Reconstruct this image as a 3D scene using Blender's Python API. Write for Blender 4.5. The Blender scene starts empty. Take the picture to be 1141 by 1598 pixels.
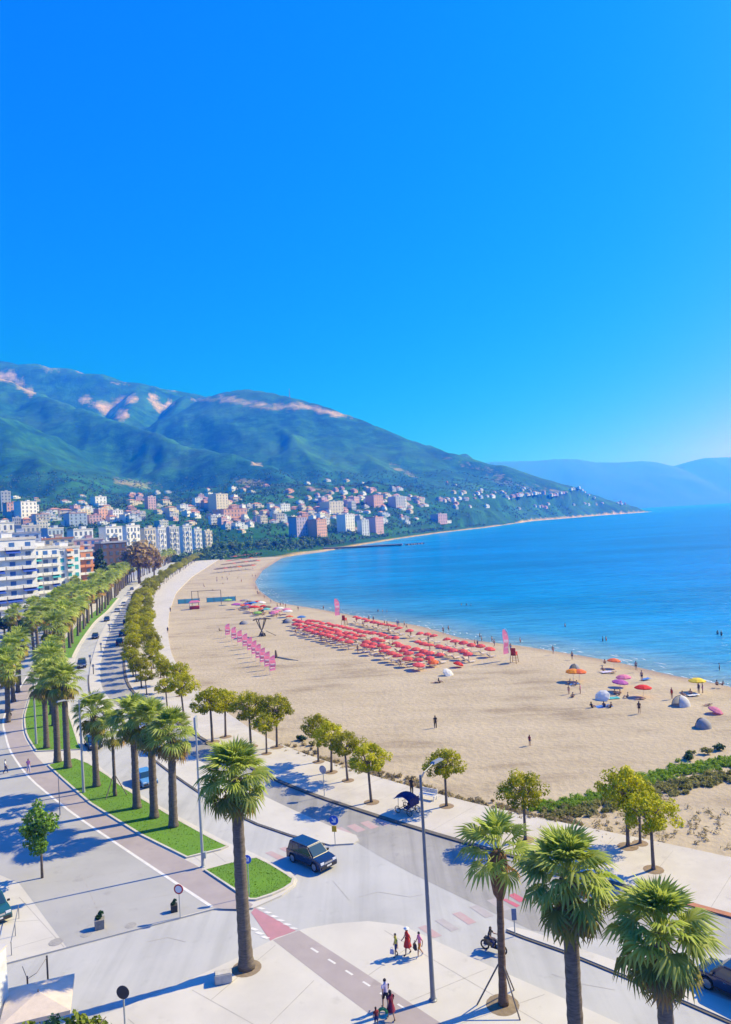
import bpy, bmesh, math, random
import numpy as np
from mathutils import Vector, Matrix, noise as mnoise

random.seed(7)
rng = np.random.default_rng(7)
S = bpy.context.scene
COL = S.collection
rad = math.radians

# ------------------------------------------------------------------ camera
FPX, CAMH, ROLL, PITCH = 1150.0, 28.0, rad(3.2), math.atan(15 / 1150.0)   # focal length in photo pixels, height in metres
cam = bpy.data.objects.new('camera', bpy.data.cameras.new('camera'))
COL.objects.link(cam)
cam.location = (0, 0, CAMH)
cam.rotation_euler = (Matrix.Rotation(math.pi / 2 + PITCH, 3, 'X') @ Matrix.Rotation(-ROLL, 3, 'Z')).to_euler()
cam.data.sensor_fit = 'VERTICAL'
cam.data.sensor_height = 24.0
cam.data.lens = 24.0 * FPX / 1598.0
cam.data.clip_start = 0.5
cam.data.clip_end = 60000
S.camera = cam

# ------------------------------------------------------------------ sky, sun, exposure
SUN_AZ = rad(69.5)          # measured from +Y towards +X
SUN_EL = rad(40.0)
W = bpy.data.worlds.new('World')
S.world = W
W.use_nodes = True
wn = W.node_tree.nodes
wl = W.node_tree.links
bg = wn['Background']
sky = wn.new('ShaderNodeTexSky')
sky.sky_type = 'NISHITA'
sky.sun_disc = False
sky.sun_elevation = SUN_EL
sky.sun_rotation = SUN_AZ
sky.altitude = 0
sky.air_density = 1.0
sky.dust_density = 1.6
sky.ozone_density = 4.0
# one even colour grade for the whole sky: strongly saturated azure, pale towards the horizon
sep = wn.new('ShaderNodeSeparateColor')
comb = wn.new('ShaderNodeCombineColor')
wl.new(sky.outputs[0], sep.inputs[0])
def grade(k, cap, power, gain):
    a = wn.new('ShaderNodeMath'); a.operation = 'MINIMUM'; a.inputs[1].default_value = cap
    b = wn.new('ShaderNodeMath'); b.operation = 'POWER'; b.inputs[1].default_value = power
    c = wn.new('ShaderNodeMath'); c.operation = 'MULTIPLY'; c.inputs[1].default_value = gain
    wl.new(sep.outputs[k], a.inputs[0]); wl.new(a.outputs[0], b.inputs[0]); wl.new(b.outputs[0], c.inputs[0]); wl.new(c.outputs[0], comb.inputs[k])
grade(0, 5.4, 5.0, 0.00048)
grade(1, 14.0, 0.72, 0.69)
grade(2, 14.0, 0.40, 3.45)
wl.new(comb.outputs[0], bg.inputs['Color'])
bg.inputs['Strength'].default_value = 0.10

sun = bpy.data.objects.new('sun', bpy.data.lights.new('sun', 'SUN'))
COL.objects.link(sun)
sun.data.energy = 4.0
sun.data.angle = rad(0.53)
sun.data.color = (1.0, 0.89, 0.69)
SUN_DIR = Vector((math.sin(SUN_AZ) * math.cos(SUN_EL), math.cos(SUN_AZ) * math.cos(SUN_EL), math.sin(SUN_EL)))
sun.rotation_euler = SUN_DIR.to_track_quat('Z', 'Y').to_euler()

S.view_settings.view_transform = 'Standard'
S.view_settings.look = 'None'
S.view_settings.exposure = 0.85
S.view_settings.gamma = 1.0
S.view_settings.use_curve_mapping = False
S.render.engine = 'CYCLES'
S.cycles.max_bounces = 6
S.cycles.diffuse_bounces = 2
S.cycles.glossy_bounces = 3
S.cycles.transmission_bounces = 4
S.cycles.transparent_max_bounces = 8
S.cycles.volume_bounces = 1
S.cycles.use_denoising = True
S.cycles.caustics_reflective = False
S.cycles.caustics_refractive = False

# ------------------------------------------------------------------ placing helpers
def ray(px, py):
    """direction from the camera through a point of the photograph (forward component 1)"""
    u, v = px - 570.5, py - 799.0
    c, s = math.cos(ROLL), math.sin(ROLL)
    a, b = u * c - v * s, u * s + v * c
    cp, sp = math.cos(PITCH), math.sin(PITCH)
    fy = FPX * cp + b * sp
    fz = FPX * sp - b * cp
    return a / fy, 1.0, fz / fy

def G(px, py, z=0.0):
    a, _, c = ray(px, py)
    t = (z - CAMH) / c
    return Vector((a * t, t, z))

def P(px, py, D):
    a, _, c = ray(px, py)
    return Vector((a * D, D, CAMH + c * D))

def to_px(v):
    cp, sp = math.cos(PITCH), math.sin(PITCH)
    x, y, z = v[0], v[1], v[2] - CAMH
    f = y * cp + z * sp
    up = -y * sp + z * cp
    a, b = x / f * FPX, -up / f * FPX
    c, s = math.cos(ROLL), math.sin(ROLL)
    return 570.5 + a * c + b * s, 799.0 - a * s + b * c

# ------------------------------------------------------------------ material helpers
MATS = {}
def nd(nt, t, **kw):
    n = nt.nodes.new(t)
    for k, v in kw.items():
        if k in n.inputs:
            n.inputs[k].default_value = v
        else:
            setattr(n, k, v)
    return n

def rgba(c):
    return (c[0], c[1], c[2], 1.0)

def mat(name, col, rough=0.7, var=0.12, scale=3.0, col2=None, bump=0.0, bscale=30.0, metallic=0.0, spec=0.5,
        trans=0.0, objrand=0.0, coord='Object', stretch=None, detail=6.0, coat=0.0, stain=0.0, streak=0.0):
    if name in MATS:
        return MATS[name]
    m = bpy.data.materials.new(name)
    m.use_nodes = True
    nt = m.node_tree
    L = nt.links
    b = nt.nodes['Principled BSDF']
    out = nt.nodes['Material Output']
    b.inputs['Roughness'].default_value = rough
    b.inputs['Metallic'].default_value = metallic
    b.inputs['Specular IOR Level'].default_value = spec
    b.inputs['Coat Weight'].default_value = coat
    if col2 is None:
        col2 = tuple(max(0.0, c * (1 - var * 2)) for c in col)
        col1 = tuple(min(1.0, c * (1 + var)) for c in col)
    else:
        col1 = col
    tc = nd(nt, 'ShaderNodeTexCoord')
    src = tc.outputs[coord]
    if stretch:
        mp = nd(nt, 'ShaderNodeMapping')
        mp.inputs['Scale'].default_value = stretch
        L.new(src, mp.inputs['Vector'])
        src = mp.outputs[0]
    n1 = nd(nt, 'ShaderNodeTexNoise', Scale=scale, Detail=detail, Roughness=0.6)
    L.new(src, n1.inputs['Vector'])
    rp = nd(nt, 'ShaderNodeValToRGB')
    rp.color_ramp.elements[0].position = 0.32
    rp.color_ramp.elements[1].position = 0.68
    rp.color_ramp.elements[0].color = rgba(col2)
    rp.color_ramp.elements[1].color = rgba(col1)
    L.new(n1.outputs[0], rp.inputs[0])
    c = rp.outputs[0]
    def darken(c, fac_out, lo, hi, amt):
        mr_ = nd(nt, 'ShaderNodeMapRange')
        mr_.inputs['From Min'].default_value = lo; mr_.inputs['From Max'].default_value = hi
        mr_.inputs['To Min'].default_value = 1.0; mr_.inputs['To Max'].default_value = 1.0 - amt
        L.new(fac_out, mr_.inputs[0])
        h_ = nd(nt, 'ShaderNodeHueSaturation')
        L.new(mr_.outputs[0], h_.inputs['Value']); L.new(c, h_.inputs['Color'])
        return h_.outputs[0]
    if stain:      # old spots and patches trodden into the surface
        for sc, lo, hi, k in ((0.7, 0.60, 0.72, 1.0), (3.5, 0.64, 0.74, 0.8), (0.09, 0.50, 0.66, 0.7)):
            ns = nd(nt, 'ShaderNodeTexNoise', Scale=sc, Detail=5.0, Roughness=0.65)
            L.new(tc.outputs['Object'], ns.inputs['Vector'])
            c = darken(c, ns.outputs[0], lo, hi, stain * k)
    if streak:     # tyre-polished tracks following the street
        mq = nd(nt, 'ShaderNodeMapping')
        mq.inputs['Rotation'].default_value = (0, 0, rad(42)); mq.inputs['Scale'].default_value = (0.9, 0.03, 1)
        L.new(tc.outputs['Object'], mq.inputs['Vector'])
        ns = nd(nt, 'ShaderNodeTexNoise', Scale=1.0, Detail=4.0, Roughness=0.6)
        L.new(mq.outputs[0], ns.inputs['Vector'])
        c = darken(c, ns.outputs[0], 0.45, 0.7, streak)
    if objrand:
        oi = nd(nt, 'ShaderNodeObjectInfo')
        mr = nd(nt, 'ShaderNodeMapRange')
        mr.inputs['To Min'].default_value = 1 - objrand
        mr.inputs['To Max'].default_value = 1 + objrand
        L.new(oi.outputs['Random'], mr.inputs[0])
        h = nd(nt, 'ShaderNodeHueSaturation')
        L.new(mr.outputs[0], h.inputs['Value'])
        L.new(c, h.inputs['Color'])
        c = h.outputs[0]
    L.new(c, b.inputs['Base Color'])
    if bump:
        n2 = nd(nt, 'ShaderNodeTexNoise', Scale=bscale, Detail=4.0)
        L.new(src, n2.inputs['Vector'])
        bp = nd(nt, 'ShaderNodeBump', Strength=bump, Distance=0.05)
        L.new(n2.outputs[0], bp.inputs['Height'])
        L.new(bp.outputs[0], b.inputs['Normal'])
    if trans:
        tr = nd(nt, 'ShaderNodeBsdfTranslucent')
        L.new(c, tr.inputs['Color'])
        mx = nd(nt, 'ShaderNodeMixShader')
        mx.inputs[0].default_value = trans
        L.new(b.outputs[0], mx.inputs[1])
        L.new(tr.outputs[0], mx.inputs[2])
        L.new(mx.outputs[0], out.inputs['Surface'])
    MATS[name] = m
    return m

# ------------------------------------------------------------------ object helpers
def tag(o, label=None, cat=None, group=None, kind=None):
    if label: o['label'] = label
    if cat: o['category'] = cat
    if group: o['group'] = group
    if kind: o['kind'] = kind
    return o

def mesh_obj(name, me, parent=None, loc=(0, 0, 0), rotz=0.0):
    o = bpy.data.objects.new(name, me)
    COL.objects.link(o)
    o.location = loc
    if rotz: o.rotation_euler = (0, 0, rotz)
    if parent: o.parent = parent
    return o

def empty(name, label, cat, loc=(0, 0, 0), rotz=0.0, group=None, scale=None):
    o = bpy.data.objects.new(name, None)
    o.empty_display_size = 0.2
    COL.objects.link(o)
    o.location = loc
    o.rotation_euler = (0, 0, rotz)
    if scale: o.scale = scale if hasattr(scale, '__len__') else (scale,) * 3
    return tag(o, label, cat, group)

KIDS = {}
def copy_tree(o, parent=None):
    c = o.copy()
    COL.objects.link(c)
    c.parent = parent
    for ch in [x for x in o.children]:
        copy_tree(ch, c)
    return c

def place_copy(proto, label, loc, rotz=0.0, scale=None, group=None, tilt=(0, 0)):
    c = copy_tree(proto)
    c.location = loc
    c.rotation_euler = (tilt[0], tilt[1], rotz)
    if scale: c.scale = scale if hasattr(scale, '__len__') else (scale,) * 3
    c['label'] = label
    if group: c['group'] = group
    return c

class MB:
    """collects faces for one mesh"""
    def __init__(self):
        self.v, self.f, self.m = [], [], []
    def add(self, vs, fs, mi=0):
        n = len(self.v)
        self.v += [tuple(x) for x in vs]
        self.f += [tuple(i + n for i in f) for f in fs]
        self.m += [mi] * len(fs)
        return self
    def box(self, c, s, mi=0, rz=0.0, taper=1.0, M=None):
        hx, hy, hz = s[0] / 2, s[1] / 2, s[2] / 2
        pts = []
        for z in (-1, 1):
            k = taper if z > 0 else 1.0
            for x, y in ((-1, -1), (1, -1), (1, 1), (-1, 1)):
                p = Vector((x * hx * k, y * hy * k, z * hz))
                if rz: p = Matrix.Rotation(rz, 3, 'Z') @ p
                if M is not None: p = M @ p
                pts.append(p + Vector(c))
        return self.add(pts, [(3, 2, 1, 0), (4, 5, 6, 7), (0, 1, 5, 4), (1, 2, 6, 5), (2, 3, 7, 6), (3, 0, 4, 7)], mi)
    def tube(self, pts, rs, n=8, mi=0, caps=True):
        pts = [Vector(p) for p in pts]
        if not hasattr(rs, '__len__'): rs = [rs] * len(pts)
        vs, fs = [], []
        prev = None
        for i, p in enumerate(pts):
            d = (pts[min(i + 1, len(pts) - 1)] - pts[max(i - 1, 0)])
            if d.length < 1e-9: d = Vector((0, 0, 1))
            d.normalize()
            if prev is None:
                a = Vector((1, 0, 0)) if abs(d.x) < 0.9 else Vector((0, 1, 0))
            else:
                a = prev
            a = (a - d * a.dot(d)).normalized()
            prev = a
            b = d.cross(a)
            for k in range(n):
                t = 2 * math.pi * k / n
                vs.append(p + (a * math.cos(t) + b * math.sin(t)) * rs[i])
        for i in range(len(pts) - 1):
            for k in range(n):
                k2 = (k + 1) % n
                fs.append((i * n + k, i * n + k2, (i + 1) * n + k2, (i + 1) * n + k))
        if caps:
            fs.append(tuple(range(n - 1, -1, -1)))
            fs.append(tuple((len(pts) - 1) * n + k for k in range(n)))
        return self.add(vs, fs, mi)
    def lathe(self, prof, n=16, mi=0, c=(0, 0, 0), caps=True):
        vs, fs = [], []
        for r, z in prof:
            for k in range(n):
                t = 2 * math.pi * k / n
                vs.append((c[0] + r * math.cos(t), c[1] + r * math.sin(t), c[2] + z))
        for i in range(len(prof) - 1):
            for k in range(n):
                k2 = (k + 1) % n
                fs.append((i * n + k, i * n + k2, (i + 1) * n + k2, (i + 1) * n + k))
        if caps:
            fs.append(tuple(range(n - 1, -1, -1)))
            fs.append(tuple((len(prof) - 1) * n + k for k in range(n)))
        return self.add(vs, fs, mi)
    def mesh(self, name, mats, smooth=False):
        me = bpy.data.meshes.new(name)
        me.from_pydata([tuple(v) for v in self.v], [], self.f)
        for mm in (mats if isinstance(mats, (list, tuple)) else [mats]):
            me.materials.append(mm)
        if any(self.m):
            me.polygons.foreach_set('material_index', self.m)
        if smooth:
            me.polygons.foreach_set('use_smooth', [True] * len(self.f))
        me.update()
        return me
    def build(self, name, mats, parent=None, loc=(0, 0, 0), rotz=0.0, smooth=False):
        return mesh_obj(name, self.mesh(name, mats, smooth), parent, loc, rotz)

ONES = ['', 'first', 'second', 'third', 'fourth', 'fifth', 'sixth', 'seventh', 'eighth', 'ninth', 'tenth', 'eleventh', 'twelfth',
        'thirteenth', 'fourteenth', 'fifteenth', 'sixteenth', 'seventeenth', 'eighteenth', 'nineteenth']
TENS = {2: 'twenty', 3: 'thirty', 4: 'forty', 5: 'fifty', 6: 'sixty', 7: 'seventy', 8: 'eighty', 9: 'ninety'}
def nth(n):
    if n < 20: return ONES[n]
    if n >= 100:
        return 'hundredth' if n == 100 else 'hundred-and-' + nth(n - 100)
    t, o = divmod(n, 10)
    return TENS[t][:-1] + 'ieth' if o == 0 else TENS[t] + '-' + ONES[o]

# fast value noise in numpy (for terrain and sand)
_perm = rng.random((257, 257)).astype(np.float64)
def vnoise(x, y):
    xi, yi = np.floor(x).astype(int), np.floor(y).astype(int)
    fx, fy = x - xi, y - yi
    fx, fy = fx * fx * (3 - 2 * fx), fy * fy * (3 - 2 * fy)
    a = _perm[xi % 256, yi % 256]; b = _perm[(xi + 1) % 256, yi % 256]
    c = _perm[xi % 256, (yi + 1) % 256]; d = _perm[(xi + 1) % 256, (yi + 1) % 256]
    return (a * (1 - fx) + b * fx) * (1 - fy) + (c * (1 - fx) + d * fx) * fy
def fbm(x, y, o=5, g=0.5):
    s, a, t = 0.0, 1.0, 0.0
    for i in range(o):
        s = s + a * (vnoise(x * 2 ** i + 13.7 * i, y * 2 ** i + 7.1 * i) - 0.5)
        t += a
        a *= g
    return s / t

def grid_mesh(name, X, Y, Z, mats, smooth=True, attrs=None):
    n, m = X.shape
    v = np.stack([X, Y, Z], -1).reshape(-1, 3)
    i = np.arange(n * m).reshape(n, m)
    f = np.stack([i[:-1, :-1], i[:-1, 1:], i[1:, 1:], i[1:, :-1]], -1).reshape(-1, 4)
    me = bpy.data.meshes.new(name)
    me.vertices.add(len(v)); me.vertices.foreach_set('co', v.ravel())
    me.loops.add(f.size); me.loops.foreach_set('vertex_index', f.ravel())
    me.polygons.add(len(f)); me.polygons.foreach_set('loop_start', np.arange(0, f.size, 4)); 
    me.polygons.foreach_set('use_smooth', [smooth] * len(f))
    me.update(calc_edges=True)
    for k, a in (attrs or {}).items():
        at = me.attributes.new(k, 'FLOAT', 'POINT')
        at.data.foreach_set('value', a.ravel().astype(np.float32))
    for mm in mats: me.materials.append(mm)
    return me
# ================================================================== THE SETTING
SEA_Z, SAND_Z, PAVE = -0.8, -0.15, 0.12

def yx(pts, z=0.0):
    """polyline of photo points on the ground -> functions x(y)"""
    w = [G(x, y, z) for x, y in pts]
    ys = np.array([p.y for p in w]); xs = np.array([p.x for p in w])
    o = np.argsort(ys)
    return ys[o], xs[o]

def xs_at(line, y):
    ys, xs = line
    y = np.asarray(y, float)
    r = np.interp(y, ys, xs)
    lo = xs[0] + (y - ys[0]) * (xs[1] - xs[0]) / (ys[1] - ys[0])
    hi = xs[-1] + (y - ys[-1]) * (xs[-1] - xs[-2]) / (ys[-1] - ys[-2])
    return np.where(y < ys[0], lo, np.where(y > ys[-1], hi, r))

def smooth_line(line, step=3.0, y0=None, y1=None, win=12.0):
    ys, xs = line
    y0 = ys[0] if y0 is None else y0
    y1 = ys[-1] if y1 is None else y1
    yy = np.concatenate([np.arange(y0, min(y1, 250), step), np.geomspace(max(250, y0), y1, 60)]) if y1 > 250 else np.arange(y0, y1 + step, step)
    yy = np.unique(yy)
    acc = 0
    offs = np.linspace(-1, 1, 7)
    for o in offs:
        acc = acc + xs_at(line, yy + o * np.minimum(win, 0.08 * yy)) 
    return yy, acc / len(offs)

K = smooth_line(yx([(1141, 1430), (960, 1380), (830, 1345), (700, 1310), (560, 1265), (430, 1222), (310, 1150), (202, 1081), (193, 1042), (195, 1010), (200, 975),
        (209, 947), (223, 927), (245, 908), (290, 880), (335, 860)]), y0=24, y1=1000)
OUT = smooth_line(yx([(1141, 1340), (960, 1300), (780, 1268), (696, 1246), (608, 1218), (538, 1200), (433, 1164), (380, 1132), (330, 1095), (290, 1060),
          (268, 1025), (262, 990), (264, 955), (275, 925), (300, 900), (350, 868), (385, 852)]), y0=24, y1=1170)
ROADL = smooth_line(yx([(362, 1320), (281, 1278), (196, 1229), (140, 1190), (105, 1090), (116, 1028), (130, 1001), (152, 969), (170, 955), (185, 936), (205, 912), (270, 878), (318, 860)]), y0=64, y1=950)
MEDR = smooth_line(yx([(545, 1303), (428, 1254), (300, 1183), (158, 1085), (155, 1040), (165, 1000), (180, 965), (195, 940), (213, 918), (283, 878), (328, 860)]), y0=66, y1=950)
MEDL = smooth_line(yx([(525, 1325), (457, 1312), (380, 1282), (250, 1195), (142, 1095), (138, 1050), (152, 1000), (171, 963), (189, 938), (208, 917), (279, 877.5), (325, 860)]), y0=64, y1=950)
SHORE = yx([(1500, 1180), (1260, 1110), (1141, 1070), (1060, 1057), (1000, 1042), (950, 1030), (900, 1022), (840, 1012), (780, 1003), (735, 1000), (700, 990), (650, 975), (600, 969), (560, 962), (500, 951),
            (430, 940), (405, 922), (398, 908), (410, 890), (440, 871), (480, 862)], SEA_Z)

# colours
M_ROAD = mat('road_surface', (0.47, 0.475, 0.47), 0.85, stain=0.14, streak=0.13, scale=0.16, col2=(0.41, 0.415, 0.412), bump=0.15, bscale=40)
M_ROAD2 = mat('worn_asphalt', (0.37, 0.365, 0.355), 0.85, stain=0.2, streak=0.25, scale=0.25, col2=(0.29, 0.285, 0.278), bump=0.2, bscale=40, stretch=(1, 1, 1))
M_PAVE = mat('pale_concrete', (0.57, 0.55, 0.50), 0.8, stain=0.12, scale=0.3, col2=(0.51, 0.49, 0.445), bump=0.1, bscale=20)
M_PROM = mat('promenade_concrete', (0.56, 0.53, 0.48), 0.8, stain=0.15, scale=0.4, col2=(0.49, 0.455, 0.405), bump=0.1, bscale=20)
M_PLAZA = mat('plaza_asphalt', (0.40, 0.40, 0.39), 0.85, stain=0.16, scale=0.2, col2=(0.345, 0.345, 0.34), bump=0.15, bscale=40)
M_BIKE = mat('cycle_track', (0.38, 0.335, 0.33), 0.85, stain=0.16, scale=0.5, col2=(0.33, 0.29, 0.288), bump=0.15, bscale=40)
M_PINK = mat('pink_crossing_paint', (0.47, 0.22, 0.26), 0.8, scale=1.2, col2=(0.38, 0.20, 0.23))
M_REDP = mat('worn_red_paint', (0.46, 0.29, 0.30), 0.8, scale=1.5, col2=(0.42, 0.36, 0.36))
M_REDG = mat('worn_grey_paint', (0.36, 0.33, 0.34), 0.8, scale=1.5, col2=(0.42, 0.40, 0.40))
M_REDB = mat('fresh_red_paint', (0.52, 0.10, 0.16), 0.8, scale=1.5, col2=(0.42, 0.16, 0.2))
M_WHITE = mat('white_line_paint', (0.74, 0.73, 0.70), 0.7, scale=2.5, col2=(0.60, 0.59, 0.57))
M_KERB = mat('kerb_stone', (0.58, 0.55, 0.47), 0.8, scale=1.0, col2=(0.47, 0.44, 0.38))
M_DKERB = mat('dark_kerb_gutter', (0.15, 0.135, 0.12), 0.85, scale=1.0, col2=(0.08, 0.075, 0.07))
M_OKERB = mat('orange_kerb_paint', (0.50, 0.20, 0.10), 0.8, scale=1.0, col2=(0.3, 0.13, 0.08))
M_DIRT = mat('soil', (0.28, 0.22, 0.15), 0.95, scale=3, col2=(0.18, 0.14, 0.09))

def poly_obj(name, pts, z, m, thick=0.0, kind='structure', parent=None):
    """a flat sheet (or slab with side faces) from a closed ground outline"""
    me = bpy.data.meshes.new(name)
    bm = bmesh.new()
    vs = [bm.verts.new((p[0], p[1], z)) for p in pts]
    es = [bm.edges.new((vs[i], vs[(i + 1) % len(vs)])) for i in range(len(vs))]
    bmesh.ops.triangle_fill(bm, use_beauty=True, use_dissolve=False, edges=es)
    for f in bm.faces:
        if f.normal.z < 0: f.normal_flip()
    if thick:
        n = len(vs)
        area = sum(pts[i][0] * pts[(i + 1) % n][1] - pts[(i + 1) % n][0] * pts[i][1] for i in range(n))
        lo = [bm.verts.new((p[0], p[1], z - thick)) for p in pts]
        for i in range(n):
            j = (i + 1) % n
            q = (lo[i], lo[j], vs[j], vs[i]) if area > 0 else (lo[j], lo[i], vs[i], vs[j])
            bm.faces.new(q)
    bm.to_mesh(me); bm.free()
    me.materials.append(m)
    o = mesh_obj(name, me, parent)
    if kind and parent is None: tag(o, kind=kind)
    return o

def GP(pts, z=0.0):
    return [(v.x, v.y) for v in (G(x, y, z) for x, y in pts)]

def line_pts(line, y0, y1, off=0.0):
    """points of a y->x line between two distances, shifted sideways (+ is to the sea side)"""
    ys = [y for y in line[0] if y0 < y < y1]
    ys = [y0] + ys + [y1]
    xs = xs_at(line, np.array(ys))
    pts = [Vector((float(x), float(y))) for x, y in zip(xs, ys)]
    if off:
        out = []
        for i, p in enumerate(pts):
            d = (pts[min(i + 1, len(pts) - 1)] - pts[max(i - 1, 0)]).normalized()
            out.append(p + Vector((d.y, -d.x)) * off)
        pts = out
    return [(p.x, p.y) for p in pts]

def ribbon(name, line, y0, y1, o0, o1, z, m, thick=0.0, parent=None, kind='structure'):
    a = line_pts(line, y0, y1, o0)
    b = line_pts(line, y0, y1, o1)
    mb = MB()
    n = len(a)
    vs = [(p[0], p[1], z) for p in a] + [(p[0], p[1], z) for p in b]
    fs = [(i, n + i, n + i + 1, i + 1) for i in range(n - 1)] if o1 > o0 else [(i + 1, n + i + 1, n + i, i) for i in range(n - 1)]
    if thick:
        vs += [(p[0], p[1], z - thick) for p in a] + [(p[0], p[1], z - thick) for p in b]
        for i in range(n - 1):
            fs.append((2 * n + i, i, i + 1, 2 * n + i + 1))
            fs.append((3 * n + i + 1, n + i + 1, n + i, 3 * n + i))
        fs += [(0, 2 * n, 3 * n, n), (n - 1, 2 * n - 1, 4 * n - 1, 3 * n - 1)]
    mb.add(vs, fs)
    o = mb.build(name, m, parent)
    if parent is None and kind: tag(o, kind=kind)
    return o

# ---- coast outline of the bay (near beach, far beach, cape) for the terrain
COAST = [(x, y) for y, x in zip(*SHORE)]
COAST = [p for p in COAST if p[1] > 60]
for px, py in [(520, 858), (560, 851), (620, 841), (690, 831), (760, 823), (830, 813), (880, 809), (940, 804), (985, 801), (1012, 799)]:
    v = G(px, py, SEA_Z); COAST.append((v.x, v.y))
cape = COAST[-1]
COAST += [(cape[0] + 40, cape[1] + 60), (cape[0] + 70, cape[1] + 350), (cape[0] + 100, cape[1] + 1200), (cape[0] - 200, 9000)]
CPOLY = np.array([(COAST[0][0] + 400, -200)] + COAST + [(-9000, 9000), (-9000, -200)])

def inland(X, Y):
    """signed distance to the coast, + on land"""
    pts = np.stack([X.ravel(), Y.ravel()], -1)
    d = np.full(len(pts), 1e9)
    cs = np.array([CPOLY[0].tolist()] + COAST)
    for a, b in zip(cs[:-1], cs[1:]):
        ab = b - a
        t = np.clip(((pts - a) @ ab) / (ab @ ab), 0, 1)
        d = np.minimum(d, np.hypot(*(pts - a - t[:, None] * ab).T))
    ins = np.zeros(len(pts), bool)
    n = len(CPOLY)
    for i in range(n):
        a, b = CPOLY[i], CPOLY[(i + 1) % n]
        c = (a[1] > pts[:, 1]) != (b[1] > pts[:, 1])
        with np.errstate(divide='ignore', invalid='ignore'):
            xx = a[0] + (pts[:, 1] - a[1]) / (b[1] - a[1] + 1e-12) * (b[0] - a[0])
        ins ^= c & (pts[:, 0] < xx)
    return np.where(ins, d, -d).reshape(X.shape)

RIDGES = [  # photo x, photo y, distance in metres ; slope on the sides
    (0.85, [(-260, 560, 4300), (-100, 556, 4500), (0, 562, 4700), (75, 569, 4700), (160, 583, 4700), (240, 601, 4700), (300, 611, 4800), (345, 618, 4700)]),
    (0.52, [(320, 622, 4300), (350, 612, 4000), (382, 607, 3900), (415, 611, 3800), (455, 620, 3700), (500, 632, 3600), (550, 650, 3500), (585, 665, 3400), (620, 682, 3350),
            (700, 705, 3200), (780, 725, 3100), (850, 748, 3050), (920, 775, 3000), (960, 785, 2960), (1006, 790, 2930)]),
    (0.55, [(-160, 566, 3900), (-40, 570, 3900), (0, 590, 3800), (60, 614, 3600), (120, 634, 3400), (190, 658, 3150), (250, 678, 2950), (300, 690, 2800), (400, 716, 2450), (450, 745, 2150)]),
    (0.5, [(-200, 585, 3000), (-80, 615, 2800), (0, 660, 2500), (50, 695, 2250), (110, 746, 1900), (150, 790, 1500)]),
    (0.7, [(215, 606, 4500), (200, 630, 4150), (193, 648, 3900)]),
    (0.7, [(290, 617, 4400), (275, 640, 4050), (262, 652, 3850)]),
    (0.40, [(455, 622, 3650), (470, 660, 3300), (450, 700, 2850), (470, 738, 2450)]),
    (0.38, [(620, 684, 3300), (640, 730, 2800), (690, 770, 2400), (760, 800, 2050)]),
    (0.36, [(780, 727, 3080), (800, 765, 2750), (850, 790, 2500), (880, 803, 2500)]),
    (0.12, [(-150, 770, 1700), (0, 778, 1750), (150, 776, 1850), (300, 765, 1950), (450, 752, 2000), (560, 757, 2050), (640, 768, 2150), (700, 782, 2300)]),
    (0.10, [(-100, 815, 1000), (60, 812, 1050), (180, 806, 1150), (350, 795, 1300), (470, 800, 1350), (560, 803, 1500), (640, 806, 1650)]),
    (0.30, [(930, 785, 2900), (965, 778, 2860), (990, 779, 2890), (1008, 784, 2905)]),
]
RW = [(k, [P(*q) for q in pl]) for k, pl in RIDGES]

def terrain_z(X, Y):
    X = np.asarray(X, float); Y = np.asarray(Y, float)
    d_in = inland(X, Y)
    wx = X + 60 * fbm(X / 320, Y / 320, 4); wy = Y + 60 * fbm(X / 320 + 50, Y / 320, 4)
    best = np.full(X.shape, -50.0)
    crest = np.full(X.shape, 1e6)
    for ri, (k, pl) in enumerate(RW):
        acc = np.full(X.shape, -1e6)
        for a, b in zip(pl[:-1], pl[1:]):
            abx, aby = b.x - a.x, b.y - a.y
            t = np.clip(((wx - a.x) * abx + (wy - a.y) * aby) / (abx * abx + aby * aby), 0, 1)
            d = np.hypot(wx - a.x - t * abx, wy - a.y - t * aby)
            near = np.hypot(X - a.x - t * abx, Y - a.y - t * aby)
            dd = np.where(near < 120, near * (0.5 + near / 240) , d)
            h = a.z + (b.z - a.z) * t
            if ri < 2: crest = np.minimum(crest, near)
            acc = np.maximum(acc, h - k * dd + 0.00004 * np.minimum(dd, 1500) ** 2)
        s = 12.0
        mx = np.maximum(best, acc)
        best = mx + s * 0.25 * np.clip(1 - np.abs(best - acc) / s, 0, 1) ** 2
    hills = best
    rough = np.clip(hills / 250, 0, 1) * np.clip((crest - 60) / 350, 0.06, 1)
    rid = 1 - np.abs(2 * fbm(X / 330 + 9 + Y / 1400, Y / 800 + 3, 5)) * 2
    hills = hills + rough * (34 * fbm(X / 150, Y / 150, 5) + 40 * (rid - 0.7))
    flat = -0.12 + np.clip(d_in - 130, 0, 1e9) * 0.006 * np.clip((Y - 450) / 500, 0, 1)
    flat = flat + np.clip((Y - 700) / 500, 0, 1) * np.clip(d_in / 300, 0, 1) * 3.0 * (fbm(X / 90, Y / 90, 3) + 0.4)
    z = np.maximum(flat, hills * np.clip((d_in - np.interp(Y, [1200, 2300], [20, 2])) / np.interp(Y, [1200, 2300], [520, 24]), 0, 1) ** 0.9 * np.clip((Y - 650) / 500, 0, 1))
    z = np.where(d_in < 60, np.minimum(z, np.where(Y > 2000, 0.9, 0.05) * np.maximum(d_in, 0) + 0.3), z)
    z = np.where(d_in < 0, np.maximum(SEA_Z - 0.2 + d_in * 0.1, -6), z)
    near = np.where(X > xs_at(ROADL, np.minimum(Y, 900)) - 20, -4.0, np.minimum(z, -0.12))
    return np.minimum(np.where(Y < 690, near, z), 1180.0), d_in

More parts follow.
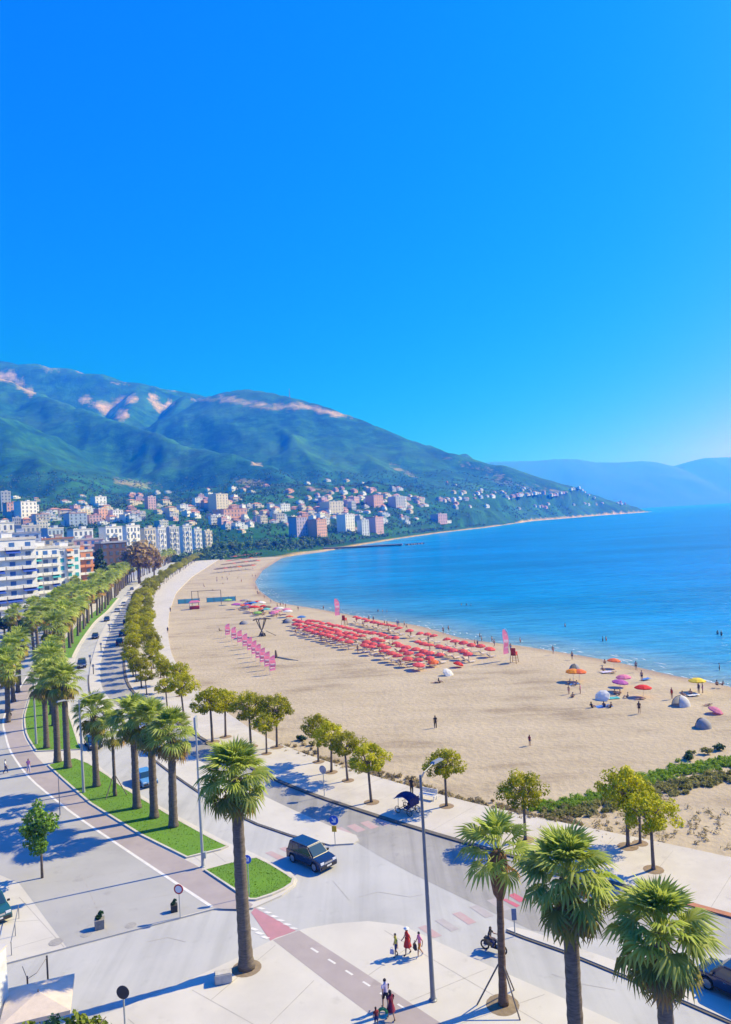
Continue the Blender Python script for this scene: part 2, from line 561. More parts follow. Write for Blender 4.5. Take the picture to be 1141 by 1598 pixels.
# terrain sheet: fine near, coarser far
th = np.radians(np.concatenate([np.arange(-46, -29, 0.5), np.arange(-29, 27, 0.17), np.arange(27, 40, 1.0)]))
rr = np.geomspace(150, 7600, 250)
TH, RR = np.meshgrid(th, rr)
TX, TY = RR * np.sin(TH), RR * np.cos(TH)
TZ, TD = terrain_z(TX, TY)
BARE_SUNLIT = np.zeros_like(TX)
def px_of(X, Y, Z):
    cp, sp = math.cos(PITCH), math.sin(PITCH)
    z = Z - CAMH
    f = Y * cp + z * sp; up = -Y * sp + z * cp
    a, b = X / f * FPX, -up / f * FPX
    c, s = math.cos(ROLL), math.sin(ROLL)
    return 570.5 + a * c + b * s, 799.0 - a * s + b * c
TPX, TPY = px_of(TX, TY, TZ)
wob = 12 * fbm(TX / 60, TY / 60, 4)
def bare_sunlit_seg(ax, ay, bx, by, w, amt, d0, d1):
    """bare earth of a scar, and painted sunlight of the V slope, along a line (given by its two ends), only on that hillside"""
    global BARE_SUNLIT
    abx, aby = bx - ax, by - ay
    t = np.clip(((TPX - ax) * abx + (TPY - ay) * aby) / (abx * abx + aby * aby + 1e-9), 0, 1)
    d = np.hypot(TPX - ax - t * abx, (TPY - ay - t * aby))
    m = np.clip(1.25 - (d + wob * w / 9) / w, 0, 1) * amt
    BARE_SUNLIT = np.maximum(BARE_SUNLIT, np.where((RR > d0) & (RR < d1), m, 0))
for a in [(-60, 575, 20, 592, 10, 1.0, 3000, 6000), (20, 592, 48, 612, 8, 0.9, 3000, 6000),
          (126, 622, 160, 634, 6, 1.0, 3000, 6000), (160, 634, 192, 648, 11, 1.2, 3000, 6000), (165, 634, 212, 622, 7, 1.0, 3000, 6000),  # V-shaped patch: sunlit slope between spurs, its light painted in as tan
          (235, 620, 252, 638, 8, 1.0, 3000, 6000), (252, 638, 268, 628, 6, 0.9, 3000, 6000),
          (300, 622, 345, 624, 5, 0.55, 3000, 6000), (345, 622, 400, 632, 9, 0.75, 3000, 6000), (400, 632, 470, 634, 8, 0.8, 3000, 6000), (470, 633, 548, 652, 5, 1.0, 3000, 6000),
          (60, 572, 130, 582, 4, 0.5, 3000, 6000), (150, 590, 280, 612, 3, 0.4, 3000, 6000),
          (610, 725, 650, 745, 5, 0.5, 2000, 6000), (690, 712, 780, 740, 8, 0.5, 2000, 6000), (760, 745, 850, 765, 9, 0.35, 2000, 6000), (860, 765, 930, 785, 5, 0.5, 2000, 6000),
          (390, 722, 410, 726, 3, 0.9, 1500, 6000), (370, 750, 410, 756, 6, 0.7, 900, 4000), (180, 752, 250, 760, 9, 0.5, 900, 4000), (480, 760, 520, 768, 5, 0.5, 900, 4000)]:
    bare_sunlit_seg(*a)

def terrain_material():
    m = bpy.data.materials.new('hillside')
    m.use_nodes = True
    nt = m.node_tree; L = nt.links
    b = nt.nodes['Principled BSDF']
    b.inputs['Roughness'].default_value = 0.95
    b.inputs['Specular IOR Level'].default_value = 0.1
    tc = nd(nt, 'ShaderNodeTexCoord')
    n1 = nd(nt, 'ShaderNodeTexNoise', Scale=0.012, Detail=12.0, Roughness=0.7)
    n2 = nd(nt, 'ShaderNodeTexNoise', Scale=0.0022, Detail=6.0, Roughness=0.6)
    L.new(tc.outputs['Object'], n1.inputs[0]); L.new(tc.outputs['Object'], n2.inputs[0])
    r1 = nd(nt, 'ShaderNodeValToRGB')
    e = r1.color_ramp.elements
    e[0].position, e[0].color = 0.36, (0.004, 0.034, 0.012, 1)
    e[1].position, e[1].color = 0.66, (0.05, 0.23, 0.03, 1)
    x = e.new(0.5); x.color = (0.016, 0.10, 0.022, 1)
    L.new(n1.outputs[0], r1.inputs[0])
    r2 = nd(nt, 'ShaderNodeValToRGB')
    r2.color_ramp.elements[0].position, r2.color_ramp.elements[0].color = 0.45, (0.012, 0.07, 0.018, 1)
    r2.color_ramp.elements[1].position, r2.color_ramp.elements[1].color = 0.7, (0.08, 0.20, 0.04, 1)
    L.new(n2.outputs[0], r2.inputs[0])
    mx = nd(nt, 'ShaderNodeMix', data_type='RGBA'); mx.inputs[0].default_value = 0.45
    L.new(r1.outputs[0], mx.inputs[6]); L.new(r2.outputs[0], mx.inputs[7])
    at = nd(nt, 'ShaderNodeAttribute', attribute_name='bare')  # bare earth, plus the V-shaped slope whose sunlight is painted in
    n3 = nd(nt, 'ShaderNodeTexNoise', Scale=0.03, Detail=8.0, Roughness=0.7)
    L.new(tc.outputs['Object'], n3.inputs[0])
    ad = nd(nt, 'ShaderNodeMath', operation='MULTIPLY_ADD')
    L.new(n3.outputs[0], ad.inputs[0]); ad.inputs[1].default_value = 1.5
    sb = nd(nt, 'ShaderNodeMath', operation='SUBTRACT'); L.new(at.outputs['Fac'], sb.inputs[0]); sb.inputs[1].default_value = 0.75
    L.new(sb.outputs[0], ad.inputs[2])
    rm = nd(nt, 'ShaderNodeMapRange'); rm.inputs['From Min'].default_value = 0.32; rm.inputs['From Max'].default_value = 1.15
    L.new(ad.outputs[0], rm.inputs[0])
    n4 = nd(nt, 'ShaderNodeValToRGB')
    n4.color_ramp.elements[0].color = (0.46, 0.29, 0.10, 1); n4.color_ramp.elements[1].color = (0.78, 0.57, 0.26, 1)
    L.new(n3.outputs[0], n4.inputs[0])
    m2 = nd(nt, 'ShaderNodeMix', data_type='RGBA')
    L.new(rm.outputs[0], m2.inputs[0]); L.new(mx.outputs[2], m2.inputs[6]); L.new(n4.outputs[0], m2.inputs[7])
    # the flat town ground
    af = nd(nt, 'ShaderNodeAttribute', attribute_name='town')
    m3 = nd(nt, 'ShaderNodeMix', data_type='RGBA')
    L.new(af.outputs['Fac'], m3.inputs[0]); L.new(m2.outputs[2], m3.inputs[6]); m3.inputs[7].default_value = (0.30, 0.27, 0.22, 1)
    L.new(m3.outputs[2], b.inputs['Base Color'])
    bp = nd(nt, 'ShaderNodeBump', Strength=0.9, Distance=14.0)
    L.new(n1.outputs[0], bp.inputs['Height']); L.new(bp.outputs[0], b.inputs['Normal'])
    return m
town = np.clip(1 - (TY - 380) / 350, 0, 1) * 0.8
coastal = np.clip(1 - TD / np.where(TY > 1900, 9, 25), 0, 1) * np.clip((TY - 600) / 100, 0, 1)
terr = mesh_obj('terrain', grid_mesh('terrain', TX, TY, TZ, [terrain_material()], attrs={'bare': np.maximum(BARE_SUNLIT, coastal * 1.1), 'town': town}))
tag(terr, kind='structure')

def hit(px, py, d0=180.0, d1=7000.0):
    """where the line of sight through a photo point meets the terrain"""
    a, _, c = ray(px, py)
    D = np.geomspace(d0, d1, 900)
    z, din = terrain_z(a * D, D)
    below = (CAMH + c * D) <= z
    if not below.any(): return None
    i = int(np.argmax(below))
    return Vector((a * D[i], D[i], float(z[i]))), float(din[i])

# ---- far mountains over the bay
def far_range():
    prof = [(600, 742), (700, 728), (770, 720), (830, 719), (865, 716), (900, 716), (930, 721), (965, 721), (1000, 719), (1025, 721), (1050, 727), (1075, 720), (1100, 714), (1141, 713), (1250, 706), (1400, 716), (1600, 730)]
    D = 14000.0
    pts = [P(x, y, D) for x, y in prof]
    xs = np.array([p.x for p in pts]); zs = np.array([p.z for p in pts])
    u = np.linspace(xs[0], xs[-1], 260)
    top = np.interp(u, xs, zs) + 16 * fbm(u / 500, u * 0, 4)
    rows = np.linspace(-1, 1, 41)
    X = np.tile(u, (41, 1)); Y = D + np.tile(rows[:, None] * 2600, (1, 260))
    prof_v = (1 - np.abs(rows) ** 1.15)
    Z = prof_v[:, None] * top[None, :] + 160 * (fbm(X / 900, Y / 900, 5)) * (1 - np.abs(rows) ** 4)[:, None] * (1 - prof_v)[:, None] * 2 - 5
    Z[0] = Z[-1] = -12
    me = grid_mesh('far_mountains', X, Y, Z, [mat('far_scrub', (0.012, 0.04, 0.03), 0.95, scale=0.002, col2=(0.008, 0.03, 0.025))])
    tag(mesh_obj('far_mountains', me), kind='structure')
far_range()

# ---- the sea
def sea_material():
    m = bpy.data.materials.new('sea_water')
    m.use_nodes = True
    nt = m.node_tree; L = nt.links
    b = nt.nodes['Principled BSDF']
    tc = nd(nt, 'ShaderNodeTexCoord')
    at = nd(nt, 'ShaderNodeAttribute', attribute_name='depth')
    r = nd(nt, 'ShaderNodeValToRGB')
    e = r.color_ramp.elements
    e[0].position, e[0].color = 0.0, (0.22, 0.34, 0.36, 1)
    e[1].position, e[1].color = 1.0, (0.0, 0.165, 0.47, 1)
    x = e.new(0.10); x.color = (0.04, 0.28, 0.50, 1)
    x = e.new(0.35); x.color = (0.0, 0.225, 0.52, 1)
    L.new(at.outputs['Fac'], r.inputs[0])
    mpp = nd(nt, 'ShaderNodeMapping'); mpp.inputs['Scale'].default_value = (0.006, 0.02, 1); mpp.inputs['Rotation'].default_value = (0, 0, rad(20))
    L.new(tc.outputs['Object'], mpp.inputs[0])
    ns = nd(nt, 'ShaderNodeTexNoise', Scale=1.0, Detail=6.0, Roughness=0.65); L.new(mpp.outputs[0], ns.inputs[0])
    hv = nd(nt, 'ShaderNodeMapRange'); hv.inputs['From Min'].default_value = 0.3; hv.inputs['From Max'].default_value = 0.7
    hv.inputs['To Min'].default_value = 0.68; hv.inputs['To Max'].default_value = 1.22
    L.new(ns.outputs[0], hv.inputs[0])
    mp3 = nd(nt, 'ShaderNodeMapping'); mp3.inputs['Scale'].default_value = (0.10, 0.42, 1); mp3.inputs['Rotation'].default_value = (0, 0, rad(26)); L.new(tc.outputs['Object'], mp3.inputs[0])
    nr3 = nd(nt, 'ShaderNodeTexNoise', Scale=1.0, Detail=5.0, Roughness=0.7); L.new(mp3.outputs[0], nr3.inputs[0])
    hv3 = nd(nt, 'ShaderNodeMapRange'); hv3.inputs['From Min'].default_value = 0.3; hv3.inputs['From Max'].default_value = 0.7; hv3.inputs['To Min'].default_value = 0.72; hv3.inputs['To Max'].default_value = 1.22; L.new(nr3.outputs[0], hv3.inputs[0])
    mm3 = nd(nt, 'ShaderNodeMath', operation='MULTIPLY'); L.new(hv.outputs[0], mm3.inputs[0]); L.new(hv3.outputs[0], mm3.inputs[1])
    hh = nd(nt, 'ShaderNodeHueSaturation'); L.new(r.outputs[0], hh.inputs['Color']); L.new(mm3.outputs[0], hh.inputs['Value'])
    L.new(hh.outputs[0], b.inputs['Base Color'])
    b.inputs['Roughness'].default_value = 0.26
    b.inputs['IOR'].default_value = 1.33
    # waves: long swell lines running along the shore, and small chop
    def wave(scale, stretch, rot, det):
        mp = nd(nt, 'ShaderNodeMapping'); mp.inputs['Scale'].default_value = stretch; mp.inputs['Rotation'].default_value = (0, 0, rad(rot))
        L.new(tc.outputs['Object'], mp.inputs[0])
        n = nd(nt, 'ShaderNodeTexNoise', Scale=scale, Detail=det, Roughness=0.6); L.new(mp.outputs[0], n.inputs[0]); return n
    w1 = wave(0.10, (0.35, 1.5, 1), 28, 3.0)
    w2 = wave(0.5, (0.5, 1.4, 1), 24, 5.0)
    ad = nd(nt, 'ShaderNodeMath', operation='MULTIPLY_ADD'); ad.inputs[1].default_value = 2.6
    L.new(w1.outputs[0], ad.inputs[0]); L.new(w2.outputs[0], ad.inputs[2])
    bp = nd(nt, 'ShaderNodeBump', Strength=0.8, Distance=1.0)
    L.new(ad.outputs[0], bp.inputs['Height']); L.new(bp.outputs[0], b.inputs['Normal'])
    return m
th = np.radians(np.concatenate([np.arange(-22, 40, 0.5)]))
rr = np.concatenate([np.geomspace(60, 3000, 150), np.geomspace(3200, 16200, 14)])
TH, RR = np.meshgrid(th, rr)
SX, SY = RR * np.sin(TH), RR * np.cos(TH)
sd = -inland(SX, SY)
seao = mesh_obj('sea', grid_mesh('sea', SX, SY, np.full_like(SX, SEA_Z), [sea_material()], attrs={'depth': np.clip(sd / 160, 0, 1)}))
tag(seao, kind='structure')

# ---- the beach
def sand_material():
    m = bpy.data.materials.new('beach_sand')
    m.use_nodes = True
    nt = m.node_tree; L = nt.links
    b = nt.nodes['Principled BSDF']
    tc = nd(nt, 'ShaderNodeTexCoord')
    n1 = nd(nt, 'ShaderNodeTexNoise', Scale=0.06, Detail=8.0, Roughness=0.65)
    mp = nd(nt, 'ShaderNodeMapping'); mp.inputs['Scale'].default_value = (0.05, 0.25, 1); mp.inputs['Rotation'].default_value = (0, 0, rad(25))
    L.new(tc.outputs['Object'], mp.inputs[0])
    n2 = nd(nt, 'ShaderNodeTexNoise', Scale=1.0, Detail=8.0, Roughness=0.7)
    L.new(tc.outputs['Object'], n1.inputs[0]); L.new(mp.outputs[0], n2.inputs[0])
    av = nd(nt, 'ShaderNodeMath', operation='MULTIPLY_ADD'); av.inputs[1].default_value = 0.5
    hf = nd(nt, 'ShaderNodeMath', operation='MULTIPLY'); hf.inputs[1].default_value = 0.5
    L.new(n2.outputs[0], hf.inputs[0]); L.new(n1.outputs[0], av.inputs[0]); L.new(hf.outputs[0], av.inputs[2])
    r = nd(nt, 'ShaderNodeValToRGB')
    e = r.color_ramp.elements
    e[0].position, e[0].color = 0.38, (0.30, 0.24, 0.165, 1)
    e[1].position, e[1].color = 0.60, (0.475, 0.40, 0.285, 1)
    x = e.new(0.47); x.color = (0.415, 0.345, 0.24, 1)
    L.new(av.outputs[0], r.inputs[0])
    at = nd(nt, 'ShaderNodeAttribute', attribute_name='wet')
    m2 = nd(nt, 'ShaderNodeMix', data_type='RGBA'); L.new(at.outputs['Fac'], m2.inputs[0]); L.new(r.outputs[0], m2.inputs[6]); m2.inputs[7].default_value = (0.30, 0.20, 0.12, 1)
    L.new(m2.outputs[2], b.inputs['Base Color'])
    rr_ = nd(nt, 'ShaderNodeMapRange'); rr_.inputs['To Min'].default_value = 0.95; rr_.inputs['To Max'].default_value = 0.4
    L.new(at.outputs['Fac'], rr_.inputs[0]); L.new(rr_.outputs[0], b.inputs['Roughness'])
    b.inputs['Specular IOR Level'].default_value = 0.25
    n3 = nd(nt, 'ShaderNodeTexNoise', Scale=1.1, Detail=6.0, Roughness=0.7); L.new(tc.outputs['Object'], n3.inputs[0])
    n4 = nd(nt, 'ShaderNodeTexVoronoi', Scale=1.4); L.new(tc.outputs['Object'], n4.inputs[0])
    ad = nd(nt, 'ShaderNodeMath', operation='MULTIPLY_ADD'); ad.inputs[1].default_value = 0.35
    L.new(n4.outputs[0], ad.inputs[0]); L.new(n3.outputs[0], ad.inputs[2])
    bp = nd(nt, 'ShaderNodeBump', Strength=0.55, Distance=0.3); L.new(ad.outputs[0], bp.inputs['Height']); L.new(bp.outputs[0], b.inputs['Normal'])
    return m
SHS = smooth_line(SHORE, y0=60, y1=1000, win=5)
by = np.concatenate([np.arange(28, 260, 1.6), np.geomspace(262, 1150, 90)])
ox = xs_at(OUT, by) - 1.5
sx = np.where(by <= 800, xs_at(SHS, by), 0)
cc = np.array(COAST); 
far = by > 690
sx = np.where(far, np.interp(by, [650, 700, 760, 900, 1150], [float(xs_at(SHS, 650)), float(xs_at(SHS, 690)), float(xs_at(SHS, 690)) + 30, -20, 40]), sx)
tt = np.concatenate([np.linspace(0, 0.93, 60), np.linspace(0.94, 1.0, 12), [1.03, 1.1, 1.3]])
BX = ox[:, None] + (sx - ox)[:, None] * tt[None, :]
BX += (np.clip(tt - 1, 0, 1) * 40)[None, :]
BY = np.tile(by[:, None], (1, len(tt)))
BZ = np.interp(tt, [0, 0.02, 0.75, 0.9, 1.0, 1.3], [SAND_Z, SAND_Z, SAND_Z - 0.1, SAND_Z - 0.25, SEA_Z, SEA_Z - 1.2])[None, :] + 0.22 * fbm(BX / 5, BY / 5, 4) * np.clip((0.95 - tt) * 6, 0, 1)[None, :] * np.clip(tt * 15, 0, 1)[None, :]
shw = (sx - ox)[:, None] * (1 - tt)[None, :]
wet = np.clip(1.0 - shw / 5.0, 0, 1) ** 1.0 * np.clip(0.75 + 1.2 * fbm(BX / 9, BY / 9, 3), 0, 1)
tag(mesh_obj('beach', grid_mesh('beach', BX, BY, BZ, [sand_material()], attrs={'wet': wet})), kind='structure')

# ---- road, pavements, medians
ry = np.concatenate([np.arange(20, 260, 4.0), np.geomspace(262, 1000, 50)])
rx1 = xs_at(OUT, ry) - 0.6
rx0 = np.where(ry < 130, -95 - 0.2 * ry, xs_at(ROADL, ry) - 34)
tt = np.linspace(0, 1, 6)
RX = rx0[:, None] + (rx1 - rx0)[:, None] * tt[None, :]
tag(mesh_obj('road', grid_mesh('road', RX, np.tile(ry[:, None], (1, 6)), np.zeros_like(RX), [M_ROAD])), kind='structure')
# darker sea-side carriageway
a = line_pts(K, 28, 940, -0.25)
b = line_pts(MEDR, 66.5, 940, 0.15)
b = [GP([(1141, 1490)])[0], GP([(830, 1452)])[0]] + GP([(760, 1420), (640, 1362), (590, 1335)]) + b[1:]
tag(poly_obj('asphalt_carriageway', a + b[::-1], 0.006, M_ROAD2, 0, None), kind='structure')
# promenade
a = line_pts(K, 24, 1000)
b = line_pts(OUT, 26, 1000)
tag(poly_obj('promenade', a + b[::-1], PAVE, M_PROM, 0.6, None), kind='structure')
ribbon('kerb_gutter', K, 24, 330, -0.25, 0.22, PAVE + 0.006, M_DKERB, 0.16)
ribbon('painted_kerb', K, 44, 53.5, -0.28, 0.2, PAVE + 0.012, M_OKERB, 0.15)
# far road median and the near pieces of it
a = line_pts(MEDL, 64.5, 900); b = line_pts(MEDR, 67.5, 900)
nose = GP([(552, 1318), (560, 1313), (556, 1305)])
tag(poly_obj('median', a + b[::-1] + [p for p in nose[::-1]], PAVE, M_PAVE, 0.2, None), kind='structure')
ribbon('median_gutter', MEDL, 64.8, 150, -0.22, 0.02, PAVE - 0.03, M_DKERB, 0.1)
near_med = GP([(790, 1452), (800, 1449), (830, 1456), (1141, 1566), (1300, 1630), (1300, 1670), (1141, 1596), (990, 1530), (880, 1485), (820, 1464)])
tag(poly_obj('near_median', near_med, PAVE, M_PAVE, 0.2, None), kind='structure')
nl = GP([(792, 1453), (820, 1464), (880, 1485), (990, 1530), (1141, 1596), (1300, 1670)])
mb = MB()
for p, q in zip(nl[:-1], nl[1:]):
    d = Vector((q[0] - p[0], q[1] - p[1])).normalized() * 0.2; nrm = (d.y, -d.x)
    mb.add([(p[0], p[1], 0.07), (q[0], q[1], 0.07), (q[0] + nrm[0], q[1] + nrm[1], 0.07), (p[0] + nrm[0], p[1] + nrm[1], 0.07)], [(0, 3, 2, 1)])
tag(mb.build('near_median_gutter', M_DKERB), kind='structure')

# near pavement with the palms
near_pave = GP([(-60, 1700), (150, 1592), (215, 1566), (300, 1530), (365, 1500), (400, 1482), (432, 1466), (475, 1452), (520, 1444), (575, 1440), (625, 1446), (665, 1464),
                (790, 1522), (900, 1570), (1010, 1620), (1141, 1690), (1250, 1760), (1250, 2100), (-300, 2400)])
tag(poly_obj('near_pavement', near_pave, PAVE, M_PAVE, 0.3, None), kind='structure')
cyc = GP([(426, 1467), (467, 1452), (560, 1512), (690, 1598), (860, 1715), (760, 1780), (600, 1600), (520, 1540)], PAVE)
tag(poly_obj('cycle_track', cyc, PAVE + 0.004, M_BIKE, 0, None), kind='structure')

# pavement on the town side
a = line_pts(ROADL, 66, 330)
west = GP([(-140, 1545), (20, 1503), (100, 1482), (335, 1420), (395, 1419), (440, 1399), (460, 1384), (464, 1374), (455, 1364), (425, 1348), (395, 1333)]) + a + [(-170, 330), (-170, 60)]
tag(poly_obj('town_pavement', west, PAVE, M_PAVE, 0.3, None), kind='structure')
WHITE = smooth_line(yx([(335, 1418), (232, 1350), (119, 1274), (66, 1232), (42, 1211), (15, 1172), (4, 1130), (8, 1112), (15, 1096), (34, 1069), (52, 1040), (75, 1005), (100, 975)], PAVE), y0=54.8, y1=300, win=3)
GRASSL = smooth_line(yx([(291, 1339), (218, 1303), (140, 1254), (74, 1194), (60, 1181), (39, 1148), (36, 1120), (45, 1090), (70, 1040), (95, 1000), (120, 965)], PAVE), y0=62, y1=300, win=3)
plaza = GP([(104, 1478), (335, 1416)], PAVE) + line_pts(WHITE, 56, 300) + [(-165, 300), (-150, 110), (-70, 75)] + GP([(-60, 1340), (30, 1378)], PAVE)
tag(poly_obj('plaza', plaza, PAVE + 0.004, M_PLAZA, 0, None), kind='structure')
# cycle track along the grass
a = line_pts(WHITE, 55, 300); b = line_pts(GRASSL, 62.5, 300, -0.25)
tk = a + b[::-1] + GP([(318, 1358), (395, 1412), (388, 1419), (345, 1418)], PAVE)
tag(poly_obj('town_cycle_track', tk, PAVE + 0.008, M_BIKE, 0, None), kind='structure')
ribbon('white_edge_line', WHITE, 55.0, 290, -0.13, 0.13, PAVE + 0.014, M_WHITE)

# markings
def marks(name, quads, z, m):
    mb = MB()
    for q in quads:
        mb.add([(p[0], p[1], z) for p in GP(q, z)], [(0, 1, 2, 3)])
    me = mb.mesh(name, m)
    o = mesh_obj(name, me)
    bm = bmesh.new(); bm.from_mesh(me)
    for f in bm.faces:
        if f.normal.z < 0: f.normal_flip()
    bm.to_mesh(me); bm.free()
    tag(o, kind='structure')
marks('pink_cycle_crossing', [[(392, 1424), (398, 1417), (462, 1452), (422, 1468)]], 0.010, M_PINK)
marks('crossing_dashes', [[(400 + 10.2 * i, 1417 + 6.2 * i), (408 + 10.2 * i, 1419.5 + 6.2 * i), (415 + 10.2 * i, 1417.8 + 6.2 * i), (406 + 10.2 * i, 1415.5 + 6.2 * i)] for i in range(6)]
      + [[(388 + 9 * i, 1449 + 6.5 * i), (398 + 9 * i, 1452.5 + 6.5 * i), (404 + 9 * i, 1450.5 + 6.5 * i), (394 + 9 * i, 1447 + 6.5 * i)] for i in range(3)], 0.016, M_WHITE)
marks('cycle_track_dashes', [[(484 + 27 * i, 1480 + 17.5 * i), (487 + 27 * i, 1478.5 + 17.5 * i), (498 + 27 * i, 1485.5 + 17.5 * i), (495 + 27 * i, 1487 + 17.5 * i)] for i in range(6)], PAVE + 0.010, M_WHITE)
st = [[(652 + 27 * i, 1447 - 10.5 * i), (664 + 27 * i, 1443.5 - 10.5 * i), (690 + 27 * i, 1460 - 10.5 * i), (677 + 27 * i, 1464 - 10.5 * i)] for i in range(6)]
marks('red_crossing_stripes', [st[0], st[2]], 0.012, M_REDP)
marks('grey_crossing_stripes', [st[1], st[3], st[4]], 0.012, M_REDG)
marks('bright_crossing_stripes', [[(793, 1397), (803, 1393.5), (822, 1404), (811, 1408)], [(784, 1404), (790, 1402), (812, 1413), (806, 1416)]], 0.018, M_REDB)
marks('far_crossing_stripes', [[(520 + 21 * i, 1294 - 5 * i), (533 + 21 * i, 1290.5 - 5 * i), (550 + 21 * i, 1300 - 5 * i), (537 + 21 * i, 1304 - 5 * i)] for i in range(4)], 0.014, M_REDP)
marks('car_crossing_stripes', [[(392 + 22 * i, 1338 - 7 * i), (402 + 22 * i, 1335 - 7 * i), (425 + 22 * i, 1346 - 7 * i), (415 + 22 * i, 1350 - 7 * i)] for i in range(3)], 0.012, M_REDP)

# manhole covers and patches
for q, w in (((204, 1444), 0.4), ((88, 1470), 0.5), ((135, 1458), 0.4)):
    g = G(q[0], q[1], PAVE + 0.006)
    mb = MB(); mb.lathe([(w, 0), (w * 0.98, 0.012)], 20)
    o = mb.build('manhole_cover', mat('iron_cover', (0.34, 0.33, 0.31), 0.7, scale=6), None, g)
    tag(o, {204: 'dark manhole cover in the grey plaza near the street edge', 88: 'pale manhole cover on the pavement corner beside the side street', 135: 'grey manhole cover just below the small plant tub'}[q[0]], 'manhole cover', 'manhole covers')

# joints cut in the concrete pavements
M_JOINT = mat('pavement_joint', (0.40, 0.38, 0.345), 0.9, scale=2)
def joints(name, segs, z, w=0.024):
    mb = MB()
    for (a, b) in segs:
        A, B = Vector(a), Vector(b); d = (B - A).normalized() * w; n_ = Vector((-d.y, d.x))
        mb.add([(A.x - n_.x, A.y - n_.y, z), (B.x - n_.x, B.y - n_.y, z), (B.x + n_.x, B.y + n_.y, z), (A.x + n_.x, A.y + n_.y, z)], [(0, 1, 2, 3)])
    tag(mb.build(name, M_JOINT), kind='structure')
pk = line_pts(K, 40, 260); po = line_pts(OUT, 40, 260)
segs = []
ka = [Vector(p) for p in line_pts(K, 44, 200, 0.3)]
acc = 0.0
for a, b in zip(ka[:-1], ka[1:]):
    d = (b - a); acc += d.length
    if acc > 3.9:
        acc = 0.0; n_ = Vector((d.y, -d.x)).normalized()
        segs.append((a, a + n_ * 7.2))
joints('promenade_joints', segs, PAVE + 0.004, 0.02)
joints('pavement_joints', [(GP([a], PAVE)[0], GP([b], PAVE)[0]) for a, b in [((300, 1545), (470, 1640)), ((430, 1475), (330, 1560)), ((490, 1530), (380, 1640)), ((600, 1452), (700, 1512)), ((575, 1522), (655, 1466)), ((640, 1562), (760, 1512)), ((700, 1604), (850, 1552)), ((700, 1512), (850, 1600)), ((200, 1590), (330, 1700)), ((850, 1600), (1000, 1690))]], PAVE + 0.004)
joints('town_pavement_joints', [(GP([a], PAVE)[0], GP([b], PAVE)[0]) for a, b in [((30, 1400), (100, 1478)), ((0, 1440), (62, 1436)), ((20, 1480), (82, 1462)), ((300, 1334), (322, 1352)), ((330, 1328), (352, 1345))]], PAVE + 0.004)
joints('plaza_seams', [(GP([a], PAVE)[0], GP([b], PAVE)[0]) for a, b in [((60, 1380), (255, 1350)), ((100, 1425), (290, 1392)), ((20, 1345), (190, 1320)), ((130, 1370), (170, 1460)), ((0, 1300), (150, 1285))]], PAVE + 0.009, 0.025)
joints('road_cracks', [(GP([a])[0], GP([b])[0]) for a, b in [((230, 1470), (262, 1463)), ((262, 1463), (290, 1470)), ((560, 1400), (590, 1392)), ((590, 1392), (640, 1400)), ((640, 1400), (660, 1396)), ((520, 1375), (545, 1405)), ((860, 1520), (905, 1535)), ((905, 1535), (960, 1545)), ((300, 1240), (340, 1268))]], 0.009, 0.02)
# ================================================================== VEGETATION
def leaf_mat(name, dark, light, trans=0.25, rough=0.55, objrand=0.15):
    if name in MATS: return MATS[name]
    m = bpy.data.materials.new(name); m.use_nodes = True
    nt = m.node_tree; L = nt.links
    b = nt.nodes['Principled BSDF']; out = nt.nodes['Material Output']
    b.inputs['Roughness'].default_value = rough
    b.inputs['Specular IOR Level'].default_value = 0.22
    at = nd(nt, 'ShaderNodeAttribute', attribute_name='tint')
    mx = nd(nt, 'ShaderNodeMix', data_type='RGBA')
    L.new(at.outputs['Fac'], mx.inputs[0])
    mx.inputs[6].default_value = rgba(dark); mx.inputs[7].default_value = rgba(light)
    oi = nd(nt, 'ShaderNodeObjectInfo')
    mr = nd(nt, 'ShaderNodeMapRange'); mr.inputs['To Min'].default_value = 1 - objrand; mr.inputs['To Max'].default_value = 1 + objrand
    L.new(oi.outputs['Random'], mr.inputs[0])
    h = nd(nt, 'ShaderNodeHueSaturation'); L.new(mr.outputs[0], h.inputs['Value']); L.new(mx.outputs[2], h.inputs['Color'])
    L.new(h.outputs[0], b.inputs['Base Color'])
    tr = nd(nt, 'ShaderNodeBsdfTranslucent'); L.new(h.outputs[0], tr.inputs['Color'])
    ms = nd(nt, 'ShaderNodeMixShader'); ms.inputs[0].default_value = trans
    L.new(b.outputs[0], ms.inputs[1]); L.new(tr.outputs[0], ms.inputs[2]); L.new(ms.outputs[0], out.inputs['Surface'])
    MATS[name] = m
    return m

def np_mesh(name, V, F, mats, mi=None, tint=None, smooth=False):
    """fast mesh from numpy arrays; all faces of the same size"""
    V = np.asarray(V, np.float32); F = np.asarray(F, np.int32)
    k = F.shape[1]
    me = bpy.data.meshes.new(name)
    me.vertices.add(len(V)); me.vertices.foreach_set('co', V.ravel())
    me.loops.add(F.size); me.loops.foreach_set('vertex_index', F.ravel())
    me.polygons.add(len(F)); me.polygons.foreach_set('loop_start', np.arange(0, F.size, k, dtype=np.int32))
    if mi is not None: me.polygons.foreach_set('material_index', np.asarray(mi, np.int32))
    if smooth: me.polygons.foreach_set('use_smooth', np.ones(len(F), bool))
    me.update(calc_edges=True)
    if tint is not None:
        at = me.attributes.new('tint', 'FLOAT', 'POINT'); at.data.foreach_set('value', np.asarray(tint, np.float32))
    for mm in mats: me.materials.append(mm)
    return me

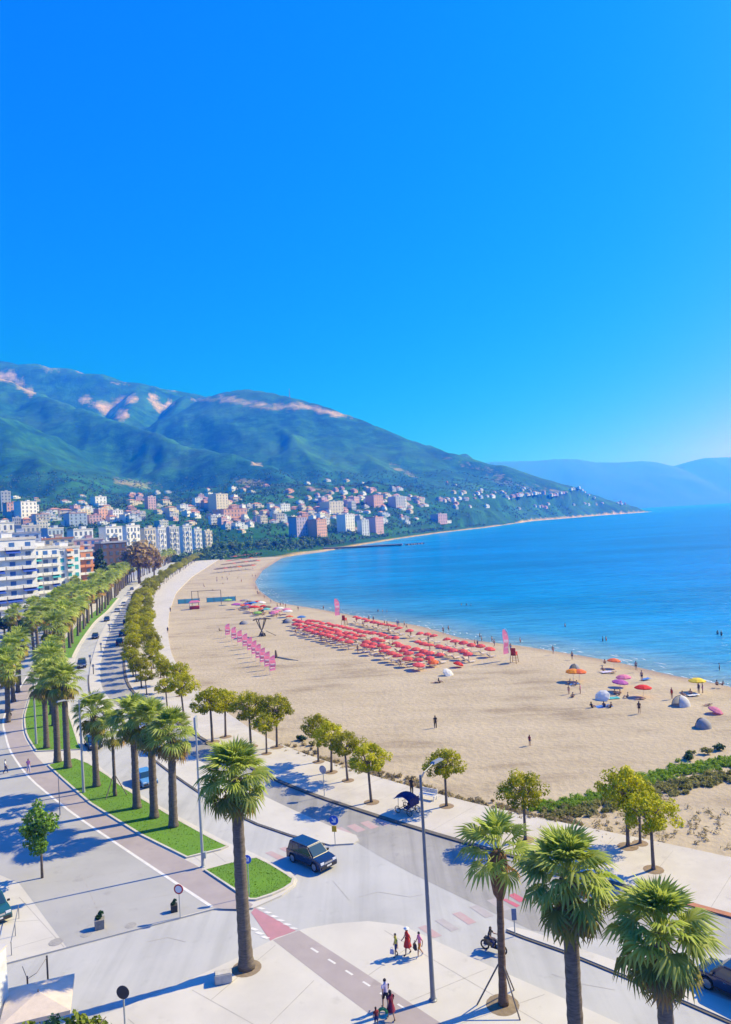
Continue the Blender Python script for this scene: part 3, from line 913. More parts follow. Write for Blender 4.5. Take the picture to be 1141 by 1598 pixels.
M_FY = leaf_mat('palm_leaf_young', (0.23, 0.35, 0.04), (0.56, 0.63, 0.14), 0.45, 0.45)
M_FM = leaf_mat('palm_leaf', (0.15, 0.26, 0.03), (0.55, 0.60, 0.16), 0.45, 0.45)
M_FO = leaf_mat('palm_leaf_old', (0.09, 0.15, 0.025), (0.40, 0.32, 0.07), 0.3, 0.6)
M_FD = leaf_mat('palm_leaf_dry', (0.26, 0.15, 0.05), (0.45, 0.28, 0.10), 0.15, 0.8)
M_TRUNK = mat('palm_trunk', (0.20, 0.165, 0.13), 0.9, scale=2.2, col2=(0.085, 0.07, 0.055), bump=0.8, bscale=6, stretch=(1, 1, 5))
M_TRUNKB = mat('palm_trunk_brown', (0.22, 0.14, 0.09), 0.9, scale=2.2, col2=(0.09, 0.055, 0.035), bump=0.8, bscale=6, stretch=(1, 1, 5))

def frond_geo(r, Lp=1.1, Lf=1.15, nseg=13, spread=1.85, droop=0.22, fold=0.25, arch=0.10):
    """one fan leaf: stalk along +X, blade of folded pointed segments"""
    V, F, T = [], [], []
    w = 0.03
    pts = [(0, 0), (Lp * 0.5, arch), (Lp, arch * 1.2)]
    for x, z in pts:
        V += [(x, -w, z), (x, w, z), (x, 0, z - 0.035)]; T += [0.7] * 3
    for i in (0, 3):
        F += [(i, i + 3, i + 4), (i, i + 4, i + 1), (i + 1, i + 4, i + 5), (i + 1, i + 5, i + 2)]
    zh = arch * 1.2
    da = 2 * spread / nseg
    for i in range(nseg):
        a = -spread + (i + 0.5) * da + r.uniform(-0.03, 0.03)
        ln = Lf * (0.66 + 0.34 * max(0, math.cos(a * 0.85))) * r.uniform(0.9, 1.08)
        mid = 0.56 * ln
        hw = mid * math.tan(da * 0.5) * 0.98
        ca, sa = math.cos(a), math.sin(a)
        lift = fold * abs(math.sin(a))
        zm = zh + lift * mid - droop * mid * mid
        zt = zh + lift * ln * 0.8 - droop * ln * ln * 1.9 - r.uniform(0.0, 0.18)
        n = len(V)
        t0 = r.uniform(0.0, 1.0)
        V += [(Lp - 0.02, 0, zh), (Lp + mid * ca - hw * sa, mid * sa + hw * ca, zm - 0.02), (Lp + mid * ca, mid * sa, zm + 0.05), (Lp + mid * ca + hw * sa, mid * sa - hw * ca, zm - 0.02),
              (Lp + ln * ca * 0.97, ln * sa * 0.97, zt)]
        T += [0.55, t0 * 0.6, t0 * 0.6 + 0.3, t0 * 0.6, 0.5 + 0.5 * t0]
        F += [(n, n + 3, n + 2), (n, n + 2, n + 1), (n + 1, n + 2, n + 4), (n + 2, n + 3, n + 4)]
    return np.array(V, float), np.array(F, int), np.array(T)

def rotm(az, el, tw=0.0):
    return np.array(Matrix.Rotation(az, 3, 'Z') @ Matrix.Rotation(-el, 3, 'Y') @ Matrix.Rotation(tw, 3, 'X'))

def crown_plan(r, n=72, el0=86, el1=-74):
    """azimuth, elevation, twist, size and age of each leaf of a palm head"""
    out = []
    for i in range(n):
        q = (i + 0.5) / n
        el = el0 + (el1 - el0) * q ** 1.12 + r.uniform(-14, 14)
        az = i * 2.39996 + r.uniform(-0.25, 0.25)
        sz = (0.92 + 0.12 * min(1, q * 2.2)) * r.uniform(0.82, 1.1)
        if el > 40: k = 0
        elif el > -30: k = 1
        else: k = 2
        if el < -38 and r.random() < 0.34: k = 3
        if k == 1 and r.random() < 0.35: k = 0
        zo = 0.25 * math.sin(rad(el)) + (-0.15 if el < -20 else 0.1)
        out.append((az, rad(el), r.uniform(-0.35, 0.35), sz, k, zo))
    return out

_r = random.Random(3)
FROND_MESH = []
for k, (mm, dr, fo, sp) in enumerate([(M_FY, 0.10, 0.42, 1.6), (M_FM, 0.22, 0.25, 1.9), (M_FO, 0.16, 0.1, 1.8), (M_FD, 0.05, -0.2, 1.3)]):
    row = []
    for j in range(3):
        V, F, T = frond_geo(_r, droop=dr, fold=fo, spread=sp, nseg=14)
        row.append(np_mesh('frond', V, F, [mm], tint=T))
    FROND_MESH.append(row)

def trunk_mesh(name, h, r0, r1, seed, m, rings=True, n=12, bulge=1.35, lean=0.0):
    r = random.Random(seed)
    steps = max(10, int(h / 0.35))
    mb = MB()
    pts, rs = [], []
    px_, py_ = 0.0, 0.0
    ph = r.uniform(0, 6)
    for i in range(steps + 1):
        t = i / steps
        rr_ = r0 + (r1 - r0) * t
        rr_ *= 1 + (bulge - 1) * math.exp(-t * h / 0.5)
        if t > 0.93: rr_ *= 1 + (t - 0.93) * 4.0
        if rings: rr_ *= 1 + (0.05 if i % 2 else -0.03) + r.uniform(-0.02, 0.02)
        pts.append((0.10 * math.sin(ph + t * 2.2) * t + lean * t, 0.10 * math.cos(ph * 2 + t * 2.0) * t, t * h))
        rs.append(rr_)
    pts = [(p[0] - pts[0][0] * (1 - i / steps), p[1] - pts[0][1] * (1 - i / steps), p[2]) for i, p in enumerate(pts)]
    mb.tube(pts, rs, n)
    return mb.mesh(name, m, smooth=True), Vector(pts[-1])

def palm(label, loc, h, r0, r1, seed, n=72, scale=1.0, group=None, m=M_TRUNK, el0=86, el1=-74, tilt=(0, 0)):
    """a palm with every leaf a part of its own"""
    r = random.Random(seed)
    o = empty('palm_tree', label, 'palm tree', loc, r.uniform(0, 6.28), group)
    o.rotation_euler = (r.uniform(-.015, .015), r.uniform(-.015, .015), o.rotation_euler.z)
    me, top = trunk_mesh('trunk', h, r0, r1, seed, m)
    mesh_obj('trunk', me, o)
    for az, el, tw, sz, k, zo in crown_plan(r, n, el0, el1):
        f = mesh_obj('frond', FROND_MESH[k][r.randrange(3)], o)
        f.location = top + Vector((0.16 * math.cos(az), 0.16 * math.sin(az), zo))
        f.rotation_mode = 'QUATERNION'
        f.rotation_quaternion = Matrix(rotm(az, el, tw).tolist()).to_quaternion()
        f.scale = (sz * scale,) * 3
    return o, top

def crown_mesh(name, seed, n=46, nseg=9, scale=1.0):
    r = random.Random(seed)
    VV, FF, TT, MI = [], [], [], []
    base = [[frond_geo(r, droop=d, fold=f, spread=s, nseg=nseg) for _ in range(2)] for d, f, s in ((0.1, 0.42, 1.6), (0.22, 0.25, 1.9), (0.16, 0.1, 1.8), (0.05, -0.2, 1.3))]
    c = 0
    for az, el, tw, sz, k, zo in crown_plan(r, n):
        V, F, T = base[k][r.randrange(2)]
        V2 = (V * sz * scale) @ rotm(az, el, tw).T + np.array([0.16 * math.cos(az), 0.16 * math.sin(az), zo])
        VV.append(V2); FF.append(F + c); TT.append(np.clip(T + r.uniform(-0.25, 0.25), 0, 1)); MI += [k] * len(F)
        c += len(V)
    return np_mesh(name, np.concatenate(VV), np.concatenate(FF), [M_FY, M_FM, M_FO, M_FD], MI, np.concatenate(TT))

# ---- four big palms in front
palm('big palm standing alone on the pavement beside the pale concrete block', G(385, 1511, PAVE), 12.0, 0.43, 0.34, 11, n=84, scale=1.08)
palm('big shaggy palm between the slim palm and the bottom right palm', G(902, 1662, PAVE), 9.3, 0.40, 0.36, 12, n=88, scale=1.12)
palm('big shaggy palm in the bottom right corner, nearest the camera', G(1046, 1722, PAVE), 7.75, 0.38, 0.34, 13, n=90, scale=1.12)
yp, ytop = palm('slim young palm with a brown leaf-base bulb, held by wooden stakes', G(786, 1568, PAVE), 8.6, 0.24, 0.17, 14, n=30, scale=1.05, m=M_TRUNKB, el0=84, el1=-38)
mb = MB()
r = random.Random(4)
prof = [(0.22, -2.55), (0.34, -2.25), (0.46, -1.7), (0.56, -1.1), (0.60, -0.55), (0.52, -0.15), (0.3, 0.15)]
mb.lathe(prof, 14, 0, (ytop.x, ytop.y, ytop.z))
me = mb.mesh('leaf_base_bulb', mat('leaf_base_fibre', (0.27, 0.135, 0.06), 0.95, scale=5, col2=(0.10, 0.05, 0.025), bump=0.9, bscale=18, stretch=(1, 1, 0.4)))
for v in me.vertices:
    v.co.x += r.uniform(-0.05, 0.05); v.co.y += r.uniform(-0.05, 0.05); v.co.z += r.uniform(-0.06, 0.06)
mesh_obj('leaf_base_bulb', me, yp)
M_WOOD = mat('weathered_timber', (0.21, 0.18, 0.15), 0.85, scale=4, col2=(0.12, 0.10, 0.08))
for a in (0.3, 2.4, 4.5):
    mb = MB(); mb.tube([(1.5 * math.cos(a), 1.5 * math.sin(a), 0), (0.18 * math.cos(a), 0.18 * math.sin(a), 2.3)], 0.045, 6)
    mb.build('support_stake', M_WOOD, yp)
mb = MB(); mb.lathe([(1.0, 0.0), (0.55, 0.03), (0.2, 0.05)], 16); mb.build('soil_ring', M_DIRT, yp)

# ---- palms on the grass strip in the middle distance, each leaf still a part
GR = 'palms along the town side of the road'
row = [((271, 1291), 1116, 0.46), ((241, 1277), 1100, 0.46), ((214, 1262), 1092, 0.44), ((180, 1243), 1110, 0.20), ((151, 1228), 1088, 0.42), ((106, 1199), 1042, 0.46), ((90, 1190), 1038, 0.46), ((73, 1168), 1040, 0.42)]
note = ['palm nearest the camera end of the long grass strip, right behind the lone big palm', 'second palm from the near end of the long grass strip', 'third palm from the near end of the long grass strip',
        'thin-trunked staked palm among the thick palms on the long grass strip', 'fifth palm from the near end, beyond the thin staked palm on the grass', 'sixth palm, right one of the pair by the paved gap in the grass',
        'seventh palm, left one of the pair by the paved gap in the grass', 'eighth palm, first one beyond the paved gap on the curved grass strip']
for i, ((px, py), pt, r0) in enumerate(row):
    g = G(px, py, PAVE + 0.02)
    h = (py - pt) / FPX * g.y - 1.9
    o, top = palm(note[i], g, h, r0 * .88, r0 * 0.7, 30 + i, n=58 if i != 3 else 30, scale=1.12 if i != 3 else 0.9, group=GR)
    if i == 3:
        for a in (0.6, 2.7, 4.8):
            mb = MB(); mb.tube([(1.3 * math.cos(a), 1.3 * math.sin(a), 0), (0.16 * math.cos(a), 0.16 * math.sin(a), 2.2)], 0.05, 6); mb.build('support_stake', M_WOOD, o)

# ---- the palms further along the road
CROWN = [crown_mesh('crown', 50 + i, 48, 9, 1.0) for i in range(4)]
TRUNKS = [trunk_mesh('trunk', 8.6, 0.35, 0.27, 70 + i, M_TRUNK, n=9) for i in range(3)]
def far_palm(label, loc, s, i, group):
    r = random.Random(900 + i)
    o = empty('palm_tree', label, 'palm tree', loc, r.uniform(0, 6.28), group, s)
    o.rotation_euler = (r.uniform(-.05, .05), r.uniform(-.05, .05), o.rotation_euler.z)
    me, top = TRUNKS[r.randrange(3)]
    mesh_obj('trunk', me, o)
    c = mesh_obj('crown', CROWN[r.randrange(4)], o, top, r.uniform(0, 6.28))
    c.scale = (r.uniform(1.08, 1.28),) * 3
    return o

def along(line, y0, step, y1, off):
    """points at even spacing along a ground line"""
    pts = [Vector(p) for p in line_pts(line, y0, y1, off)]
    out, acc = [], 0.0
    for a, b in zip(pts[:-1], pts[1:]):
        d = (b - a).length
        while acc <= d:
            out.append(a + (b - a) * (acc / d)); acc += step(a.y) if callable(step) else step
        acc -= d
    return out
n = 0
for p in along(ROADL, 112, lambda y: 7.5 if y < 420 else 10.0, 880, -2.6):
    if 150 < p.y < 164: continue
    n += 1
    far_palm('%s palm from the near end of the far road-edge palm row' % nth(n), (p.x + random.uniform(-.5, .5), p.y + random.uniform(-.6, .6), PAVE), random.uniform(0.85, 1.25), n, 'far palms at the road edge')
n = 0
for p in along(ROADL, 118, lambda y: 8.0 if y < 260 else 11, 430, -9.5):
    if 150 < p.y < 170: continue
    n += 1
    far_palm('%s palm from the near end of the second far row, set back' % nth(n), (p.x + random.uniform(-1, 1), p.y + random.uniform(-.6, .6), PAVE), random.uniform(0.9, 1.15), 200 + n, 'far palms of the second row')
n = 0
for p in along(ROADL, 205, 11, 400, -17):
    n += 1
    far_palm('%s palm from the near end of the third row, below the apartments' % nth(n), (p.x + random.uniform(-2, 2), p.y + random.uniform(-2, 2), PAVE), random.uniform(0.85, 1.1), 300 + n, 'far palms of the third row')

# ---- leaf clouds for pines, bushes and broadleaf trees
def leaf_cloud(cent, rad_, per, size, nr, flat=0.8, up=0.4, aspect=1.8, inner=0.35, tint=None):
    C = np.asarray(cent, float); n = len(C)
    R = np.asarray(rad_, float).reshape(n, 1)
    d = nr.normal(size=(n, per, 3)); d /= np.linalg.norm(d, axis=2, keepdims=True)
    rr_ = (inner + (1 - inner) * nr.random((n, per, 1)) ** 0.5)
    p = C[:, None, :] + d * rr_ * R[:, None, :] * np.array([1, 1, flat])
    nrm = d * 0.8 + np.array([0, 0, up]) + nr.normal(size=d.shape) * 0.55
    nrm /= np.linalg.norm(nrm, axis=2, keepdims=True)
    t = np.cross(nrm, nr.normal(size=d.shape)); t /= np.linalg.norm(t, axis=2, keepdims=True)
    b = np.cross(nrm, t)
    s = size * nr.uniform(0.6, 1.3, (n, per, 1))
    V = np.stack([p - t * s * aspect / 2, p + b * s * 0.5, p + t * s * aspect / 2, p - b * s * 0.5], 2).reshape(-1, 3)
    F = np.arange(len(V)).reshape(-1, 4)
    tn = nr.random((n, 1)) if tint is None else np.asarray(tint).reshape(n, 1)
    T = np.clip(np.repeat(tn, per, 1) * 0.75 + nr.random((n, per)) * 0.35 - 0.05, 0, 1)
    return V, F, np.repeat(T.ravel(), 4)

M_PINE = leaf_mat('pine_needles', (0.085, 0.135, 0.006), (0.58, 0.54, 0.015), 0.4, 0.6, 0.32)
M_BARK = mat('pine_bark', (0.19, 0.155, 0.13), 0.9, scale=4, col2=(0.09, 0.07, 0.055), bump=0.5, bscale=10)
def pine_proto(seed, per=110, nc=23, R=1.85, h=5.5):
    nr = np.random.default_rng(seed); r = random.Random(seed)
    cent, rads, tn = [], [], []
    lob = [(r.uniform(-0.9, 0.9), r.uniform(-0.9, 0.9), r.uniform(0.55, 1.0)) for _ in range(4)]
    for i in range(nc):
        a = i * 2.4 + r.uniform(-.3, .3); q = math.sqrt((i + 0.5) / nc)
        x, y = R * q * math.cos(a) * r.uniform(.85, 1.1), R * q * math.sin(a) * r.uniform(.85, 1.1)
        if (i % 9) == 8: x *= 1.15; y *= 1.15
        z = h - 1.45 * q * q - 0.25 + r.uniform(-0.3, 0.25)
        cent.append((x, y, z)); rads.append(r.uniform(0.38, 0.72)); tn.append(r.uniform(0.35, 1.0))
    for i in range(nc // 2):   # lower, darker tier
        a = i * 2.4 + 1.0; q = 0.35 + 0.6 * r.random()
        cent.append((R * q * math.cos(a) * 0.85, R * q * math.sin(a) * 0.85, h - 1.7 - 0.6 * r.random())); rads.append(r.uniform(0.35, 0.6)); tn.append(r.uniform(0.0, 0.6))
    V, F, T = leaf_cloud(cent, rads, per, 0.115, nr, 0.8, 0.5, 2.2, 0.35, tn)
    crown = np_mesh('crown', V, F, [M_PINE], tint=T)
    mb = MB()
    lx, ly = r.uniform(-.25, .25), r.uniform(-.25, .25)
    mb.tube([(0, 0, 0), (lx * .2, ly * .2, 0.25), (lx * .6, ly * .6, 2.0), (lx, ly, h - 1.6)], [0.19, 0.14, 0.115, 0.10], 8)
    for k in range(6):
        a = k * 1.05 + r.uniform(-.2, .2); q = r.uniform(.6, 1.3)
        mb.tube([(lx * .9, ly * .9, h - 1.9 - .25 * (k % 2)), (lx + q * .5 * math.cos(a), ly + q * .5 * math.sin(a), h - 1.35), (q * math.cos(a) * 1.2, q * math.sin(a) * 1.2, h - 0.75)], [0.07, 0.05, 0.025], 6)
    trunk = mb.mesh('trunk', M_BARK, smooth=True)
    return trunk, crown
PINES = [pine_proto(100 + i) for i in range(6)]
M_PIT = mat('tree_pit_soil', (0.30, 0.22, 0.14), 0.95, scale=3, col2=(0.2, 0.145, 0.09))
PIT = MB(); PIT.lathe([(0.75, 0.005), (0.5, 0.03), (0.15, 0.05)], 12); PIT = PIT.mesh('soil_ring', M_PIT)
def pine(label, loc, s, i, group, pit=True):
    r = random.Random(500 + i)
    o = empty('pine_tree', label, 'pine tree', loc, r.uniform(0, 6.28), group, s)
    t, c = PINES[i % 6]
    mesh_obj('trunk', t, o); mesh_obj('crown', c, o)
    if pit: mesh_obj('soil_ring', PIT, o)
    return o
PG = 'umbrella pines on the promenade'
near_pines = [((497, 1189), 1117, 'pine at the beach edge, leftmost of the spaced group on the promenade'), ((517, 1205), 1128, 'pine just right of the leftmost one in the spaced promenade group'),
    ((543, 1218), 1143, 'middle pine of the spaced group on the promenade left of the pedal cart'), ((580, 1252), 1160, 'full round pine beside the road kerb, left of the pedal cart'),
    ((697, 1258), 1170, 'pine with a wide crown right behind the tall lamp post'), ((820, 1311), 1208, 'small pine above the slim staked palm'),
    ((980, 1321), 1202, 'tall yellowish pine in front of the green dune scrub'), ((999, 1316), 1225, 'slender pine half hidden between the two right-hand pines'), ((1020, 1357), 1240, 'pine right above the bottom right palm'),
    ((432, 1166), 1085, 'pine with bare lower trunk, rightmost of the dense promenade clump'), ((416, 1176), 1112, 'dark round pine directly above the lone big palm'),
    ((392, 1165), 1082, 'yellowish pine in the dense clump above the lone big palm'), ((352, 1150), 1078, 'big pine left in the dense clump above the lone big palm'), ((332, 1158), 1074, 'pine beside the blue sign box, leftmost of the dense clump'),
    ((288, 1120), 1052, 'pine standing apart between the dense clump and the long pine rows, right one of two'), ((262, 1108), 1058, 'pine standing apart between the dense clump and the long pine rows, left one of two')]
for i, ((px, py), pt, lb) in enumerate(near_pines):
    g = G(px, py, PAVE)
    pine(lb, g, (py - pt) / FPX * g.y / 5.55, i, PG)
n = 0
for p in along(K, 128, lambda y: 6.3 if y < 300 else 8.5, 800, 1.9):
    n += 1
    pine('%s pine from the near end of the long kerbside pine row' % nth(n), (p.x + random.uniform(-.6, .6), p.y + random.uniform(-1, 1), PAVE), random.uniform(0.78, 1.22), 20 + n, 'pines of the kerbside row', n < 12)
n = 0
for p in along(K, 122, lambda y: 6.3 if y < 300 else 8.5, 800, 5.6):
    n += 1
    pine('%s pine from the near end of the long beach-side pine row' % nth(n), (p.x + random.uniform(-.6, .6), p.y + random.uniform(-1, 1), PAVE), random.uniform(0.72, 1.15), 150 + n, 'pines of the beach-side row', n < 12)

# ---- broadleaf trees
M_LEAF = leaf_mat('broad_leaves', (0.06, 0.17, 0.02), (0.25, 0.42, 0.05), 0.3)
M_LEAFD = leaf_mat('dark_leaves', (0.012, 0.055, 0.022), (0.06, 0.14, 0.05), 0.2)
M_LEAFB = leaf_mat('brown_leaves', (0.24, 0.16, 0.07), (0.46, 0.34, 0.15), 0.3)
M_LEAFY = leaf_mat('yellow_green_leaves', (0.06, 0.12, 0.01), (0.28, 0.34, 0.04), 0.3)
def tree_meshes(seed, h, R, m, nc=30, per=60, size=0.2, tall=1.0, trunk_r=0.12, low=0.35):
    nr = np.random.default_rng(seed); r = random.Random(seed)
    cent, rads, tn = [], [], []
    cz = h * (1 + low) / 2
    for i in range(nc):
        d = Vector((r.gauss(0, 1), r.gauss(0, 1), r.gauss(0, 1))).normalized() * r.uniform(0.35, 1.0)
        z = cz + d.z * h * (1 - low) / 2 * 0.85
        k = 1.0 - 0.35 * max(0, d.z)
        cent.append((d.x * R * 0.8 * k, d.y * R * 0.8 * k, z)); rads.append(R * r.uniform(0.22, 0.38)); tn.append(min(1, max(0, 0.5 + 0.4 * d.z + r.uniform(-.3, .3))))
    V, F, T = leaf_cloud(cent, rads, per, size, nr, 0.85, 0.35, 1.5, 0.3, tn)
    crown = np_mesh('crown', V, F, [m], tint=T)
    mb = MB()
    mb.tube([(0, 0, 0), (0.05, 0, h * .3), (0, 0.06, h * 0.75)], [trunk_r, trunk_r * .8, trunk_r * .35], 8)
    for k in range(6):
        a = k * 1.05; zz = h * (0.34 + 0.06 * k)
        mb.tube([(0, 0, zz), (R * .35 * math.cos(a), R * .35 * math.sin(a), zz + h * .1), (R * .6 * math.cos(a), R * .6 * math.sin(a), zz + h * .16)], [trunk_r * .5, trunk_r * .35, trunk_r * .15], 6)
    return mb.mesh('trunk', M_BARK, smooth=True), crown
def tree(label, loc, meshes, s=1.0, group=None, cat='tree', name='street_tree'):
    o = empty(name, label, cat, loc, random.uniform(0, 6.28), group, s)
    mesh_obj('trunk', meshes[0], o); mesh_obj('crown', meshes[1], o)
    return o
g = G(66, 1370, PAVE)
tree('young green broadleaf tree standing alone on the grey plaza', g, tree_meshes(5, 6.6, 1.75, M_LEAF, 34, 70, 0.19, low=0.28))
# trees by the apartment blocks and around the mid-distance
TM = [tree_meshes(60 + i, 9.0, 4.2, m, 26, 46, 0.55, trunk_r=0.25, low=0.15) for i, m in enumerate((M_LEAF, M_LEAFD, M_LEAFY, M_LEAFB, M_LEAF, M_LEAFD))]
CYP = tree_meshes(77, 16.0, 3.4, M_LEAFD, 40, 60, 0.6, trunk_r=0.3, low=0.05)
def mid_tree(label, px, py_top, D, h, k, wide=1.0, meshes=None, group=None):
    p = P(px, py_top, D)
    base = terrain_z(np.array([p.x]), np.array([p.y]))[0][0] if D > 690 else 0.0
    hh = max(3.0, p.z - base)
    mh = 9.0 if meshes is None else 16.0
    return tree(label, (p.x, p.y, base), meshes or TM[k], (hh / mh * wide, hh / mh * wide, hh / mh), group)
mid_tree('dark green pointed tree between the orange apartment block and the brown building', 153, 852, 370, 0, 1, 0.9, CYP)
mid_tree('large brown-leaved tree in front of the brown building', 214, 838, 420, 0, 3, 1.15)
mid_tree('brown-leaved tree at the right of the large brown tree', 238, 846, 440, 0, 3, 0.8)
mid_tree('dark tree mass at the left edge below the white apartment block', 6, 958, 215, 0, 1, 1.6)
mid_tree('dark broad tree right of the left edge tree, below the white block', 34, 962, 222, 0, 5, 1.5)
mid_tree('bright yellow-green small tree below the apartment blocks', 46, 958, 228, 0, 2, 0.8)
mid_tree('dark green tree over the parked cars at the left edge', 4, 1010, 150, 0, 1, 1.1)

# ---- grass strips with kerbs
def grass_strip(name, label, outline, z=PAVE, blades=26, seed=1):
    o = empty(name, label, 'grass strip', (0, 0, 0))
    n = len(outline)
    area = sum(outline[i][0] * outline[(i + 1) % n][1] - outline[(i + 1) % n][0] * outline[i][1] for i in range(n))
    if area < 0: outline = outline[::-1]
    P2 = [Vector(p) for p in outline]
    inn = []
    for i, p in enumerate(P2):
        d1 = (p - P2[i - 1]).normalized(); d2 = (P2[(i + 1) % n] - p).normalized()
        d = (d1 + d2).normalized(); inn.append(p + Vector((-d.y, d.x)) * 0.22)
    mb = MB()
    zt = z + 0.13
    vs = [(p.x, p.y, zt) for p in P2] + [(p.x, p.y, zt) for p in inn] + [(p.x, p.y, z - .02) for p in P2]
    fs = []
    for i in range(n):
        j = (i + 1) % n
        fs += [(i, j, n + j, n + i), (2 * n + i, 2 * n + j, j, i)]
    mb.add(vs, fs); mb.build('kerb', M_KERB, o)
    poly_obj('lawn', [(p.x, p.y) for p in inn], zt - 0.015, mat('lawn_turf', (0.12, 0.28, 0.012), 0.9, stain=0.25, scale=0.35, col2=(0.11, 0.23, 0.016), bump=0.8, bscale=25), 0, None, o)
    nr = np.random.default_rng(seed)
    xs = [p.x for p in inn]; ys = [p.y for p in inn]
    N = int(blades * (max(xs) - min(xs)) * (max(ys) - min(ys)))
    q = np.stack([nr.uniform(min(xs), max(xs), N), nr.uniform(min(ys), max(ys), N)], -1)
    ins = np.zeros(N, bool)
    for i in range(n):
        a, b = inn[i], inn[(i + 1) % n]
        c = (a.y > q[:, 1]) != (b.y > q[:, 1])
        ins ^= c & (q[:, 0] < a.x + (q[:, 1] - a.y) / (b.y - a.y + 1e-12) * (b.x - a.x))
    q = q[ins]; N = len(q)
    ang = nr.uniform(0, 6.28, N); w = nr.uniform(.02, .05, N); hh = nr.uniform(.05, .12, N)
    lean = nr.normal(0, .04, (N, 2))
    V = np.zeros((N, 3, 3)); V[:, 0, :2] = q + np.stack([np.cos(ang), np.sin(ang)], -1) * w[:, None]; V[:, 1, :2] = q - np.stack([np.cos(ang), np.sin(ang)], -1) * w[:, None]
    V[:, 2, :2] = q + lean; V[:, :, 2] = zt - 0.015; V[:, 2, 2] += hh
    gm = np_mesh('grass_blades', V.reshape(-1, 3), np.arange(N * 3).reshape(-1, 3), [leaf_mat('grass_blade', (0.09, 0.24, 0.01), (0.22, 0.38, 0.03), 0.3, 0.7)], tint=np.repeat(nr.random(N), 3))
    tag(mesh_obj('grass_blades', gm, o), kind='stuff')
    return o
tri = GP([(318, 1359), (352, 1349), (385, 1341), (402, 1339), (425, 1350), (448, 1364), (460, 1373), (458, 1380), (445, 1389), (425, 1398), (400, 1406), (388, 1406)], PAVE)
grass_strip('grass_island', 'triangular lawn with a rounded kerb at the junction beside the dark car', tri, seed=1)
def strip(y_l0, y_l1, y_r0, y_r1, head, tail):
    return line_pts(GRASSL, y_l0, y_l1, 0.05) + tail + line_pts(ROADL, y_r0, y_r1, -0.3)[::-1] + head
long_strip = GP([(291, 1340), (218, 1304), (140, 1255), (96, 1216), (74, 1195), (92, 1190), (118, 1184), (140, 1192), (170, 1211), (196, 1231), (240, 1257), (281, 1281), (330, 1308), (357, 1322), (345, 1327)], PAVE)
grass_strip('grass_strip', 'long lawn strip with the row of palms between cycle track and road', long_strip, seed=2, blades=14)
yl = [p for p in line_pts(GRASSL, 97.5, 146, 0.05)]; yr = [p for p in line_pts(ROADL, 97.5, 146, -0.5)]
grass_strip('grass_strip', 'narrow curved lawn strip beyond the paved gap, under the far palms', yl + yr[::-1], seed=3, blades=10)
yl = [p for p in line_pts(ROADL, 172, 330, -5.5)]; yr = [p for p in line_pts(ROADL, 172, 330, -0.6)]
grass_strip('grass_strip', 'thin far lawn strip along the left road edge beyond the side junction', yl + yr[::-1], seed=4, blades=0.6)

# ---- dune scrub at the right of the beach
def scrub(name, label, pts, per, size, m, rads, seed, cat='scrub'):
    nr = np.random.default_rng(seed)
    cent = []
    for px, py in pts:
        g = G(px, py, SAND_Z)
        cent.append((g.x, g.y, SAND_Z + 0.02 + 0.18 * nr.random()))
    V, F, T = leaf_cloud(cent, nr.uniform(rads[0], rads[1], len(cent)), per, size, nr, 0.7, 0.1, 3.6, 0.1)
    o = mesh_obj(name, np_mesh(name, V, F, [m], tint=T))
    return o
r = random.Random(9)
def band(poly_c, n, jx, jy):
    out = []
    for i in range(n):
        k = r.random() * (len(poly_c) - 1); a = int(k); t = k - a
        x = poly_c[a][0] * (1 - t) + poly_c[a + 1][0] * t; y = poly_c[a][1] * (1 - t) + poly_c[a + 1][1] * t
        out.append((x + r.gauss(0, jx), y + r.gauss(0, jy)))
    return out
M_SCRUB = leaf_mat('dune_scrub_leaves', (0.14, 0.27, 0.015), (0.34, 0.48, 0.06), 0.45, 0.7)
M_DRY = leaf_mat('dry_grass', (0.32, 0.26, 0.14), (0.52, 0.44, 0.27), 0.4, 0.9)
M_OLIVE = leaf_mat('olive_grass', (0.22, 0.23, 0.06), (0.44, 0.41, 0.16), 0.4, 0.9)
tag(scrub('dune_scrub', '', band([(835, 1262), (880, 1256), (930, 1248), (985, 1225), (1040, 1208), (1100, 1196), (1160, 1188)], 620, 11, 4.2), 44, 0.10, M_SCRUB, (0.18, 0.42), 1), 'low green scrub growing in a band across the sand at the right edge', 'scrub', kind='stuff')
tag(scrub('dune_grass', '', band([(850, 1275), (920, 1262), (1000, 1240), (1080, 1222), (1150, 1212)], 200, 16, 5), 40, 0.16, M_OLIVE, (0.2, 0.5), 2), 'olive and straw-coloured grass fringing the green dune scrub', 'grass', kind='stuff')
tag(scrub('dry_verge_grass', '', band([(440, 1163), (540, 1200), (612, 1215), (700, 1243), (782, 1264), (840, 1278), (900, 1285)], 260, 7, 3.2), 34, 0.13, M_DRY, (0.15, 0.4), 3), 'dry straw grass along the beach edge of the promenade', 'grass', kind='stuff')
tag(scrub('dry_sand_grass', '', band([(900, 1290), (1000, 1290), (1141, 1300)], 120, 40, 22), 16, 0.10, M_DRY, (0.15, 0.5), 4), 'sparse dry grass on the sand at the right beside the promenade', 'grass', kind='stuff')
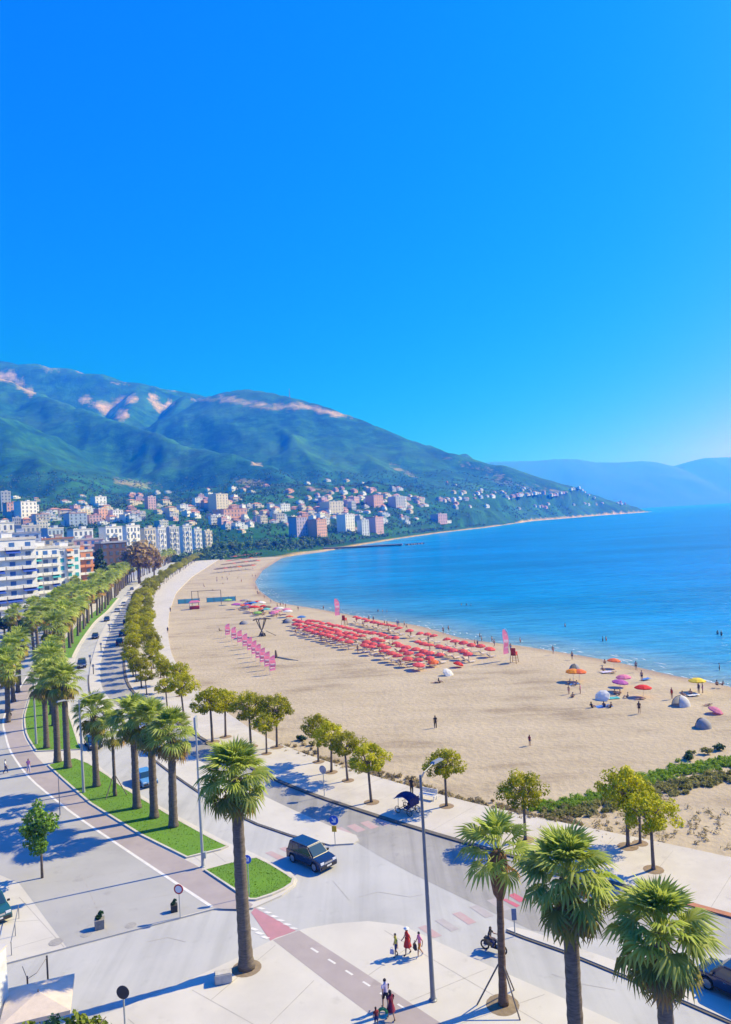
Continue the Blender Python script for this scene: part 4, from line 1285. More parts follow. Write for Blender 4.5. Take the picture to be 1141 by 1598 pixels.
for i, (px, py, s, lb) in enumerate([(473, 1155, 0.75, 'small dark bush on the sand above the leftmost spaced promenade pine'), (488, 1163, 0.5, 'tiny dry bush on the sand right of the small dark bush'), (1075, 1184, 0.8, 'dry bush on the sand above the dune scrub, left of three'),
                                     (1104, 1176, 0.75, 'dry bush on the sand above the dune scrub, middle of three'), (1122, 1169, 0.8, 'dry bush on the sand above the dune scrub, upper right of three'), (1076, 1179, 0.6, 'small dark bush behind the left dry bush near the dune scrub')]):
    nr = np.random.default_rng(70 + i); g = G(px, py, SAND_Z)
    cen = [(r.gauss(0, .35) * s, r.gauss(0, .35) * s, 0.3 * s + .25 * r.random()) for _ in range(9)]
    V, F, T = leaf_cloud(cen, [0.42 * s] * 9, 40, 0.16, nr, 0.8, 0.4, 1.8, 0.2)
    o = empty('bush', lb, 'bush', g, 0, 'small bushes on the sand')
    mesh_obj('foliage', np_mesh('foliage', V, F, [M_OLIVE if i % 2 else M_LEAFD], tint=T), o)
    mb = MB()
    for k in range(4): mb.tube([(0, 0, 0), (0.3 * s * math.cos(k * 1.6), 0.3 * s * math.sin(k * 1.6), 0.5 * s)], [0.03, 0.012], 5)
    mb.build('stem', M_BARK, o)
# ================================================================== BUILDINGS
def plaster(name, c):
    return mat('plaster_' + name, c, 0.85, scale=0.5, col2=tuple(x * 0.86 for x in c))
WALLS = {'white': plaster('white', (0.82, 0.82, 0.80)), 'cream': plaster('cream', (0.70, 0.62, 0.46)), 'salmon': plaster('salmon', (0.68, 0.38, 0.27)), 'pink': plaster('pink', (0.66, 0.42, 0.42)),
         'grey': plaster('grey', (0.48, 0.49, 0.50)), 'blue': plaster('blue', (0.40, 0.50, 0.62)), 'brown': plaster('brown', (0.22, 0.14, 0.10)), 'orange': plaster('orange', (0.66, 0.27, 0.13)), 'lilac': plaster('lilac', (0.48, 0.42, 0.55))}
M_SLAB = mat('balcony_white', (0.74, 0.73, 0.71), 0.8, scale=1)
M_TILE = mat('roof_tiles', (0.52, 0.26, 0.16), 0.9, scale=2, col2=(0.42, 0.19, 0.11))
M_FLAT = mat('flat_roof', (0.58, 0.56, 0.53), 0.9, scale=0.4)
M_WIN = mat('window_glass', (0.15, 0.19, 0.25), 0.15, scale=1, spec=0.8)
M_WINB = mat('blue_shutter', (0.05, 0.16, 0.42), 0.5, scale=1)
M_WINT = mat('teal_shutter', (0.05, 0.38, 0.42), 0.5, scale=1)
M_AWN = {'blue': mat('awning_blue', (0.03, 0.10, 0.5), 0.8), 'teal': mat('awning_teal', (0.06, 0.42, 0.45), 0.8), 'orange': mat('awning_orange', (0.62, 0.25, 0.10), 0.8)}

def unit_box(name, s, m):
    mb = MB(); mb.box((0, 0, 0), s); return mb.mesh(name, m)
WIN_ME = {}
def win_mesh(w, h, m):
    k = (round(w, 1), round(h, 1), m.name)
    if k not in WIN_ME:
        mb = MB(); mb.box((0, 0, 0), (w, 0.12, h)); WIN_ME[k] = mb.mesh('window', m)
    return WIN_ME[k]
BAL_ME = {}
def bal_mesh(w, d, m):
    k = (round(w, 1), round(d, 1), m.name)
    if k not in BAL_ME:
        mb = MB(); mb.box((0, -d / 2, 0), (w, d, 0.16)); mb.box((0, -d + 0.06, 0.58), (w, 0.10, 0.99)); mb.box((-w / 2 + .05, -d / 2 - .06, 0.58), (0.1, d - .13, 0.98)); mb.box((w / 2 - .05, -d / 2 - .06, 0.58), (0.1, d - .13, 0.98))
        BAL_ME[k] = mb.mesh('balcony', m)
    return BAL_ME[k]

def apartment(label, px0, px1, py_top, D, base, floors, cols, wall, win=M_WIN, balc=None, rot=35, depth=14, roof='flat', awn=None, group=None, side=True, shop=True, seed=0):
    r = random.Random(seed or hash(label) % 9999)
    a, b = P(px0, py_top, D), P(px1, py_top, D)
    rz = rad(rot)
    span = b.x - a.x
    w = span / max(0.5, (math.cos(rz) + 0.12)) if depth else span * 0.82
    depth = depth or span * 0.52
    h = a.z - base
    o = empty('apartment_block', label, 'apartment block', ((a.x + b.x) / 2, D, base), rz, group)
    mb = MB(); mb.box((0, depth / 2, h / 2 - 1), (w, depth, h + 2)); mb.build('wall', WALLS[wall], o)
    mb = MB()
    mb.box((0, depth / 2, h + 0.1), (w + 0.5, depth + 0.5, 0.22))
    for x, y, sx, sy in ((0, -0.1, w + .5, .2), (0, depth + .1, w + .5, .2), (-w / 2 - .1, depth / 2, .2, depth), (w / 2 + .1, depth / 2, .2, depth)):
        mb.box((x, y, h + 0.62), (sx, sy, 0.8))
    rf = mb.build('roof', M_FLAT if roof == 'flat' else M_TILE, o)
    mb = MB(); mb.box((w * 0.15, depth * .5, h + 1.5), (min(4, w * .4), 4, 2.6)); mb.box((w * .15, depth * .5, h + 2.9), (min(4.4, w * .44), 4.4, .2)); mb.build('stair_house', WALLS[wall], rf)
    for k in range(2):
        mb = MB(); mb.lathe([(0.6, 0.4), (0.6, 1.6), (0.3, 1.75)], 8, 0, (-w * .3 + k * 1.8, depth * .4, h)); mb.build('water_tank', M_SLAB, rf)
    fh = h / floors
    cw = w / cols
    for f in range(floors):
        z = f * fh
        for c in range(cols):
            x = -w / 2 + (c + 0.5) * cw
            wm = win if r.random() < 0.75 else M_WIN
            mesh_obj('window', win_mesh(min(cw * .5, 2.0), fh * 0.55, wm), o, (x, -0.02, z + fh * 0.48))
            if balc and f > 0 and (c % 2 == (0 if balc == 'odd' else 0) or balc == 'all'):
                mesh_obj('balcony', bal_mesh(cw * 0.94, 1.35, M_SLAB if r.random() < .8 else WALLS[wall]), o, (x, 0, z))
                if awn and r.random() < 0.4:
                    q = MB(); q.add([(-cw * .45, 0, 0), (cw * .45, 0, 0), (cw * .45, -1.3, -0.8), (-cw * .45, -1.3, -0.8), (-cw * .45, -1.3, -1.1), (cw * .45, -1.3, -1.1)], [(0, 3, 2, 1), (3, 4, 5, 2)])
                    q.build('awning', M_AWN[r.choice(awn)], o, (x, -0.05, z + fh * 0.93))
        if side:
            for k in range(2):
                s_ = mesh_obj('window', win_mesh(1.3, fh * .5, M_WIN), o, (-w / 2 - 0.02, depth * (0.3 + 0.4 * k), z + fh * .5)); s_.rotation_euler = (0, 0, rad(90))
    return o

AB = 'apartment blocks along the avenue'
apartment('tall white apartment block with blue shutters at the left edge, nearest of the row', -34, 44, 846, 268, 0, 8, 4, 'white', M_WINB, 'all', 50, awn=['blue'], group=AB, seed=1)
apartment('white apartment block with blue shaded balconies, second from the left edge', 40, 86, 858, 290, 0, 7, 4, 'white', M_WINB, 'all', 50, awn=['blue', 'teal'], group=AB, seed=2)
apartment('white and teal apartment block between the blue-shuttered one and the orange one', 84, 120, 857, 325, 0, 7, 4, 'white', M_WINT, 'odd', 50, awn=['teal', 'orange'], group=AB, seed=3)
apartment('narrow orange apartment block at the right end of the near row', 118, 142, 862, 345, 0, 6, 2, 'orange', M_WIN, 'all', 50, group=AB, seed=4)
apartment('brown brick-coloured building behind the large brown-leaved tree', 160, 196, 848, 430, 0, 6, 4, 'brown', M_WIN, None, 36, group=AB, seed=5)
apartment('white block behind the left edge block with a flat roof terrace', -20, 60, 836, 420, 0, 9, 6, 'white', M_WIN, 'odd', 30, group=AB, seed=6)
apartment('cream block with salmon roof slab behind the white and teal one', 60, 112, 843, 450, 0, 8, 5, 'cream', M_WIN, 'odd', 34, roof='tile', group=AB, seed=7)
apartment('pink block rising above the dark pointed tree', 108, 160, 844, 480, 0, 7, 5, 'pink', M_WINB, 'odd', 34, group=AB, seed=8)
# mid row of white blocks by the far palms
mids = [(160, 196, 824, 620, 'white'), (192, 224, 822, 660, 'white'), (222, 246, 826, 640, 'cream'), (244, 262, 825, 690, 'white'), (260, 284, 824, 720, 'grey'), (282, 302, 822, 760, 'white'), (300, 318, 827, 800, 'white'), (316, 335, 830, 840, 'cream'),
        (110, 150, 828, 600, 'white'), (70, 104, 826, 620, 'blue'), (30, 66, 822, 640, 'grey'), (-20, 26, 818, 640, 'white')]
for i, (x0, x1, yt, D, c) in enumerate(sorted(mids)):
    apartment('%s block, %s from the left in the row of mid-distance flat-roofed blocks' % (c, nth(i + 1)), x0, x1, yt, D, 0 if D < 690 else 0.5, 6, 4, c, M_WIN, 'odd', 50 + 4 * (i % 3), 0, group='mid-distance blocks', side=False, seed=30 + i)
# larger blocks on the slopes
def slope_block(label, px0, px1, py_top, py_base, floors, cols, wall, roof='flat', rot=35, win=M_WIN, balc=None):
    h = hit((px0 + px1) / 2, py_base, 690)
    if h is None: return
    p = h[0]
    return apartment(label, px0, px1, py_top, p.y, p.z - 1, floors, cols, wall, win, balc, rot, 0, roof, group='larger blocks on the slope', side=False)
SB = [(330, 363, 772, 800, 7, 4, 'cream', 'flat'), (340, 395, 796, 812, 3, 7, 'salmon', 'tile'), (228, 246, 776, 795, 5, 3, 'pink', 'flat'), (455, 487, 808, 838, 6, 4, 'lilac', 'tile'), (484, 520, 812, 838, 6, 5, 'salmon', 'tile'),
      (530, 562, 804, 832, 6, 4, 'white', 'flat'), (560, 580, 812, 836, 5, 3, 'white', 'flat'), (576, 608, 808, 834, 6, 5, 'pink', 'tile'), (505, 545, 784, 802, 4, 5, 'cream', 'flat'), (575, 606, 774, 792, 4, 4, 'salmon', 'tile'), (610, 640, 776, 794, 4, 4, 'grey', 'flat'),
      (0, 18, 768, 800, 7, 3, 'grey', 'flat'), (8, 34, 786, 806, 4, 4, 'pink', 'tile'), (28, 62, 784, 812, 5, 4, 'white', 'flat'), (104, 140, 802, 822, 4, 4, 'blue', 'tile'), (145, 170, 776, 790, 3, 3, 'white', 'flat'), (150, 172, 795, 812, 4, 3, 'salmon', 'flat'), (620, 640, 776, 792, 4, 3, 'white', 'flat')]
SB.sort()
for i, (x0, x1, yt, yb, fl, co, wa, ro) in enumerate(SB):
    slope_block('%s block with %s roof, %s from the left among the larger blocks on the slope' % (wa, 'tiled' if ro == 'tile' else 'flat', nth(i + 1)), x0, x1, yt, yb, fl, co, wa, ro, 46 + (i * 7) % 18)

LB = []
rb = random.Random(55)
for i in range(34):
    x = rb.uniform(-10, 690); yb = rb.triangular(792, 834, 816) - (x > 450) * rb.uniform(0, 16)
    wpx = rb.uniform(14, 30); LB.append((x, wpx, yb - rb.uniform(7, 14), yb, rb.choice(['white', 'white', 'cream', 'white', 'pink', 'grey']), rb.choice(['flat', 'flat', 'tile'])))
LB.sort()
for i, (x, wpx, yt, yb, wa, ro) in enumerate(LB):
    slope_block('%s block, %s from the left among low blocks on the lower slope' % (wa, nth(i + 1)), x, x + wpx, yt, yb, 3, 4, wa, ro, 44 + (i * 7) % 22)
# ---- small houses on the slopes
HOUSE = {}
def house_meshes(kind, c):
    k = (kind, c)
    if k not in HOUSE:
        w, d, h = {'low': (12, 10, 6.5), 'mid': (13, 11, 10), 'tall': (12, 11, 15)}[kind]
        mb = MB(); mb.box((0, 0, h / 2 - 2), (w, d, h + 4)); mb.box((w * .55, -d * .1, h * .3 - 2), (w * .6, d * .7, h * .6 + 4)); mb.box((-w * .2, -d * .5 - 1.0, h * .42), (w * .5, 2.0, .35)); wall = mb.mesh('wall', WALLS[c])
        mb = MB()
        if c in ('salmon', 'cream') or (kind == 'low' and c != 'grey'):
            e = 0.6; hw, hd = w / 2 + e, d / 2 + e
            mb.add([(-hw, -hd, h), (hw, -hd, h), (hw, hd, h), (-hw, hd, h), (-hw * .35, 0, h + 2.4), (hw * .35, 0, h + 2.4)], [(0, 1, 5, 4), (1, 2, 5), (2, 3, 4, 5), (3, 0, 4), (3, 2, 1, 0)])
            roof = mb.mesh('roof', M_TILE)
        else:
            mb.box((0, 0, h + .2), (w + .6, d + .6, .4)); mb.box((2, 1, h + 1.4), (4, 4, 2.2)); mb.box((w * .56, -d * .1, h * .6 + .2), (w * .62, d * .75, .3)); roof = mb.mesh('roof', M_FLAT)
        wins = []
        nf = max(2, int(h / 3.2))
        for f in range(nf):
            for x in (-w * .27, w * .27): wins.append((x, -d / 2 - .02, (f + .5) * h / nf))
        HOUSE[k] = (wall, roof, wins, win_mesh(1.5, 1.4, M_WIN))
    return HOUSE[k]
r = random.Random(21)
spots = []
def zone(name, n, fx, fy, kinds):
    c = 0
    t = 0
    while c < n and t < n * 6:
        t += 1
        px = fx(); py = fy(px)
        h = hit(px, py, 690)
        if h is None or h[1] < 45: continue
        p = h[0]
        if any((p - q[1]).length < 13 for q in spots): continue
        spots.append((name, p, px, r.choice(kinds))); c += 1
def tri(a, b, m): return r.triangular(a, b, m)
zone('town slope left of the hillside', 66, lambda: r.uniform(0, 330), lambda x: r.triangular(770, 832, 815) - 0.02 * x, ['low', 'low', 'mid', 'mid', 'tall'])
zone('slope above the far beach', 72, lambda: r.uniform(330, 560), lambda x: r.triangular(756, 834, 800), ['low', 'low', 'mid', 'mid'])
zone('crowded hill above the pier', 80, lambda: r.triangular(440, 720, 570), lambda x: r.triangular(748 + max(0, x - 560) * .18, 826, 780), ['low', 'low', 'mid', 'mid'])
zone('steep coast towards the cape', 72, lambda: r.uniform(690, 985), lambda x: r.triangular(738 + (x - 690) * .17, 800, 780), ['low', 'low', 'mid'])
bycol = {}
for z, p, px, kd in spots:
    c = r.choice(['white'] * 8 + ['cream'] * 4 + ['salmon', 'pink', 'grey', 'pink', 'salmon'])
    bycol.setdefault((z, c), []).append((px, p, kd))
for (z, c), lst in bycol.items():
    lst.sort(key=lambda q: q[0])
    for i, (px, p, kd) in enumerate(lst):
        wall, roof, wins, wm = house_meshes(kd, c)
        s = r.uniform(0.62, 1.05)
        o = empty('hillside_house', '%s house, %s %s one from the left on the %s' % (c, nth(i + 1), c, z), 'house', p, rad(r.uniform(38, 68)), 'houses on the ' + z, (s * r.uniform(.75, 1.5), s * r.uniform(.8, 1.2), s * r.uniform(.65, 1.1)))
        mesh_obj('wall', wall, o); mesh_obj('roof', roof, o)
        for q in wins: mesh_obj('window', wm, o, q)

# ---- woods and scrub between the houses
nr = np.random.default_rng(8)
N = 34000
wy = 690 + (nr.random(N) ** 1.3) * 2200; wx = nr.uniform(-1, 1, N) * wy * 0.62
wz, wd = terrain_z(wx, wy)
wpx, wpy = px_of(wx, wy, wz)
dens = fbm(wx / 120, wy / 120, 3) + 0.5
ok = (wd > np.where(wy > 2000, 10, 32)) & (wz < 210) & (dens > nr.uniform(0.25, 0.62, N)) & (wpx > -40) & (wpx < 1030)
hp = np.array([(p.x, p.y) for _, p, _, _ in spots])
keep = []
for i in np.where(ok)[0]:
    if np.min(np.hypot(hp[:, 0] - wx[i], hp[:, 1] - wy[i] - 4)) > 11: keep.append(i)
keep = np.array(keep[:9500])
cent = np.stack([wx[keep], wy[keep], wz[keep] + 2.2], -1)
M_WOOD1 = leaf_mat('far_wood_leaves', (0.03, 0.085, 0.025), (0.14, 0.23, 0.06), 0.1, 0.8, 0.0)
V, F, T = leaf_cloud(cent, nr.uniform(2.2, 5.0, len(cent)), 12, 2.2, nr, 0.8, 0.5, 1.4, 0.2)
tag(mesh_obj('far_woodland', np_mesh('far_woodland', V, F, [M_WOOD1], tint=T)), 'dark green woodland and scrub filling the slopes between the houses', 'woodland', kind='stuff')
# belt of trees behind the far beach
for i in range(14):
    px = 335 + i * 13.5
    h = hit(px, 861 - i * 0.75, 600)
    if h is None: continue
    p = h[0]
    tree('%s tree from the left in the green belt behind the far beach' % nth(i + 1), p, TM[[0, 4, 2, 0, 4, 2, 2, 1][i % 8]], r.uniform(1.0, 1.35), 'trees behind the far beach')
# mast on the ridge
p = P(452, 620, 3700)
o = empty('radio_mast', 'thin radio mast on the mountain ridge', 'mast', (p.x, p.y, p.z - 8))
mb = MB(); mb.tube([(0, 0, 0), (0, 0, 52)], [2.4, 0.9], 5); mb.build('mast', mat('mast_steel', (0.25, 0.25, 0.27), 0.6), o)
mb = MB(); mb.box((0, 0, 34), (5, 2, 2)); mb.box((0, 0, 40), (4, 2, 1.5)); mb.build('antenna', MATS['mast_steel'], o)
# low pier and breakwater
M_PIER = mat('pier_stone', (0.20, 0.17, 0.15), 0.9, scale=0.3)
a, b = G(505, 857, 0), G(628, 850.5, 0)
o = empty('pier', 'long low dark pier in the water off the far beach', 'pier', (a.x, a.y, SEA_Z))
d = b - a
mb = MB(); mb.box((d.x / 2, d.y / 2, 1.4), (d.xy.length, 11, 1.6), rz=math.atan2(d.y, d.x)); mb.build('deck', M_PIER, o)
for k in range(14):
    q = d * (k + .5) / 14
    mb = MB(); mb.tube([(q.x, q.y, -2), (q.x, q.y, 1.1)], 0.6, 6); mb.build('pile', M_PIER, o)
a, b = G(632, 850, 0), G(662, 847.5, 0); d = b - a
o = empty('breakwater', 'short dark breakwater just beyond the pier end', 'breakwater', (a.x, a.y, SEA_Z))
for k in range(10):
    q = d * (k + .5) / 10
    mb = MB(); mb.box((q.x, q.y, 0.2), (d.length / 9, 5, 2.2), rz=k * .7, taper=.6); mb.build('boulder', M_PIER, o)
# ================================================================== PEOPLE
def skin_body(J, E, R, sub=1):
    me = bpy.data.meshes.new('body')
    names = list(J)
    me.from_pydata([J[k] for k in names], [(names.index(a), names.index(b)) for a, b in E], [])
    o = bpy.data.objects.new('tmp', me); COL.objects.link(o)
    sk = o.modifiers.new('s', 'SKIN'); sk.use_smooth_shade = True
    sk.branch_smoothing = 0.6
    for i, k in enumerate(names):
        me.skin_vertices[0].data[i].radius = R[k] if hasattr(R[k], '__len__') else (R[k], R[k])
        me.skin_vertices[0].data[i].use_root = (k == 'pel')
    ss = o.modifiers.new('u', 'SUBSURF'); ss.levels = sub; ss.render_levels = sub
    dg = bpy.context.evaluated_depsgraph_get()
    ev = o.evaluated_get(dg)
    out = bpy.data.meshes.new_from_object(ev)
    bpy.data.objects.remove(o)
    return out

def pose_joints(pose):
    # facing +X, left is +Y, height 1.75
    J = {'pel': (0, 0, .95), 'sp': (0, 0, 1.14), 'ch': (0.01, 0, 1.34), 'nk': (0, 0, 1.50), 'hb': (0.015, 0, 1.57), 'hm': (0.025, 0, 1.655), 'ht': (0.01, 0, 1.735)}
    for s, n in ((1, 'L'), (-1, 'R')):
        J['sh' + n] = (0, .175 * s, 1.42); J['el' + n] = (-.02, .235 * s, 1.14); J['wr' + n] = (.06, .25 * s, .90); J['ha' + n] = (.085, .245 * s, .81)
        J['hi' + n] = (0, .095 * s, .90); J['kn' + n] = (.015, .105 * s, .50); J['an' + n] = (-.01, .105 * s, .09); J['to' + n] = (.15, .12 * s, .035)
    if pose == 'walk':
        J['knL'] = (.17, .10, .53); J['anL'] = (.20, .10, .11); J['toL'] = (.35, .11, .06)
        J['knR'] = (-.03, -.10, .50); J['anR'] = (-.27, -.10, .14); J['toR'] = (-.14, -.11, .04)
        J['elL'] = (-.14, .23, 1.17); J['wrL'] = (-.10, .25, .93); J['haL'] = (-.06, .25, .85)
        J['elR'] = (.06, -.24, 1.15); J['wrR'] = (.22, -.23, .97); J['haR'] = (.30, -.22, .91)
    if pose == 'hold':   # walking with the near hand held out sideways
        J['elL'] = (.02, .36, 1.19); J['wrL'] = (.06, .52, 1.02); J['haL'] = (.08, .58, .96)
        J['knL'] = (.12, .10, .52); J['anL'] = (.14, .10, .10); J['toL'] = (.29, .11, .05)
        J['anR'] = (-.16, -.10, .11); J['toR'] = (-.02, -.11, .04)
    if pose in ('sit', 'ride'):
        dz = -.83 if pose == 'sit' else -.22
        for k in list(J):
            x, y, z = J[k]; lean = (z - .95) * (-.22 if pose == 'sit' else .12)
            J[k] = (x + lean, y, z + dz)
        h = .95 + dz
        for s, n in ((1, 'L'), (-1, 'R')):
            J['hi' + n] = (.02, .10 * s, h - .03)
            if pose == 'sit':
                J['kn' + n] = (.38, .14 * s, .38); J['an' + n] = (.62, .12 * s, .08); J['to' + n] = (.76, .14 * s, .07)
                J['el' + n] = (-.16, .27 * s, .34); J['wr' + n] = (-.05 if s > 0 else .12, .24 * s, .24); J['ha' + n] = (.02 if s > 0 else .2, .22 * s, .26)
            else:
                J['kn' + n] = (.40, .16 * s, h - .08); J['an' + n] = (.30, .16 * s, .36); J['to' + n] = (.46, .17 * s, .32)
                J['el' + n] = (.20, .28 * s, .98); J['wr' + n] = (.42, .27 * s, 1.0); J['ha' + n] = (.50, .25 * s, 1.0)
    if pose == 'lie':
        for k in list(J):
            x, y, z = J[k]; J[k] = (z - .95, y * 1.1, .12 + x * .6)
    return J
RAD = {'pel': (.135, .15), 'sp': (.115, .135), 'ch': (.125, .16), 'nk': .055, 'hb': .07, 'hm': (.095, .085), 'ht': .06}
for n in 'LR':
    RAD.update({'sh' + n: .062, 'el' + n: .042, 'wr' + n: .03, 'ha' + n: .036, 'hi' + n: .09, 'kn' + n: .06, 'an' + n: .04, 'to' + n: .034})
EDG = [('pel', 'sp'), ('sp', 'ch'), ('ch', 'nk'), ('nk', 'hb'), ('hb', 'hm'), ('hm', 'ht')]
for n in 'LR':
    EDG += [('ch', 'sh' + n), ('sh' + n, 'el' + n), ('el' + n, 'wr' + n), ('wr' + n, 'ha' + n), ('pel', 'hi' + n), ('hi' + n, 'kn' + n), ('kn' + n, 'an' + n), ('an' + n, 'to' + n)]
REG = {('pel', 'sp'): 'belly', ('sp', 'ch'): 'torso', ('ch', 'nk'): 'torso', ('nk', 'hb'): 'neck', ('hb', 'hm'): 'head', ('hm', 'ht'): 'head'}
for n in 'LR':
    REG.update({('ch', 'sh' + n): 'torso', ('sh' + n, 'el' + n): 'arm', ('el' + n, 'wr' + n): 'fore', ('wr' + n, 'ha' + n): 'hand', ('pel', 'hi' + n): 'hip', ('hi' + n, 'kn' + n): 'thigh', ('kn' + n, 'an' + n): 'shin', ('an' + n, 'to' + n): 'foot'})
BODY = {}
def body_of(pose):
    if pose in BODY: return BODY[pose]
    J = pose_joints(pose)
    me = skin_body(J, EDG, RAD)
    V = [v.co.copy() for v in me.vertices]; N = [v.normal.copy() for v in me.vertices]
    def reg(p):
        best, br, bt = 1e9, None, 0
        for a, b in EDG:
            A, B = Vector(J[a]), Vector(J[b]); d = B - A
            t = max(0, min(1, (p - A).dot(d) / d.length_squared))
            q = (p - A - d * t).length / (RAD[a] if not hasattr(RAD[a], '__len__') else RAD[a][1])
            if q < best: best, br, bt = q, REG[(a, b)], t
        return br, bt
    fr = []
    for f in me.polygons:
        fr.append((tuple(f.vertices),) + reg(f.center))
    # fingers, nose and ears belong to the body mesh
    mb = MB()
    mb.v = [tuple(v) for v in V]; mb.f = [f[0] for f in fr]; mb.m = [0] * len(mb.f)
    for n, s in (('L', 1), ('R', -1)):
        w, h = Vector(J['wr' + n]), Vector(J['ha' + n]); d = (h - w).normalized()
        side = d.cross(Vector((0, 1, 0))); side = side.normalized() if side.length > .1 else Vector((1, 0, 0))
        for k, (off, ln) in enumerate(((-.026, .065), (-.009, .078), (.009, .072), (.026, .055))):
            a = h + side * off; inward = Vector((0, -s, 0)) * .012
            mb.tube([a - d * .01, a + d * ln * .55, a + d * ln + inward], [.0085, .008, .0055], 5)
        a = h - d * .045 + side * .03
        mb.tube([a, a + side * .03 + d * .02, a + side * .035 + d * .055], [.010, .009, .006], 5)
    hm = Vector(J['hm']); up = (Vector(J['ht']) - Vector(J['hb'])).normalized()
    fw = Vector((1, 0, 0)) if pose != 'lie' else Vector((0, 0, 1))
    fw = (fw - up * fw.dot(up)).normalized(); lf = up.cross(fw)
    mb.tube([hm + fw * .085 + up * .012, hm + fw * .112 - up * .018], [.008, .014], 5)
    for s in (1, -1): mb.box(hm + lf * .088 * s - up * .005, (.02, .012, .05))
    body = mb.mesh('body', mat('skin', (0.42, 0.25, 0.17), 0.6, scale=3, var=.05), smooth=True)
    eyes = MB()
    for s in (1, -1): eyes.box(hm + fw * .092 + lf * .032 * s + up * .012, (.012, .016, .010))
    eyes.box(hm + fw * .090 - up * .045, (.012, .04, .008))
    eyes = eyes.mesh('face_features', mat('face_dark', (0.10, 0.05, 0.04), 0.6))
    def shell(sel, off, name, extra=None):
        q = MB(); idx = {}
        for f, rg, t in fr:
            c = sum((V[i] for i in f), Vector()) / len(f)
            if sel(rg, t, c):
                ff = []
                for i in f:
                    if i not in idx:
                        idx[i] = len(q.v); q.v.append(tuple(V[i] + N[i] * off))
                    ff.append(idx[i])
                q.f.append(tuple(ff)); q.m.append(0)
        return q.mesh(name, None or mat('cloth_base', (.5, .5, .5), .85), smooth=True) if q.f else None
    parts = {'shirt': shell(lambda g, t, c: g in ('torso', 'belly') or (g == 'arm' and t < .55), .014, 'shirt'),
             'shorts': shell(lambda g, t, c: g in ('hip',) or (g == 'belly' and t < .35) or (g == 'thigh' and t < .75), .018, 'shorts'),
             'trousers': shell(lambda g, t, c: g in ('hip', 'thigh', 'shin') or (g == 'belly' and t < .3), .018, 'trousers'),
             'trunks': shell(lambda g, t, c: g == 'hip' or (g == 'thigh' and t < .4) or (g == 'belly' and t < .25), .014, 'swim_trunks'),
             'swimsuit': shell(lambda g, t, c: g in ('hip', 'belly') or (g == 'torso' and t < .6) or (g == 'thigh' and t < .12), .010, 'swimsuit'),
             'bikini': shell(lambda g, t, c: g == 'hip', .010, 'bikini'),
             'hair': shell(lambda g, t, c: g == 'head' and ((c - hm).dot(fw) < .035 or (c - hm).dot(up) > .05) and (c - hm).dot(up) > -.06, .016, 'hair'),
             'shoes': shell(lambda g, t, c: g == 'foot', .012, 'shoes')}
    # a skirt that hangs from the waist
    if pose in ('stand', 'walk', 'hold'):
        q = MB(); q.lathe([(.165, 1.12), (.16, .98), (.22, .80), (.27, .56)], 14, caps=False)
        parts['skirt'] = q.mesh('skirt', mat('cloth_base', (.5, .5, .5), .85), smooth=True)
    q = MB()
    q.tube([hm - fw * .07 + up * .03, hm - fw * .12 - up * .06, hm - fw * .11 - up * .20], [.07, .06, .03], 8)
    parts['long_hair'] = q.mesh('long_hair', mat('cloth_base', (.5, .5, .5), .85), smooth=True)
    q = MB(); c = hm + up * .055
    M3 = Matrix((fw, lf, up)).transposed()
    prof = [(.19, .0), (.185, .012), (.11, .02), (.10, .075), (.06, .10)]
    vs, fs = [], []
    for rr_, zz in prof:
        for k in range(14): a = k / 14 * 6.2832; vs.append(M3 @ Vector((rr_ * math.cos(a), rr_ * math.sin(a), zz)) + c)
    for i in range(4):
        for k in range(14): fs.append((i * 14 + k, i * 14 + (k + 1) % 14, (i + 1) * 14 + (k + 1) % 14, (i + 1) * 14 + k))
    fs.append(tuple(range(56, 70))); q.add(vs, fs)
    parts['hat'] = q.mesh('hat', mat('cloth_base', (.5, .5, .5), .85), smooth=True)
    BODY[pose] = (body, eyes, parts)
    return BODY[pose]
CLOTH = {'white': (.72, .72, .70), 'black': (.02, .02, .025), 'red': (.55, .035, .03), 'maroon': (.22, .02, .05), 'navy': (.02, .03, .12), 'blue': (.04, .16, .5), 'yellow': (.68, .55, .05), 'orange': (.75, .25, .03),
         'pink': (.75, .25, .38), 'purple': (.20, .08, .32), 'lilac': (.52, .48, .66), 'green': (.06, .32, .10), 'teal': (.05, .38, .42), 'grey': (.25, .25, .26), 'brown': (.10, .05, .03), 'blond': (.42, .28, .12), 'olive': (.25, .26, .05), 'dark red': (.25, .03, .03)}
def cloth(c): return mat('cloth_' + c.replace(' ', '_'), CLOTH[c], 0.85, scale=8, var=.06)
def person(label, loc, face=0.0, pose='stand', h=1.72, wear=(), hair='black', group=None):
    body, eyes, parts = body_of(pose)
    o = empty('person', label, 'person', loc, face, group, h / 1.75)
    b = mesh_obj('body', body, o)
    e = mesh_obj('face_features', eyes, o)
    for kind, col in list(wear) + [('hair', hair)]:
        me = parts.get(kind)
        if me is None: continue
        c = mesh_obj(me.name.split('.')[0], me, o)
        c.material_slots[0].link = 'OBJECT'; c.material_slots[0].material = cloth(col)
    return o
def toward(p, q): return math.atan2(q[1] - p[1], q[0] - p[0])

